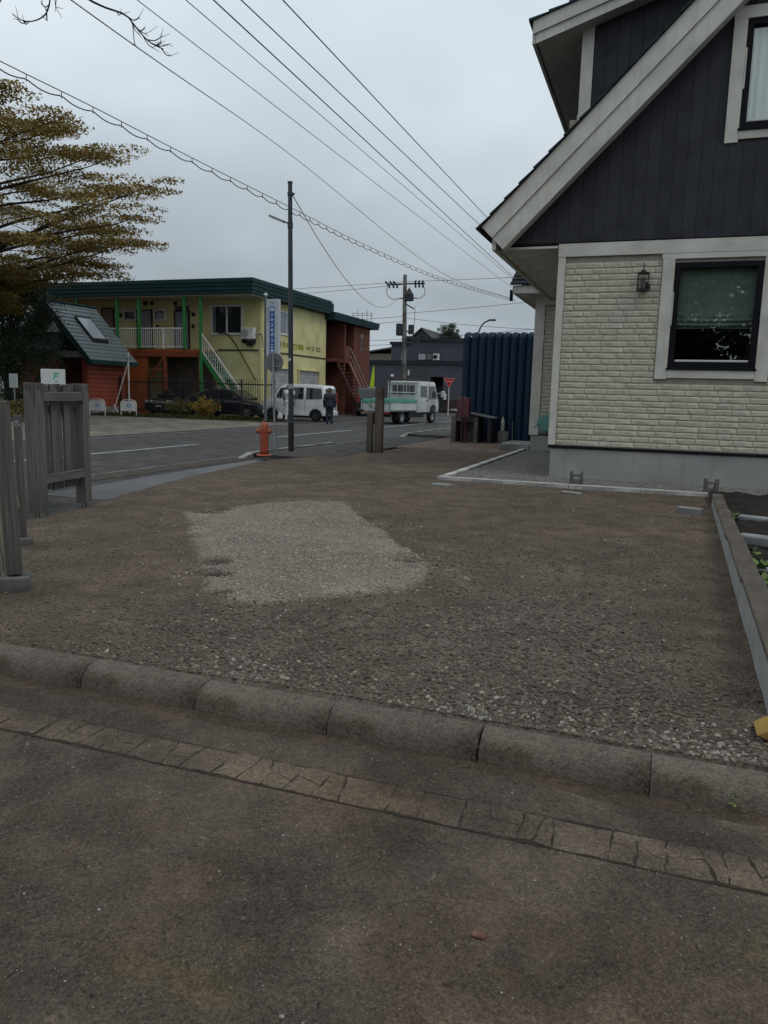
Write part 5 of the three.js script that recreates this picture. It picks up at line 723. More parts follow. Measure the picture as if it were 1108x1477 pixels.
{ // notices at the left
  const tx = canvasTex(256, 128, (x, w, h) => { x.fillStyle = '#b9bfbd'; x.fillRect(0, 0, w, h); x.strokeStyle = '#3d9a72'; x.lineWidth = 14; x.beginPath(); x.moveTo(135, 30); x.lineTo(200, 28); x.moveTo(150, 52); x.lineTo(190, 50); x.moveTo(150, 30); x.lineTo(140, 80); x.stroke(); x.fillStyle = '#8d9795'; x.fillRect(150, 88, 40, 14); x.strokeStyle = '#9aa09e'; x.lineWidth = 3; x.strokeRect(20, 26, 70, 70); });
  const p = onZ(77, 552, -18.6); const t = thing('notice_board', 'white notice board with a green emblem rising behind the timber fence panel', 'notice', [p.x, -0.07, -18.6], 0.25); obj('leg', cyl([-0.17, 0, -0.02], [-0.17, 1.6, -0.02], 0.018), mSteel, t); obj('leg', cyl([0.17, 0, -0.02], [0.17, 1.6, -0.02], 0.018), mSteel, t); obj('board', rb(-0.38, 0.38, 1.36, 1.86, -0.012, 0.012, 0.01), mWhiteP, t); printed('print', tx, 0.72, 0.46, t, [0, 1.61, 0.014]);
  const tx2 = canvasTex(128, 160, (x, w, h) => { x.fillStyle = '#b4bab9'; x.fillRect(0, 0, w, h); x.strokeStyle = '#7f9893'; x.lineWidth = 6; x.beginPath(); x.arc(64, 80, 42, 0, 7); x.stroke(); x.fillStyle = '#7f9893'; x.fillRect(46, 70, 36, 8); x.fillRect(52, 88, 24, 8); });
  const q = onZ(20, 560, -25); const u = thing('park_notice', 'small white notice with a ring emblem on a short post', 'notice', [q.x, -0.07, -25]); obj('post', cyl([0, 0, -0.03], [0, 1.5, -0.03], 0.03), mSteel, u); obj('board', rb(-0.22, 0.22, 1.25, 1.82, -0.012, 0.012, 0.01), mWhiteP, u); printed('print', tx2, 0.42, 0.54, u, [0, 1.535, 0.014]);
}
{ // grey shop across the far street
  const F = -66, t = thing('grey_building', 'dark grey flat roofed two storey shop with a deep doorway', 'building'); const m = mat(lin(0.082, 0.088, 0.105), { t: 'weather', s: 0.2, r: 0.9 }), mt = mat(lin(0.02, 0.022, 0.032), { r: 0.7 }), y0 = -0.1;
  obj('wall', [bx(-27.5, -19.4, y0, 4.0, F, F - 9), bx(-18.2, -10, y0, 4.0, F, F - 9), bx(-19.4, -18.2, 2.95, 4.0, F, F - 9), bx(-19.4, -18.2, y0, 2.95, F - 2.6, F - 9), bx(-23.3, -10, 4.35, 6.0, F - 0.6, F - 9)], m, t); obj('band', [bx(-27.7, -9.9, 4.0, 4.34, F - 9, F + 0.12)], mt, t); obj('parapet', [bx(-23.4, -21.5, 5.75, 6.0, F - 1, F - 0.45), bx(-21.49, -9.9, 6.02, 6.3, F - 9, F - 0.4)], mt, t); obj('wall_base', [bx(-27.5, -19.45, y0, 0.95, F + 0.002, F + 0.05), bx(-18.15, -10, y0, 0.95, F + 0.002, F + 0.05)], mat(lin(0.06, 0.04, 0.035), { t: 'grain', s: 0.5, r: 0.9 }), t);
  const w = obj('window', bx(-20.8, -19.35, 4.4, 5.0, F - 0.598, F - 0.54), mt, t); obj('pane', bx(-20.7, -20.05, 4.45, 4.95, F - 0.539, F - 0.535), mat(lin(0.3, 0.32, 0.33)), w); obj('pane', bx(-19.95, -19.45, 4.45, 4.95, F - 0.539, F - 0.535), mat(lin(0.12, 0.13, 0.14)), w); const ac = obj('air_conditioner', rb(-19.3, -18.75, 4.4, 4.95, F - 0.59, F - 0.3, 0.03), mWhiteP, t); obj('fan_grille', lathe([[0, 0], [0.2, 0], [0.2, 0.02], [0, 0.02]], 16).rotateX(Math.PI / 2).translate(-19.08, 4.68, F - 0.299), mt, ac);
  const w3 = obj('window', bx(-22.3, -21.85, 4.4, 4.95, F - 0.598, F - 0.55), mWhiteP, t); obj('pane', bx(-22.24, -21.91, 4.46, 4.9, F - 0.549, F - 0.545), mDarkGlass, w3);
  const dr = obj('door', bx(-19.35, -18.25, y0, 2.2, F - 2.55, F - 2.597), mDoor, t); obj('handle', rb(-18.45, -18.38, 0.95, 1.1, F - 2.548, F - 2.5, 0.01), mSteel, dr); obj('wall_box', rb(-18.1, -17.85, 0.97, 1.5, F + 0.003, F + 0.1, 0.03), mWhiteP, t); obj('wall_lamp', new THREE.SphereGeometry(0.16, 12, 8).translate(-22.9, 2.95, F + 0.1), mWhiteP, t); obj('wall_lamp', rb(-21.45, -21.3, 3.0, 3.5, F + 0.003, F + 0.12, 0.03), mWhiteP, t); obj('roof_vent', rb(-22.9, -22.0, 6.3, 6.65, F - 3, F - 2.5, 0.05), mt, t); obj('roof_vent', bx(-22.7, -22.2, 5.9, 6.3, F - 2.9, F - 2.6), mt, t);
}
{ const F = -80, t = thing('gabled_building', 'dark gabled roof with a round vent rising behind the grey shop', 'building'); const m = mat(lin(0.07, 0.075, 0.085), { r: 0.9 }), mr = mat(lin(0.1, 0.105, 0.11), { t: 'grain', s: 0.5, r: 0.9 }); obj('wall', bx(-26.3, -22.8, -0.1, 6.7, F, F - 8), m, t); obj('gable', ext([[-26.3, 6.7], [-22.8, 6.7], [-24.6, 8.3]], 0.2).translate(0, 0, F - 0.2), m, t); obj('roof', [ext([[-24.6, 8.25], [-22.4, 6.35], [-22.4, 6.5], [-24.6, 8.42]], 8.4).translate(0, 0, F - 8.1), ext([[-24.6, 8.25], [-26.7, 6.45], [-26.7, 6.6], [-24.6, 8.42]], 8.4).translate(0, 0, F - 8.1)], mr, t); obj('vent', lathe([[0, 0], [0.3, 0], [0.3, 0.05], [0, 0.05]], 20).rotateX(Math.PI / 2).translate(-24.55, 7.3, F + 0.003), mDark, t); }
{ const F = -75, t = thing('tan_building', 'tan coloured flat house wall behind the brown block', 'building'); obj('wall', [bx(-34, -26.2, -0.1, 5.4, F, F - 8)], mat(lin(0.22, 0.19, 0.14), { t: 'weather', s: 0.3, r: 0.9 }), t); obj('roof', [ext([[-34.4, 4.6], [-25.8, 5.95], [-25.8, 6.1], [-34.4, 4.75]], 8.6).translate(0, 0, F - 8.3)], mat(lin(0.06, 0.06, 0.065)), t); }
{ // far side: low wall of houses to close the street
  const t = thing('far_house', 'plain grey house far beyond the street end', 'house'); obj('wall', bx(-9.7, 2, -0.1, 5, -78, -86), mat(lin(0.15, 0.15, 0.15), { t: 'weather', s: 0.2 }), t); obj('roof', ext([[-10.2, 5], [2.5, 5], [-3.8, 8]], 8.6).translate(0, 0, -86.3), mat(lin(0.06, 0.065, 0.07)), t);
}
{ // stop sign
  const p = onY(646, 600, -0.08), tx = canvasTex(256, 256, (x, w, h) => { x.fillStyle = '#a8242c'; x.fillRect(0, 0, w, h); x.strokeStyle = '#c9a5a6'; [...'止まれ'].forEach((ch, i) => glyph(x, ch, 62 + i * 46, 62, 38, 7)); x.lineWidth = 8; x.beginPath(); x.moveTo(10, 10); x.lineTo(246, 10); x.lineTo(128, 236); x.closePath(); x.stroke(); });
  const t = thing('stop_sign', 'red inverted triangle stop sign on a white post at the junction', 'road sign', [p.x, -0.08, p.z]); obj('post', cyl([0, -0.02, -0.03], [0, 2.55, -0.03], 0.032), mWhiteP, t);
  const g = ext([[-0.4, 2.62], [0.4, 2.62], [0, 1.93]], 0.015, 0.01); obj('plate', g.translate(0, 0, -0.01), mat(lin(0.36, 0.02, 0.025), { r: 0.5 }), t);
  const fg = new THREE.BufferGeometry(); fg.setAttribute('position', new THREE.Float32BufferAttribute([-0.4, 2.62, 0.018, 0, 1.93, 0.018, 0.4, 2.62, 0.018], 3)); fg.setAttribute('normal', new THREE.Float32BufferAttribute([0, 0, 1, 0, 0, 1, 0, 0, 1], 3)); fg.setAttribute('uv', new THREE.Float32BufferAttribute([0.02, 0.97, 0.5, 0.06, 0.98, 0.97], 2)); tx.flipY = true; mesh('face', fg, new THREE.MeshPhysicalMaterial({ map: tx, roughness: 0.5 }), t);
}
{ // curved street lamp behind the shed
  const p = onZ(690, 482, -45), t = thing('street_lamp', 'slender curved street lamp rising behind the blue shed', 'street lamp', [-10.4, -0.08, -45]); obj('column', tube([[0, 0, 0], [0, 4.7, 0], [0.05, 5.2, 0], [0.3, 5.62, 0], [0.62, 5.78, 0]], 0.05, 8, 40), mat(lin(0.12, 0.125, 0.13), { r: 0.5, m: 0.3 }), t); obj('lamp_head', rb(0.6, 1.0, 5.74, 5.84, -0.09, 0.09, 0.03), mat(lin(0.06, 0.062, 0.065)), t);
}
{ // lime banner flag
  const p = onZ(538, 545, -47), t = thing('banner_flag', 'narrow lime yellow feather flag on a pole beyond the truck', 'flag', [p.x, -0.08, -47]); t.scale.set(0.7, 0.92, 1); obj('pole', cyl([0, 0, 0], [0.02, 3.55, 0], 0.018), mSteel, t); const y = p.y; obj('cloth', ext([[-0.22, 1.75], [-0.28, 1.9], [-0.2, 2.5], [-0.02, 3.3], [0.1, 3.45], [0.14, 2.5], [0.1, 1.85], [0.0, 1.7]], 0.01, 0.004), mat(lin(0.52, 0.72, 0.03), { r: 0.8, two: true }), t);
}
// ================================================================ VEHICLES
function arch(cx, r, y) { const o = []; for (let k = 0; k <= 8; k++) { const a = Math.PI * k / 8; o.push([cx + r * Math.cos(a), y + Math.max(0, r * Math.sin(a) * 1.0)]); } return o; }   // from +x to -x
function shell(prof, W, belt, k, bev = 0.05) { const g = ext(prof, W - 2 * bev, bev, [], -bev); g.translate(0, 0, -(W - 2 * bev) / 2); const p = g.attributes.position; for (let i = 0; i < p.count; i++) { const y = p.getY(i), x = p.getX(i); if (y > belt) p.setZ(i, p.getZ(i) * (1 - k * (y - belt))); } g.computeVertexNormals(); return toCreasedNormals(g, 0.6); }
function side(poly, s, W, belt, k, off = 0.004, th = 0.008) { const g = ext(poly, th); const p = g.attributes.position; for (let i = 0; i < p.count; i++) { const y = p.getY(i); const f = y > belt ? 1 - k * (y - belt) : 1; p.setZ(i, s * (W / 2 * f + off + p.getZ(i))); } if (s < 0) { const a = p.array, n = g.attributes.normal.array; for (let i = 0; i < p.count; i += 3) for (let q = 0; q < 3; q++) { let t = a[(i + 1) * 3 + q]; a[(i + 1) * 3 + q] = a[(i + 2) * 3 + q]; a[(i + 2) * 3 + q] = t; } } g.computeVertexNormals(); return g; }
function across(a, b, wa, wb, th = 0.01) { // pane from side-profile point a to b, across the car
  const dx = b[0] - a[0], dy = b[1] - a[1], l = Math.hypot(dx, dy), nx = -dy / l * th, ny = dx / l * th; const q = [[a[0], a[1], -wa], [a[0], a[1], wa], [b[0], b[1], wb], [b[0], b[1], -wb]]; const pos = []; const P = (i, o) => [q[i][0] + nx * o, q[i][1] + ny * o, q[i][2]]; const tri = (A, B, C) => pos.push(...A, ...B, ...C); for (const o of [1, -1]) { if (o > 0) { tri(P(0, 1), P(1, 1), P(2, 1)); tri(P(0, 1), P(2, 1), P(3, 1)); } else { tri(P(0, -1), P(2, -1), P(1, -1)); tri(P(0, -1), P(3, -1), P(2, -1)); } } for (let i = 0; i < 4; i++) { const j = (i + 1) % 4; tri(P(i, -1), P(j, -1), P(j, 1)); tri(P(i, -1), P(j, 1), P(i, 1)); } const g = new THREE.BufferGeometry(); g.setAttribute('position', new THREE.Float32BufferAttribute(pos, 3)); g.computeVertexNormals(); return g; }
const mTyre = mat(lin(0.012, 0.012, 0.012), { r: 0.9 }), mAlloy = mat(lin(0.35, 0.36, 0.37), { r: 0.35, m: 0.6 }), mDarkAlloy = mat(lin(0.05, 0.05, 0.055), { r: 0.4, m: 0.5 }), mCarGlass = mat(lin(0.012, 0.015, 0.017), { r: 0.04, clear: 0.5 }), mRedLamp = mat(lin(0.2, 0.012, 0.012), { r: 0.25 }), mClear = mat(lin(0.5, 0.52, 0.54), { r: 0.12 }), mPlate = mat(lin(0.55, 0.56, 0.54), { r: 0.6 }), mBlackP = mat(lin(0.015, 0.015, 0.016), { r: 0.6 });
function wheel(t, x, z, r, w, rim) { const o = obj('wheel', lathe([[r * 0.62, -w / 2], [r * 0.95, -w / 2], [r, -w / 2 + 0.03], [r, w / 2 - 0.03], [r * 0.95, w / 2], [r * 0.62, w / 2]], 28).rotateX(Math.PI / 2), mTyre, t); o.position.set(x, r, z); const s = Math.sign(z); const sp = []; for (let k = 0; k < 5; k++) sp.push(beam([0, 0, s * w * 0.42], [Math.cos(k * 1.2566) * r * 0.6, Math.sin(k * 1.2566) * r * 0.6, s * w * 0.42], 0.02, r * 0.16)); obj('rim', [lathe([[0, -w * 0.3], [r * 0.63, -w * 0.3], [r * 0.63, w * 0.4], [r * 0.57, w * 0.4], [r * 0.55, -w * 0.1], [0, -w * 0.1]], 24).rotateX(s * Math.PI / 2), ...sp, cyl([0, 0, s * w * 0.2], [0, 0, s * w * 0.46], r * 0.14)], rim, o); }
function car(name, label, cat, S) {
  const t = thing(name, label, cat, S.at, S.turn ?? 0); const { W, belt, k } = S;
  const body = [...S.prof]; const fw = arch(S.fx, S.r + 0.05, S.y0), rw = arch(S.rx, S.r + 0.05, S.y0);
  obj('body', shell([...body, ...rw, ...fw], W, belt, k), S.paint, t);
  obj('underbody', bx(-S.L / 2 + 0.3, S.L / 2 - 0.3, S.y0 - 0.08, S.y0 + 0.25, -W / 2 + 0.2, W / 2 - 0.2), mBlackP, t);
  for (const s of [-1, 1]) { for (const g of S.glass) obj('side_window', side(g, s, W, belt, k), mCarGlass, t); for (const x of [S.fx, S.rx]) wheel(t, x, s * (W / 2 - 0.1), S.r, 0.18, S.rim); const mi = obj('mirror', rb(S.mx - 0.06, S.mx + 0.06, belt + 0.02, belt + 0.17, s * (W / 2 + 0.03), s * (W / 2 + 0.2), 0.03), S.paint, t); for (const x of S.handles) obj('door_handle', rb(x - 0.09, x + 0.09, belt - 0.14, belt - 0.11, s * (W / 2 + 0.001), s * (W / 2 + 0.03), 0.012), S.paint, t); for (const x of S.seams) obj('door_seam', side([[x - 0.006, S.y0 + 0.1], [x + 0.006, S.y0 + 0.1], [x + 0.006, belt], [x - 0.006, belt]], s, W, belt, k, 0.001, 0.003), mBlackP, t);
    obj('headlight', rb(-S.L / 2 - 0.005, -S.L / 2 + 0.16, S.ly, S.ly + 0.15, s * (W / 2 - 0.42), s * (W / 2 - 0.06), 0.03), mClear, t); obj('tail_lamp', rb(S.L / 2 - 0.12, S.L / 2 + 0.012, S.ty, S.ty + S.th, s * (W / 2 - S.tw), s * (W / 2 - 0.05), 0.02), mRedLamp, t); }
  obj('windscreen', across(S.ws[0], S.ws[1], (W / 2 - 0.1) , (W / 2 - 0.1) * (1 - k * (S.ws[1][1] - belt)), 0.035), mCarGlass, t); obj('rear_window', across(S.rwin[0], S.rwin[1], (W / 2 - 0.12) * (1 - k * (S.rwin[0][1] - belt)), (W / 2 - 0.12), 0.035), mCarGlass, t);
  obj('number_plate', rb(S.L / 2 + 0.002, S.L / 2 + 0.02, S.py, S.py + 0.16, -0.165, 0.165, 0.004), mPlate, t); obj('number_plate', rb(-S.L / 2 - 0.03, -S.L / 2 - 0.008, S.y0 + 0.12, S.y0 + 0.28, -0.165, 0.165, 0.004), mPlate, t);
  obj('bumper', rb(S.L / 2 - 0.12, S.L / 2 + 0.04, S.y0 + 0.02, S.y0 + 0.24, -W / 2 + 0.03, W / 2 - 0.03, 0.04), S.paint, t); obj('bumper', rb(-S.L / 2 - 0.03, -S.L / 2 + 0.12, S.y0 + 0.0, S.y0 + 0.24, -W / 2 + 0.03, W / 2 - 0.03, 0.04), S.paint, t); if (S.grille) obj('grille', rb(-S.L / 2 - 0.025, -S.L / 2 + 0.05, S.ly - 0.02, S.ly + 0.12, -0.4, 0.4, 0.02), mAlloy, t);
  return t;
}
const mWhiteCar = mat(lin(0.66, 0.68, 0.68), { r: 0.35, clear: 0.8 }), mBlackCar = mat(lin(0.008, 0.009, 0.012), { r: 0.3, clear: 0.7 }), mNavyCar = mat(lin(0.012, 0.014, 0.02), { r: 0.3, clear: 0.9 });
const vanProf = [[-1.66, 0.27], [-1.68, 0.55], [-1.66, 0.85], [-1.58, 1.0], [-1.22, 1.06], [-0.78, 1.6], [-0.6, 1.71], [0, 1.76], [1.2, 1.74], [1.5, 1.7], [1.6, 1.55], [1.66, 1.0], [1.67, 0.4], [1.64, 0.27]];
car('white_van', 'small white box van parked in front of the yellow building', 'van', { at: [-16.75, -0.07, -34.55], turn: 0.0, L: 3.38, W: 1.46, belt: 1.02, k: 0.1, prof: vanProf, fx: -1.18, rx: 1.14, r: 0.29, y0: 0.25, paint: mWhiteCar, rim: mDarkAlloy, glass: [[[-1.02, 1.1], [-0.7, 1.56], [-0.32, 1.6], [-0.32, 1.06]], [[-0.26, 1.06], [-0.26, 1.6], [0.52, 1.6], [0.52, 1.05]], [[0.66, 1.05], [0.66, 1.6], [1.44, 1.56], [1.5, 1.08]]], mx: -0.95, handles: [-0.1, 0.05], seams: [-0.29, 0.59], ly: 0.78, ty: 0.85, th: 0.5, tw: 0.2, ws: [[-1.2, 1.1], [-0.8, 1.58]], rwin: [[1.59, 1.56], [1.655, 1.08]], py: 0.72 });
car('black_minivan', 'black minivan parked beyond the white and green truck', 'van', { at: [-17.9, -0.07, -47.3], turn: -Math.PI / 2 + 0.35, L: 4.5, W: 1.7, belt: 1.02, k: 0.12, prof: vanProf.map(([x, y]) => [x * 1.34, y * 1.03]), fx: -1.5, rx: 1.4, r: 0.32, y0: 0.26, paint: mBlackCar, rim: mDarkAlloy, glass: [[[-1.3, 1.1], [-0.95, 1.56], [-0.4, 1.62], [-0.4, 1.06]], [[-0.3, 1.06], [-0.3, 1.62], [0.8, 1.62], [0.8, 1.06]], [[0.9, 1.06], [0.9, 1.62], [1.9, 1.58], [2.0, 1.1]]], mx: -1.2, handles: [0, 0.2], seams: [-0.35, 0.85], ly: 0.75, ty: 0.85, th: 0.5, tw: 0.2, ws: [[-1.6, 1.14], [-1.06, 1.63]], rwin: [[2.13, 1.6], [2.21, 1.12]], py: 0.72 });
const sedProf = [[-2.28, 0.3], [-2.32, 0.5], [-2.26, 0.7], [-2.0, 0.8], [-1.15, 0.92], [-0.4, 1.37], [-0.1, 1.44], [0.5, 1.45], [1.1, 1.38], [1.75, 1.05], [2.2, 1.0], [2.3, 0.9], [2.32, 0.5], [2.26, 0.3]];
const sedan = { L: 4.62, W: 1.78, belt: 0.93, k: 0.3, prof: sedProf, fx: -1.42, rx: 1.4, r: 0.32, y0: 0.24, paint: mNavyCar, rim: mAlloy, glass: [[[-0.9, 0.97], [-0.35, 1.32], [0.2, 1.37], [0.2, 0.96]], [[0.28, 0.96], [0.28, 1.37], [1.0, 1.32], [1.45, 1.02]]], mx: -0.8, handles: [0.0, 1.05], seams: [0.24], ly: 0.62, ty: 0.72, th: 0.16, tw: 0.4, ws: [[-1.1, 0.98], [-0.42, 1.36]], rwin: [[1.15, 1.36], [1.72, 1.08]], py: 0.55, grille: true };
car('dark_saloon', 'long dark saloon car behind the iron fence, facing the yellow bush end', 'car', { ...sedan, at: [-20.9, -0.07, -35.0], turn: Math.PI });
car('dark_hatchback', 'black car with chrome grille behind the iron fence near the stairs', 'car', { ...sedan, at: [-24.55, -0.07, -36.2], turn: Math.PI / 2, paint: mBlackCar });
{ // flat bed truck with double cab
  const t = thing('flatbed_truck', 'white double cab flatbed truck with a green tarpaulin over its load', 'truck', [-12.1, -0.08, -36.4], -Math.PI / 2 - 0.2), W = 1.68; const mw = mat(lin(0.6, 0.63, 0.62), { t: 'weather', s: 0.8, r: 0.4, clear: 0.4 });
  const prof = [[-2.33, 0.55], [-2.36, 0.75], [-2.34, 1.05], [-2.2, 1.35], [-1.98, 1.98], [-1.85, 2.06], [-0.2, 2.06], [-0.12, 2.0], [-0.1, 0.55], [-1.35, 0.55], ...arch(-1.75, 0.37, 0.55), [-2.2, 0.55]];
  obj('cab', shell(prof, W, 1.2, 0.06, 0.04), mw, t);
  for (const s of [-1, 1]) { obj('side_window', side([[-2.1, 1.22], [-1.92, 1.85], [-1.25, 1.85], [-1.25, 1.2]], s, W, 1.2, 0.06), mCarGlass, t); obj('side_window', side([[-1.05, 1.3], [-1.05, 1.85], [-0.4, 1.85], [-0.4, 1.3]], s, W, 1.2, 0.06), mCarGlass, t); obj('door_seam', side([[-1.16, 0.6], [-1.148, 0.6], [-1.148, 2.0], [-1.16, 2.0]], s, W, 1.2, 0.06, 0.001, 0.003), mBlackP, t); obj('door_seam', side([[-0.3, 0.6], [-0.288, 0.6], [-0.288, 2.0], [-0.3, 2.0]], s, W, 1.2, 0.06, 0.001, 0.003), mBlackP, t); obj('door_handle', rb(-1.12, -1.0, 1.12, 1.15, s * (W / 2 + 0.002), s * (W / 2 + 0.03), 0.01), mBlackP, t); obj('mirror', [rb(-2.3, -2.2, 1.3, 1.62, s * (W / 2 + 0.16), s * (W / 2 + 0.36), 0.03), cyl([-2.1, 1.5, s * W / 2], [-2.25, 1.48, s * (W / 2 + 0.2)], 0.015)], mw, t); wheel(t, -1.75, s * (W / 2 - 0.12), 0.32, 0.19, mAlloy); wheel(t, 1.35, s * (W / 2 - 0.12), 0.3, 0.19, mAlloy); wheel(t, 1.35, s * (W / 2 - 0.34), 0.3, 0.19, mAlloy); }
  for (const [a, b] of [[-0.62, -0.36], [-0.3, -0.04], [0.04, 0.3], [0.36, 0.62]]) obj('rear_window', bx(-0.1, -0.08, 1.42, 1.86, a, b), mCarGlass, t);
  obj('windscreen', across([-2.19, 1.28], [-2.0, 1.9], 0.72, 0.68, 0.045), mCarGlass, t);
  obj('chassis', [bx(-2.2, 2.3, 0.45, 0.62, -0.38, -0.28), bx(-2.2, 2.3, 0.45, 0.62, 0.28, 0.38), bx(-0.9, 0.6, 0.3, 0.6, -0.75, -0.4), bx(-0.5, 0.5, 0.3, 0.58, 0.4, 0.74), bx(2.2, 2.3, 0.35, 0.47, -0.75, 0.75)], mBlackP, t);
  obj('bed', [bx(0.0, 2.42, 0.66, 0.74, -W / 2, W / 2), bx(0.02, 2.4, 0.59, 0.659, -W / 2 + 0.15, W / 2 - 0.15)], mw, t); for (const s of [-1, 1]) obj('side_gate', [bx(0.0, 2.42, 0.741, 1.06, s * (W / 2 - 0.05), s * W / 2)], mw, t); const tg = obj('tail_gate', bx(2.37, 2.42, 0.741, 1.06, -W / 2 + 0.051, W / 2 - 0.051), mw, t); for (const z of [-0.75, -0.3, 0.3, 0.75]) obj('latch', bx(2.421, 2.44, 0.72, 1.05, z - 0.02, z + 0.02), mSteel, tg);
  { const g = new THREE.PlaneGeometry(2.5, 1.74, 40, 30); g.rotateX(-Math.PI / 2); const p = g.attributes.position; for (let i = 0; i < p.count; i++) { const x = p.getX(i), z = p.getZ(i), e = Math.max(Math.abs(x) / 1.25, Math.abs(z) / 0.87); p.setY(i, 1.16 + 0.10 * (fbm(x * 1.3 + 4, z * 1.3, 3) - 0.3) - 0.16 * sm(0.94, 1.0, e)); } g.translate(1.2, 0, 0); g.computeVertexNormals(); obj('tarpaulin', g, mat(lin(0.02, 0.2, 0.11), { t: 'weather', s: 0.8, r: 0.5, two: true }), t); }
  obj('tie_rope', [tube([[2.46, 1.02, 0.6], [2.46, 0.8, 0.2], [2.45, 0.62, -0.1]], 0.012), tube([[2.46, 1.02, -0.5], [2.46, 0.78, -0.3]], 0.012)], mBlackP, t);
  obj('head_frame', [cyl([0.0, 0.74, -0.8], [-0.0, 2.12, -0.8], 0.03), cyl([0, 0.74, 0.8], [0, 2.12, 0.8], 0.03), cyl([0.03, 1.5, -0.8], [0.03, 1.5, 0.8], 0.025), cyl([0.02, 1.2, 0.8], [0.3, 0.78, 0.8], 0.02), cyl([0.02, 1.2, -0.8], [0.3, 0.78, -0.8], 0.02), cyl([0.02, 1.25, -0.25], [0.02, 2.1, -0.25], 0.018), cyl([0.02, 1.25, 0.25], [0.02, 2.1, 0.25], 0.018)], mw, t); obj('ladder_bar', [bx(-0.08, 0.08, 2.12, 2.19, -1.5, 1.0), bx(-1.2, -1.1, 2.12, 2.18, -0.8, 0.8)], mat(lin(0.09, 0.07, 0.06), { r: 0.8 }), t);
  for (const s of [-1, 1]) obj('tail_lamp', rb(2.38, 2.45, 0.47, 0.58, s * 0.42, s * 0.74, 0.015), mRedLamp, t); obj('number_plate', rb(2.44, 2.46, 0.42, 0.6, -0.45, -0.1, 0.005), mPlate, t); obj('mud_flap', [bx(1.72, 1.74, 0.2, 0.6, -0.8, -0.45), bx(1.72, 1.74, 0.2, 0.6, 0.45, 0.8)], mBlackP, t);
}
// ================================================================ PEOPLE (one continuous figure meshed from tapered bones)
function figure(name, label, at, turn, J, bones, colourAt, hands, hair, extra) {
  const N = 100, S = 0.98, mc = new MarchingCubes(N, new THREE.MeshBasicMaterial(), false, false, 90000); mc.isolation = 0;
  const f = mc.field, B = bones.map(([a, b, ra, rb_]) => ({ a: J[a], b: J[b], ra, rb: rb_ }));
  for (let z = 0; z < N; z++) for (let y = 0; y < N; y++) for (let x = 0; x < N; x++) {
    const px = (x - N / 2) / (N / 2) * S, py = (y - N / 2) / (N / 2) * S + 0.9, pz = (z - N / 2) / (N / 2) * S; let d = 1e3;
    if (Math.abs(px) < 0.62 && Math.abs(pz) < 0.5) for (const k of B) { const ax = k.a[0], ay = k.a[1], az = k.a[2], bx_ = k.b[0] - ax, by = k.b[1] - ay, bz = k.b[2] - az, t = Math.max(0, Math.min(1, ((px - ax) * bx_ + (py - ay) * by + (pz - az) * bz) / (bx_ * bx_ + by * by + bz * bz + 1e-9))); const q = Math.hypot(px - ax - bx_ * t, py - ay - by * t, pz - az - bz * t) - mix(k.ra, k.rb, t); const h = Math.max(0, 0.035 - Math.abs(d - q)); d = Math.min(d, q) - h * h / 0.14; }
    f[x + y * N + z * N * N] = -d;
  }
  mc.update(); const n = mc.count, pos = new Float32Array(n * 3), nor = new Float32Array(n * 3), col = new Float32Array(n * 3);
  for (let i = 0; i < n; i++) { const x = mc.positionArray[i * 3] * S, y = mc.positionArray[i * 3 + 1] * S + 0.9, z = mc.positionArray[i * 3 + 2] * S; pos.set([x, y, z], i * 3); col.set(colourAt(x, y, z), i * 3); }
  let g = new THREE.BufferGeometry(); g.setAttribute('position', new THREE.BufferAttribute(pos, 3)); g = mergeVertices((() => { g.setAttribute('color', new THREE.BufferAttribute(col, 3)); return g; })(), 1e-5); g.computeVertexNormals(); g = g.toNonIndexed();
  const parts = [g]; const skin = [0.36, 0.2, 0.14];
  for (const [w, dir, cl] of hands) for (let k = 0; k < 5; k++) { const th = k === 4, a = th ? [w[0], w[1] - 0.02, w[2] + 0.03 * cl] : [w[0] + dir[0] * 0.08, w[1] - 0.09, w[2] + (k - 1.5) * 0.019], L = th ? 0.05 : [0.06, 0.072, 0.068, 0.052][k]; const b = [a[0] + (th ? 0.01 : 0), a[1] - L * 0.55, a[2] + (th ? 0.035 * cl : 0)], c = [b[0] - dir[0] * 0.02, b[1] - L * 0.4, b[2]]; for (const q of [cyl(a, b, 0.0095, 0.0085, 7), cyl(b, c, 0.0085, 0.007, 7)]) { const m = prep(q); m.deleteAttribute('uv'); const cc = new Float32Array(m.attributes.position.count * 3); for (let i = 0; i < cc.length; i++) cc[i] = skin[i % 3]; m.setAttribute('color', new THREE.BufferAttribute(cc, 3)); parts.push(m); } }
  const t = thing(name, label, 'person', at, turn); mesh('body', mergeGeometries(parts), new THREE.MeshPhysicalMaterial({ vertexColors: true, roughness: 0.85 }), t);
  obj('hair', new THREE.SphereGeometry(1, 18, 12, 0, 6.2832, 0, 1.75).scale(0.112, 0.115, 0.122).rotateX(hair[3]).translate(hair[0], hair[1], hair[2]), mat(lin(...hair[4]), { t: 'grain', s: 8, r: 0.9 }), t); if (extra) extra(t); return t;
}
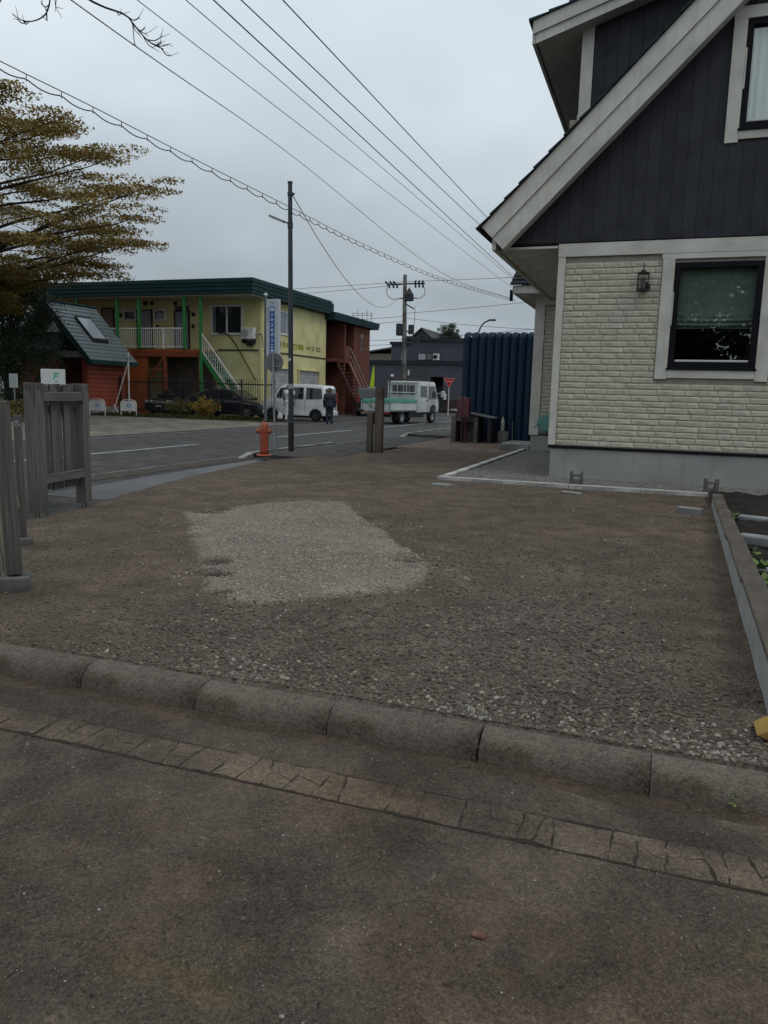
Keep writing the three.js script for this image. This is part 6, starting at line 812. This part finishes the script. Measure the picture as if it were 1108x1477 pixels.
const stand = (h, o = {}) => { const k = h / 1.7; const P = (x, y, z) => [x * k, y * k, z * k]; return { head: P(0, 1.58, 0.03), headt: P(0, 1.61, 0.0), chin: P(0, 1.5, 0.055), nose: P(0, 1.565, 0.115), ear1: P(-0.082, 1.57, 0.01), ear2: P(0.082, 1.57, 0.01), neck: P(0, 1.44, 0), chest: P(0, 1.27, 0.0), cl: P(-0.1, 1.3, 0), cr: P(0.1, 1.3, 0), waist: P(0, 1.05, 0), hip: P(0, 0.92, 0), hl: P(-0.09, 0.9, 0), hr: P(0.09, 0.9, 0), sl: P(-0.19, 1.37, 0), sr: P(0.19, 1.37, 0), el: P(-0.26, 1.1, -0.03), er: P(0.26, 1.1, -0.03), wl: P(-0.27, 0.86, 0.05), wr: P(0.27, 0.86, 0.05), kl: P(-0.1, 0.49, 0.02), kr: P(0.1, 0.49, 0.02), al: P(-0.1, 0.09, -0.02), ar: P(0.1, 0.09, -0.02), tl: P(-0.115, 0.04, 0.13), tr: P(0.115, 0.04, 0.13), ...o }; };
const BONES = (c = 1) => [['head', 'headt', 0.098, 0.1], ['head', 'chin', 0.085, 0.055], ['nose', 'head', 0.012, 0.03], ['ear1', 'ear1', 0.028, 0.028], ['ear2', 'ear2', 0.028, 0.028], ['neck', 'head', 0.06, 0.055], ['cl', 'cr', 0.14 * c, 0.14 * c], ['sl', 'sr', 0.075 * c, 0.075 * c], ['chest', 'waist', 0.16 * c, 0.14 * c], ['waist', 'hip', 0.145 * c, 0.15 * c], ['sl', 'el', 0.068 * c, 0.055 * c], ['sr', 'er', 0.068 * c, 0.055 * c], ['el', 'wl', 0.052 * c, 0.036], ['er', 'wr', 0.052 * c, 0.036], ['hl', 'kl', 0.1 * c, 0.07 * c], ['hr', 'kr', 0.1 * c, 0.07 * c], ['kl', 'al', 0.068 * c, 0.052], ['kr', 'ar', 0.068 * c, 0.052], ['al', 'tl', 0.05, 0.038], ['ar', 'tr', 0.05, 0.038], ['wl', 'hwl', 0.036, 0.03], ['wr', 'hwr', 0.036, 0.03], ['hl', 'hr', 0.115 * c, 0.115 * c]];
{
  const J = stand(1.56); J.hwl = [J.wl[0], J.wl[1] - 0.08, J.wl[2] + 0.01]; J.hwr = [J.wr[0], J.wr[1] - 0.08, J.wr[2] + 0.01]; const p = onY(475, 612, -0.07);
  figure('person', 'person in a dark navy coat and trousers standing behind the white van', [p.x, -0.07, p.z], Math.PI + 0.3, J, [...BONES(1.08), ['waist', 'hip', 0.17, 0.19]], (x, y, z) => (y < 0.09 ? [0.01, 0.01, 0.012] : y > 1.36 ? [0.36, 0.2, 0.14] : Math.hypot(x) > 0.2 && y < 0.78 && y > 0.6 ? [0.36, 0.2, 0.14] : y > 0.68 ? [0.014, 0.015, 0.03] : [0.014, 0.017, 0.035]), [[J.wl, [0.1, 0, 0], 1], [J.wr, [-0.1, 0, 0], 1]], [0, 1.485, 0.0, -0.35, [0.12, 0.11, 0.1]]);
}
{
  const J = stand(1.7, { kl: [-0.15, 0.49, 0.06], kr: [0.14, 0.49, 0.0], al: [-0.19, 0.09, -0.0], ar: [0.18, 0.09, -0.06], tl: [-0.22, 0.04, 0.14], tr: [0.2, 0.04, 0.09], wl: [-0.34, 0.88, 0.14], el: [-0.33, 1.12, 0.0] }); J.hwl = [J.wl[0], J.wl[1] - 0.08, J.wl[2] + 0.03]; J.hwr = [J.wr[0], J.wr[1] - 0.08, J.wr[2] + 0.01]; const p = onZ(417, 606, -33.15);
  figure('person', 'person in white overalls standing beside the white van holding a white bag', [p.x, -0.07, p.z], Math.PI + 0.9, J, BONES(1.12), (x, y, z) => (y < 0.07 ? [0.3, 0.3, 0.3] : y > 1.5 ? [0.36, 0.2, 0.14] : Math.abs(x) > 0.245 && y > 0.92 && y < 1.3 && z < -0.02 ? [0.03, 0.035, 0.05] : Math.abs(x) > 0.2 && y < 0.83 && y > 0.62 ? [0.36, 0.2, 0.14] : [0.5, 0.51, 0.51]), [[J.wl, [0.1, 0, 0], 1], [J.wr, [-0.1, 0, 0], 1]], [0, 1.615, 0.0, -0.3, [0.02, 0.018, 0.016]]);
  const b = thing('carrier_bag', 'white carrier bag held low beside the person in overalls', 'bag', [p.x - 0.42, -0.07, p.z + 0.1]); obj('bag', lathe([[0, 0.02], [0.12, 0.02], [0.15, 0.12], [0.13, 0.28], [0.05, 0.4], [0, 0.41]], 12).scale(1, 1, 0.6), mWhiteP, b); obj('handle', tube([[-0.04, 0.38, 0], [0.0, 0.62, 0], [0.04, 0.38, 0]], 0.01), mWhiteP, b);
}
// ================================================================ TREES, BUSHES, GRASS
const mBark = mat(lin(0.05, 0.042, 0.034), { t: 'wood', s: 1.5, sv: 0.5, r: 1, b: 'wood', bs: 1.5, bh: 0.02 }), mTwig = mat(lin(0.035, 0.028, 0.026), { r: 1 });
{ // tiered maple by the toilet hut
  const X = -27.7, Z = -24.2, r = rng(303), t = thing('tiered_tree', 'large tree with tiers of olive brown young leaves beside the hut', 'tree', [X, -0.08, Z]); const limbs = [], L = [];
  const Rm = (y) => { const k = [[3.2, 2.2], [5.6, 2.8], [6.3, 6.2], [7, 7.8], [8, 8.6], [9, 9.6], [10, 8.4], [11, 7.2], [12, 5.6], [12.9, 3.2]]; for (let i = 1; i < k.length; i++) if (y <= k[i][0]) return mix(k[i - 1][1], k[i][1], (y - k[i - 1][0]) / (k[i][0] - k[i - 1][0])); return 1; };
  obj('trunk', [taperTube([V(0, -0.2, 0), V(0.15, 2, 0), V(-0.1, 5, 0.1), V(0.2, 8, 0), V(0, 11, 0)], 0.38, 0.1, 10)], mBark, t);
  const sprays = [];
  for (let i = 0; i < 84; i++) { const y1 = 4.4 + 8.5 * ((i + r() * 0.8) / 84), a = i * 2.39996 + r() * 0.5, R = Rm(y1) * (0.84 + 0.16 * r()), y0 = Math.max(1.8, Math.min(10.6, y1 - R * (0.3 + 0.15 * r()))); const ca = Math.cos(a), sa = Math.sin(a); const droop = (u) => mix(y0, y1, Math.pow(u, 0.75)); const pts = [0, 0.3, 0.6, 0.85, 1].map((u) => V(ca * R * u + (u > 0 && u < 1 ? (r() - 0.5) * 0.5 : 0), droop(u) + (r() - 0.5) * 0.25 * u, sa * R * u + (r() - 0.5) * 0.5 * u)); limbs.push(taperTube(pts, 0.022 + 0.0085 * R, 0.008, 5));
    const cv = new THREE.CatmullRomCurve3(pts); for (let k = 0; k < 10; k++) { const u = 0.3 + 0.7 * (k + r()) / 10, p = cv.getPoint(Math.min(1, u)), w = (0.35 + 0.75 * (1 - u)) * R * 0.36, s = (r() - 0.5) * 2, q = V(p.x - sa * s * w, p.y + 0.1 + 0.12 * r(), p.z + ca * s * w); if (Math.abs(s) > 0.25) limbs.push(taperTube([p, V((p.x + q.x) / 2, (p.y + q.y) / 2 + 0.05, (p.z + q.z) / 2), q], 0.02, 0.006, 4)); sprays.push([q, 0.5 + 0.55 * r(), a]); } }
  for (const [q, rad, a] of sprays) { const n = Math.floor(200 * rad + 80), tilt = 0.12 * (r() - 0.5), pal = r() < 0.4 ? 0 : r() < 0.6 ? 2 : 4; for (let k = 0; k < n; k++) { const d = Math.sqrt(r()) * rad, b = r() * 6.283, along = Math.cos(b) * d * 1.35, ac = Math.sin(b) * d * 0.85; L.push([q.x + Math.cos(a) * along - Math.sin(a) * ac, q.y + along * tilt - 0.08 * d + (r() - 0.5) * 0.16 - 0.03, q.z + Math.sin(a) * along + Math.cos(a) * ac, 0.085 + 0.075 * r(), (r() - 0.5) * 1.5, r() * 6.28, (r() - 0.5) * 1.5, pal + Math.floor(r() * 2)]); } }
  obj('limb', limbs, mTwig, t); mesh('crown', leafGeo(L, [[0.27, 0.18, 0.03], [0.22, 0.175, 0.032], [0.31, 0.195, 0.032], [0.24, 0.19, 0.036], [0.19, 0.17, 0.032], [0.29, 0.165, 0.028]], 0.62), leafMat, t);
}
function leafyTree(name, label, at, o) { // crown of many small clumps round a branching trunk
  const r = rng(o.seed), t = thing(name, label, 'tree', at, 0, o.group); const L = [], br = [], lean = o.lean ?? [0, 0];
  const top = V(lean[0], o.trunk, lean[1]); obj('trunk', [taperTube([V(0, -0.3, 0), V(lean[0] * 0.4, o.trunk * 0.45, lean[1] * 0.4), top], o.r, o.r * 0.55, 9)], mBark, t);
  for (let i = 0; i < o.clumps; i++) { const a = r() * 6.283, e = Math.acos(1 - 2 * r()), R = Math.pow(r(), 0.4); const c = V(lean[0] + Math.sin(e) * Math.cos(a) * o.rx * R, o.cy + Math.cos(e) * o.ry * R, lean[1] + Math.sin(e) * Math.sin(a) * (o.rz ?? o.rx) * R); if (i % o.bk === 0) br.push(taperTube([V(lean[0] * 0.7, o.trunk * (0.5 + 0.5 * r()), lean[1] * 0.7), V((c.x + lean[0]) / 2, (c.y + o.trunk) / 2, (c.z + lean[1]) / 2), c], o.r * 0.28, 0.012, 5));
    const rad = o.cr * (0.6 + 0.8 * r()), pal = Math.floor(r() * (o.cols.length - 1)); for (let k = 0; k < o.per; k++) { const v = V(r() - 0.5, r() - 0.5, r() - 0.5).normalize().multiplyScalar(rad * Math.pow(r(), 0.5)); L.push([c.x + v.x, c.y + v.y * (o.flat ?? 0.8) - (o.droop ?? 0) * v.length(), c.z + v.z, o.leaf * (0.7 + 0.6 * r()), (r() - 0.5) * 2.4, r() * 6.28, (r() - 0.5) * 2.4, pal + (r() < 0.5 ? 1 : 0)]); } }
  if (br.length) obj('limb', br, mBark, t); mesh('crown', leafGeo(L, o.cols, o.aspect ?? 0.55), o.dense ? leafDense : leafMat, t); return t;
}
const darkG = [[0.022, 0.04, 0.016], [0.03, 0.05, 0.02], [0.036, 0.056, 0.02], [0.026, 0.044, 0.018]], midG = [[0.03, 0.055, 0.018], [0.04, 0.068, 0.02], [0.05, 0.08, 0.024], [0.035, 0.06, 0.02]];
leafyTree('evergreen_tree', 'dense dark evergreen tree standing left of the toilet hut', [-27.9, -0.08, -27.4], { seed: 41, trunk: 2.5, r: 0.2, cy: 3.5, rx: 2.2, ry: 3.5, clumps: 280, per: 110, cr: 0.6, leaf: 0.13, bk: 8, cols: darkG, dense: true, droop: 0.3, aspect: 0.35 });
leafyTree('evergreen_tree', 'dark evergreen tree standing deeper in the park behind the hut', [-33.5, -0.08, -33.5], { seed: 42, trunk: 3, r: 0.2, cy: 4.0, rx: 2.6, ry: 3.9, clumps: 200, per: 90, cr: 0.7, leaf: 0.16, bk: 8, cols: darkG, dense: true, droop: 0.3, aspect: 0.35 });
leafyTree('pale_tree', 'thin pale green tree rising behind the yellow building', [-38.5, -0.08, -48], { seed: 43, trunk: 6, r: 0.16, cy: 7.0, rx: 2.2, ry: 3.0, clumps: 90, per: 50, cr: 0.45, leaf: 0.14, bk: 3, cols: [[0.1, 0.11, 0.05], [0.12, 0.13, 0.06], [0.09, 0.1, 0.05]] });
{ const p = onZ(648, 480, -85); leafyTree('round_tree', 'round dark green tree behind the roof of the grey shop', [p.x, -0.1, -85], { seed: 44, trunk: 6, r: 0.2, cy: 7.9, rx: 1.35, ry: 1.35, clumps: 90, per: 70, cr: 0.4, leaf: 0.16, bk: 6, cols: darkG, dense: true }); }
// trees along the lane behind the viewer, mirrored in the window glass
leafyTree('lane_tree', 'leaning green tree growing behind the lane, mirrored in the house window', [2.2, -0.1, 6.6], { seed: 51, trunk: 5.4, r: 0.3, lean: [1.5, 0.3], cy: 7.0, rx: 3.6, ry: 3.2, clumps: 360, per: 110, cr: 0.7, leaf: 0.2, bk: 5, cols: midG });
leafyTree('lane_tree', 'broad green tree growing farther behind the lane', [7.2, -0.1, 10.5], { seed: 52, trunk: 4.6, r: 0.28, cy: 6.2, rx: 3.6, ry: 3.6, clumps: 360, per: 110, cr: 0.7, leaf: 0.2, bk: 5, cols: midG });
leafyTree('lane_tree', 'tall dark tree growing behind the lane beside the leaning tree', [-1.2, -0.1, 11], { seed: 53, trunk: 6, r: 0.3, cy: 6.6, rx: 3.4, ry: 4.2, clumps: 360, per: 110, cr: 0.7, leaf: 0.2, bk: 5, cols: darkG });
{ // bare limb reaching over the lot from a tree beside the lane
  const t = thing('bare_tree', 'leafless tree whose thin twigs hang over the lot', 'tree', [-8.6, -0.1, 0.6]); const r = rng(88), tw = [];
  obj('trunk', [taperTube([V(0, -0.3, 0), V(-0.2, 2.5, 0), V(0.2, 5.5, -0.4), V(0.5, 8, -1)], 0.22, 0.1, 9)], mBark, t);
  const O = V(-8.6, -0.1, 0.6), W = (px, py, z) => onZ(px, py, z).sub(O);
  const main = [V(0.4, 6.5, -0.8), W(60, -120, -4.2), W(120, -8, -4.8), W(150, 10, -5.0), W(182, 22, -5.1), W(195, 38, -5.2), W(215, 60, -5.3), W(236, 71, -5.35)]; tw.push(taperTube(main, 0.05, 0.004, 6, 140));
  const second = [V(0.4, 5.6, -0.7), W(60, -170, -4.0), W(92, -70, -4.2), W(74, -12, -4.3), W(70, 12, -4.35), W(61, 25, -4.4), W(45, 31, -4.4), W(29, 28, -4.4), W(18, 20, -4.4)]; tw.push(taperTube(second, 0.04, 0.003, 6, 160));
  const third = [W(60, -170, -4.0), W(20, -60, -4.2), W(4, -6, -4.3), W(-4, 10, -4.3)]; tw.push(taperTube(third, 0.03, 0.003, 5, 80));
  for (const [cvp, lo, n] of [[main, 0.76, 22], [second, 0.86, 14], [third, 0.6, 4]]) { const cv = new THREE.CatmullRomCurve3(cvp); for (let i = 0; i < n; i++) { const u = lo + (1 - lo) * r(), p = cv.getPointAt(u), d = cv.getTangentAt(u), l = 0.05 + 0.16 * r(), q = p.clone().addScaledVector(d, l * 0.7).add(V((r() - 0.4) * l, (r() - 0.45) * l * 1.4, (r() - 0.5) * l)); const m = p.clone().add(q).multiplyScalar(0.5).add(V(0, -0.02, 0)); tw.push(taperTube([p, m, q], 0.005, 0.002, 4)); for (let k = 0; k < 2; k++) { const e = q.clone().add(V((r() - 0.4) * 0.1, (r() - 0.3) * 0.12, (r() - 0.5) * 0.1)); tw.push(taperTube([m, q.clone().lerp(m, 0.4), e], 0.003, 0.0015, 3)); } } }
  obj('twig', tw, mTwig, t);
}
// dark growth closing the lane behind the viewer
for (const [x, z, s, l] of [[-3.5, 13.5, 61, 'dark evergreen thicket closing the lane behind the tall dark tree'], [1.8, 13, 62, 'dark evergreen thicket behind the leaning lane tree'], [6.6, 14, 63, 'dark evergreen thicket behind the broad lane tree'], [11.2, 13, 64, 'dark evergreen thicket at the end of the lane']]) leafyTree('thicket', l, [x, -0.1, z], { seed: s, trunk: 2, r: 0.15, cy: 2.6, rx: 2.9, ry: 2.7, rz: 1.6, clumps: 170, per: 60, cr: 0.6, leaf: 0.26, bk: 12, cols: darkG, dense: true });
// bushes at the iron fence
function bush(label, at, w, h, cols, seed, up) { const r = rng(seed), t = thing('bush', label, 'bush', at), st = [], L = []; for (let i = 0; i < 90; i++) { const a = r() * 6.28, d = Math.sqrt(r()), hh = h * (0.45 + 0.6 * r()) * (1 - 0.35 * d), q = V(Math.cos(a) * w * d, hh, Math.sin(a) * w * 0.6 * d), b = V(q.x * 0.35, 0, q.z * 0.35); const m = b.clone().lerp(q, 0.55).add(V(-q.x * 0.1, h * 0.12, 0)); st.push(taperTube([b, m, q], 0.012, 0.004, 4)); for (let k = 0; k < 46; k++) { const u = 0.15 + 0.85 * r(), p = u < 0.55 ? b.clone().lerp(m, u / 0.55) : m.clone().lerp(q, (u - 0.55) / 0.45); L.push([p.x + (r() - 0.5) * 0.14, p.y + (r() - 0.5) * 0.12, p.z + (r() - 0.5) * 0.14, 0.05 + 0.04 * r(), (r() - 0.5) * 2.5, r() * 6.28, (r() - 0.5) * 2.5, Math.floor(r() * cols.length)]); } } obj('stem', st, mTwig, t); mesh('foliage', leafGeo(L, cols, 0.5), leafDense, t); }
{ const a = onY(276, 597, -0.05), b = onY(312, 599, -0.05); bush('green and yellow bush at the iron fence, the looser of the pair', [-22.35, -0.05, -32.6], 0.95, 1.05, [[0.1, 0.09, 0.02], [0.07, 0.075, 0.02], [0.16, 0.12, 0.02], [0.05, 0.06, 0.02]], 71); bush('bright yellow flowering bush at the iron fence', [-20.85, -0.05, -32.5], 0.85, 1.2, [[0.3, 0.19, 0.02], [0.24, 0.15, 0.02], [0.13, 0.11, 0.02], [0.34, 0.22, 0.03]], 72); }
{ // grass: uncountable blades
  const r = rng(91), n = 9000, g = new THREE.BufferGeometry(); g.setAttribute('position', new THREE.Float32BufferAttribute([-0.012, 0, 0, 0.012, 0, 0, 0.004, 1, 0.18], 3)); g.setAttribute('normal', new THREE.Float32BufferAttribute([0, .4, .9, 0, .4, .9, 0, .4, .9], 3)); const m = new THREE.MeshPhysicalMaterial({ color: 0xffffff, roughness: 0.9, side: THREE.DoubleSide }); const im = new THREE.InstancedMesh(g, m, n); im.name = 'grass'; im.userData = { label: 'green grass strip along the foot of the iron fence', category: 'grass', kind: 'stuff' }; const o = new THREE.Object3D();
  for (let i = 0; i < n; i++) { let x = mix(-28.5, -16.7, r()), z = mix(-31.1, -33.4, Math.pow(r(), 0.8)); if (x > -18.4) z = mix(-31.6, -33.2, r()); o.position.set(x, -0.05, z); o.rotation.set(0, r() * 6.28, (r() - 0.5) * 0.5); const h = 0.06 + 0.12 * r() * r() + 0.08 * (fbm(x * 1.2, z * 1.2, 2) > 0.55); o.scale.set(1.4, h, 1); o.updateMatrix(); im.setMatrixAt(i, o.matrix); const b = 0.7 + 0.6 * r(); im.setColorAt(i, lin(0.05 * b + 0.02 * r(), 0.085 * b, 0.02 * b)); } im.castShadow = im.receiveShadow = true; scene.add(im);
}
{ // yellow green hedge bank at the far left
  const r = rng(93), L = []; const t = thing('hedge', 'low yellow green hedge bank along the park edge', 'hedge', [-26.5, -0.07, -23.5]); for (let i = 0; i < 9000; i++) { const x = (r() - 0.5) * 9, z = (r() - 0.5) * 1.6, h = (0.55 + 0.35 * fbm(x * 1.1, z + 5, 2)) * Math.pow(1 - Math.min(1, Math.abs(z) / 0.82) ** 2, 0.5); L.push([x, h * Math.pow(r(), 0.35), z, 0.08 + 0.05 * r(), (r() - 0.5) * 2, r() * 6.28, (r() - 0.5) * 2, Math.floor(r() * 3)]); } mesh('foliage', leafGeo(L, [[0.1, 0.085, 0.02], [0.08, 0.085, 0.022], [0.13, 0.1, 0.02]], 0.55), leafDense, t); obj('stem', [0, 1, 2, 3, 4, 5, 6, 7].map((k) => cyl([-4 + k, -0.05, 0], [-4 + k + 0.1, 0.5, 0.1], 0.03, 0.015, 5)), mTwig, t);
}
// ================================================================ POLES AND WIRES
const mPoleC = mat(lin(0.2, 0.195, 0.185), { t: 'conc', s: 0.6, r: 0.9 }), mIron = mat(lin(0.04, 0.042, 0.045), { r: 0.7 }), mWire = mat(lin(0.05, 0.053, 0.058), { r: 0.7 });
const FP = [-16.62, -50];
{ const t = thing('utility_pole', 'grey concrete utility pole with transformer cans and crossarms beyond the truck', 'utility pole', [FP[0], -0.08, FP[1]]); const H = 9.25;
  obj('shaft', cyl([0.12, 0, 0], [-0.04, H, 0], 0.19, 0.12, 16), mPoleC, t); obj('crossarm', [bx(-1.25, 1.35, 8.62, 8.7, -0.05, 0.05)], mIron, t);
  for (const x of [-1.15, -0.85, -0.6, 0.7, 0.95, 1.2]) obj('insulator', [cyl([x, 8.58, 0.1], [x + (x < 0 ? -0.12 : 0.12), 8.78, 0.35], 0.05, 0.07, 8), cyl([x, 8.58, -0.1], [x - 0.1, 8.5, -0.35], 0.05, 0.07, 8)], mIron, t);
  obj('switch_box', [rb(0.05, 0.55, 7.55, 8.05, -0.2, 0.2, 0.05), new THREE.ConeGeometry(0.3, 0.5, 10).translate(0.28, 8.2, 0)], mIron, t); obj('bushing', [cyl([0.5, 7.75, 0], [0.9, 7.72, 0], 0.05, 0.02, 8), cyl([-0.1, 7.75, 0], [-0.5, 7.7, 0], 0.05, 0.02, 8)], mIron, t);
  obj('lead', [tube([[-1.2, 8.6, 0.2], [-1.22, 8.0, 0.15], [-0.9, 7.7, 0], [-0.45, 7.7, 0]], 0.02), tube([[1.3, 8.6, 0.2], [1.4, 8.0, 0.1], [1.1, 7.75, 0], [0.85, 7.72, 0]], 0.02), tube([[0.7, 7.2, 0], [0.75, 6.4, 0.1], [0.6, 5.4, 0]], 0.018)], mWire, t);
  obj('transformer', [rb(-0.52, -0.14, 5.3, 6.1, -0.22, 0.22, 0.08)], mIron, t); obj('transformer', cyl([0.5, 5.4, 0], [0.5, 6.0, 0], 0.2, 0.2, 14), mIron, t); obj('bracket', [bx(-0.2, 0.5, 5.55, 5.62, -0.04, 0.04), beam([0.1, 7.35, 0], [0.62, 7.05, 0], 0.08, 0.08), bx(-0.25, 1.05, 4.85, 4.92, -0.04, 0.04), cyl([1.0, 4.7, 0], [1.0, 5.15, 0], 0.05), beam([0.2, 4.9, 0.05], [0.7, 4.7, 0.1], 0.1, 0.1)], mIron, t);
  for (let k = 0; k < 8; k++) obj('step_bolt', cyl([(k % 2 ? 0.1 : -0.1), 2.4 + k * 0.45, 0], [(k % 2 ? 0.32 : -0.2), 2.4 + k * 0.45, 0], 0.012), mIron, t);
}
function wire(name, label, a, b, sag, rad, group, m = mWire) { const pts = []; for (let k = 0; k <= 16; k++) { const u = k / 16; const p = a.clone().lerp(b, u); p.y -= 4 * sag * u * (1 - u); pts.push(p); } return tag(obj(name, tube(pts, rad, 5, 48), m), label, 'wire', group); }
function through(p, q, y, back, fwd) { const A = onY(p[0], p[1], y), B = onY(q[0], q[1], y), d = B.clone().sub(A).normalize(); return [A.clone().addScaledVector(d, -back), B.clone().addScaledVector(d, fwd)]; }
const WL = 'thin power line running high along the road above the lot';
for (const [p, q, y, r_, f] of [[[410, 0], [700, 310], 6.5, 0.009, 22], [[310, 0], [720, 380], 6.5, 0.01, 22], [[350, 0], [699, 330], 6.6, 0.009, 22], [[270, 0], [735, 398], 6.9, 0.007, 25], [[200, 0], [735, 412], 7.0, 0.007, 25]]) { const [a, b] = through(p, q, y, 14, f); wire('power_line', WL, a, b, 0.02, r_, 'power lines along the road'); }
{ const P = [onY(-40, -94, 7.5), onY(125, 16, 7.5), onZ(415, 220, -26), onZ(640, 395, -44), onZ(742, 432, -60)]; tag(obj('service_cable', tube([P[1].clone().add(V(0.6, 0.1, 14)), ...P.slice(1)], 0.011, 5, 90), mWire), 'single cable sagging along the road towards the far pole', 'wire'); }
{ // messenger wire with a communication cable hung below it in short loops
  const P = [V(-12.75, 7.55, 4), onX(0, 88, -12.65), onX(130, 152, -12.6), onX(256, 217, -12.55), onX(415, 297, -12.5), onZ(520, 350, -33), onZ(640, 402, -46), onZ(742, 432, -64)]; const cv = new THREE.CatmullRomCurve3(P), t = thing('messenger_cable', 'communication cable hung in short loops below its carrier wire', 'wire'); obj('carrier_wire', new THREE.TubeGeometry(cv, 140, 0.011, 5), mWire, t);
  const len = cv.getLength(), n = Math.floor(len / 0.95), pts = [], ties = []; for (let i = 0; i <= n; i++) { const p = cv.getPointAt(i / n); for (let k = 0; k < 4; k++) { const u = (i + k / 4) / n; if (u > 1) break; const q = cv.getPointAt(u); q.y -= 0.1 + 0.07 * Math.sin(Math.PI * k / 4); pts.push(q); } ties.push(cyl(p, p.clone().add(V(0, -0.14, 0)), 0.012, 0.012, 4)); } obj('hung_cable', new THREE.TubeGeometry(new THREE.CatmullRomCurve3(pts), pts.length * 2, 0.014, 5), mWire, t); obj('tie', ties, mWire, t).userData.kind = 'stuff';
}
{ const lp = onY(420, 651, 0.012); wire('drop_wire', 'slack drop wire from the steel lamp pole to the far utility pole', V(lp.x - 0.03, 5.4, lp.z), V(FP[0] - 0.5, 7.72, FP[1]), 1.35, 0.009); 
  const cw = 'thin wire crossing behind the far utility pole'; for (const [y, z, s] of [[8.72, -50, 0.1], [8.55, -50, 0.35], [6.5, -50.2, 0.3], [6.2, -50.2, 0.5], [5.0, -50.2, 0.2], [4.7, -50.2, 0.3]]) wire('cross_wire', cw, V(-48, y + 0.1, z - 6), V(FP[0], y, z), s, 0.014, 'wires crossing at the far pole'); for (const [y, z, s, yb] of [[8.72, -50, 0.15, 8.8], [6.7, -50.2, 0.2, 8.2], [6.4, -50.2, 0.5, 5.4], [5.0, -50.2, 0.2, 6.6], [4.7, -50.2, 0.3, 6.2]]) wire('cross_wire', cw, V(FP[0], y, z), V(4, yb, z + 4), s, 0.014, 'wires crossing at the far pole'); }
renderer.render(scene, camera);
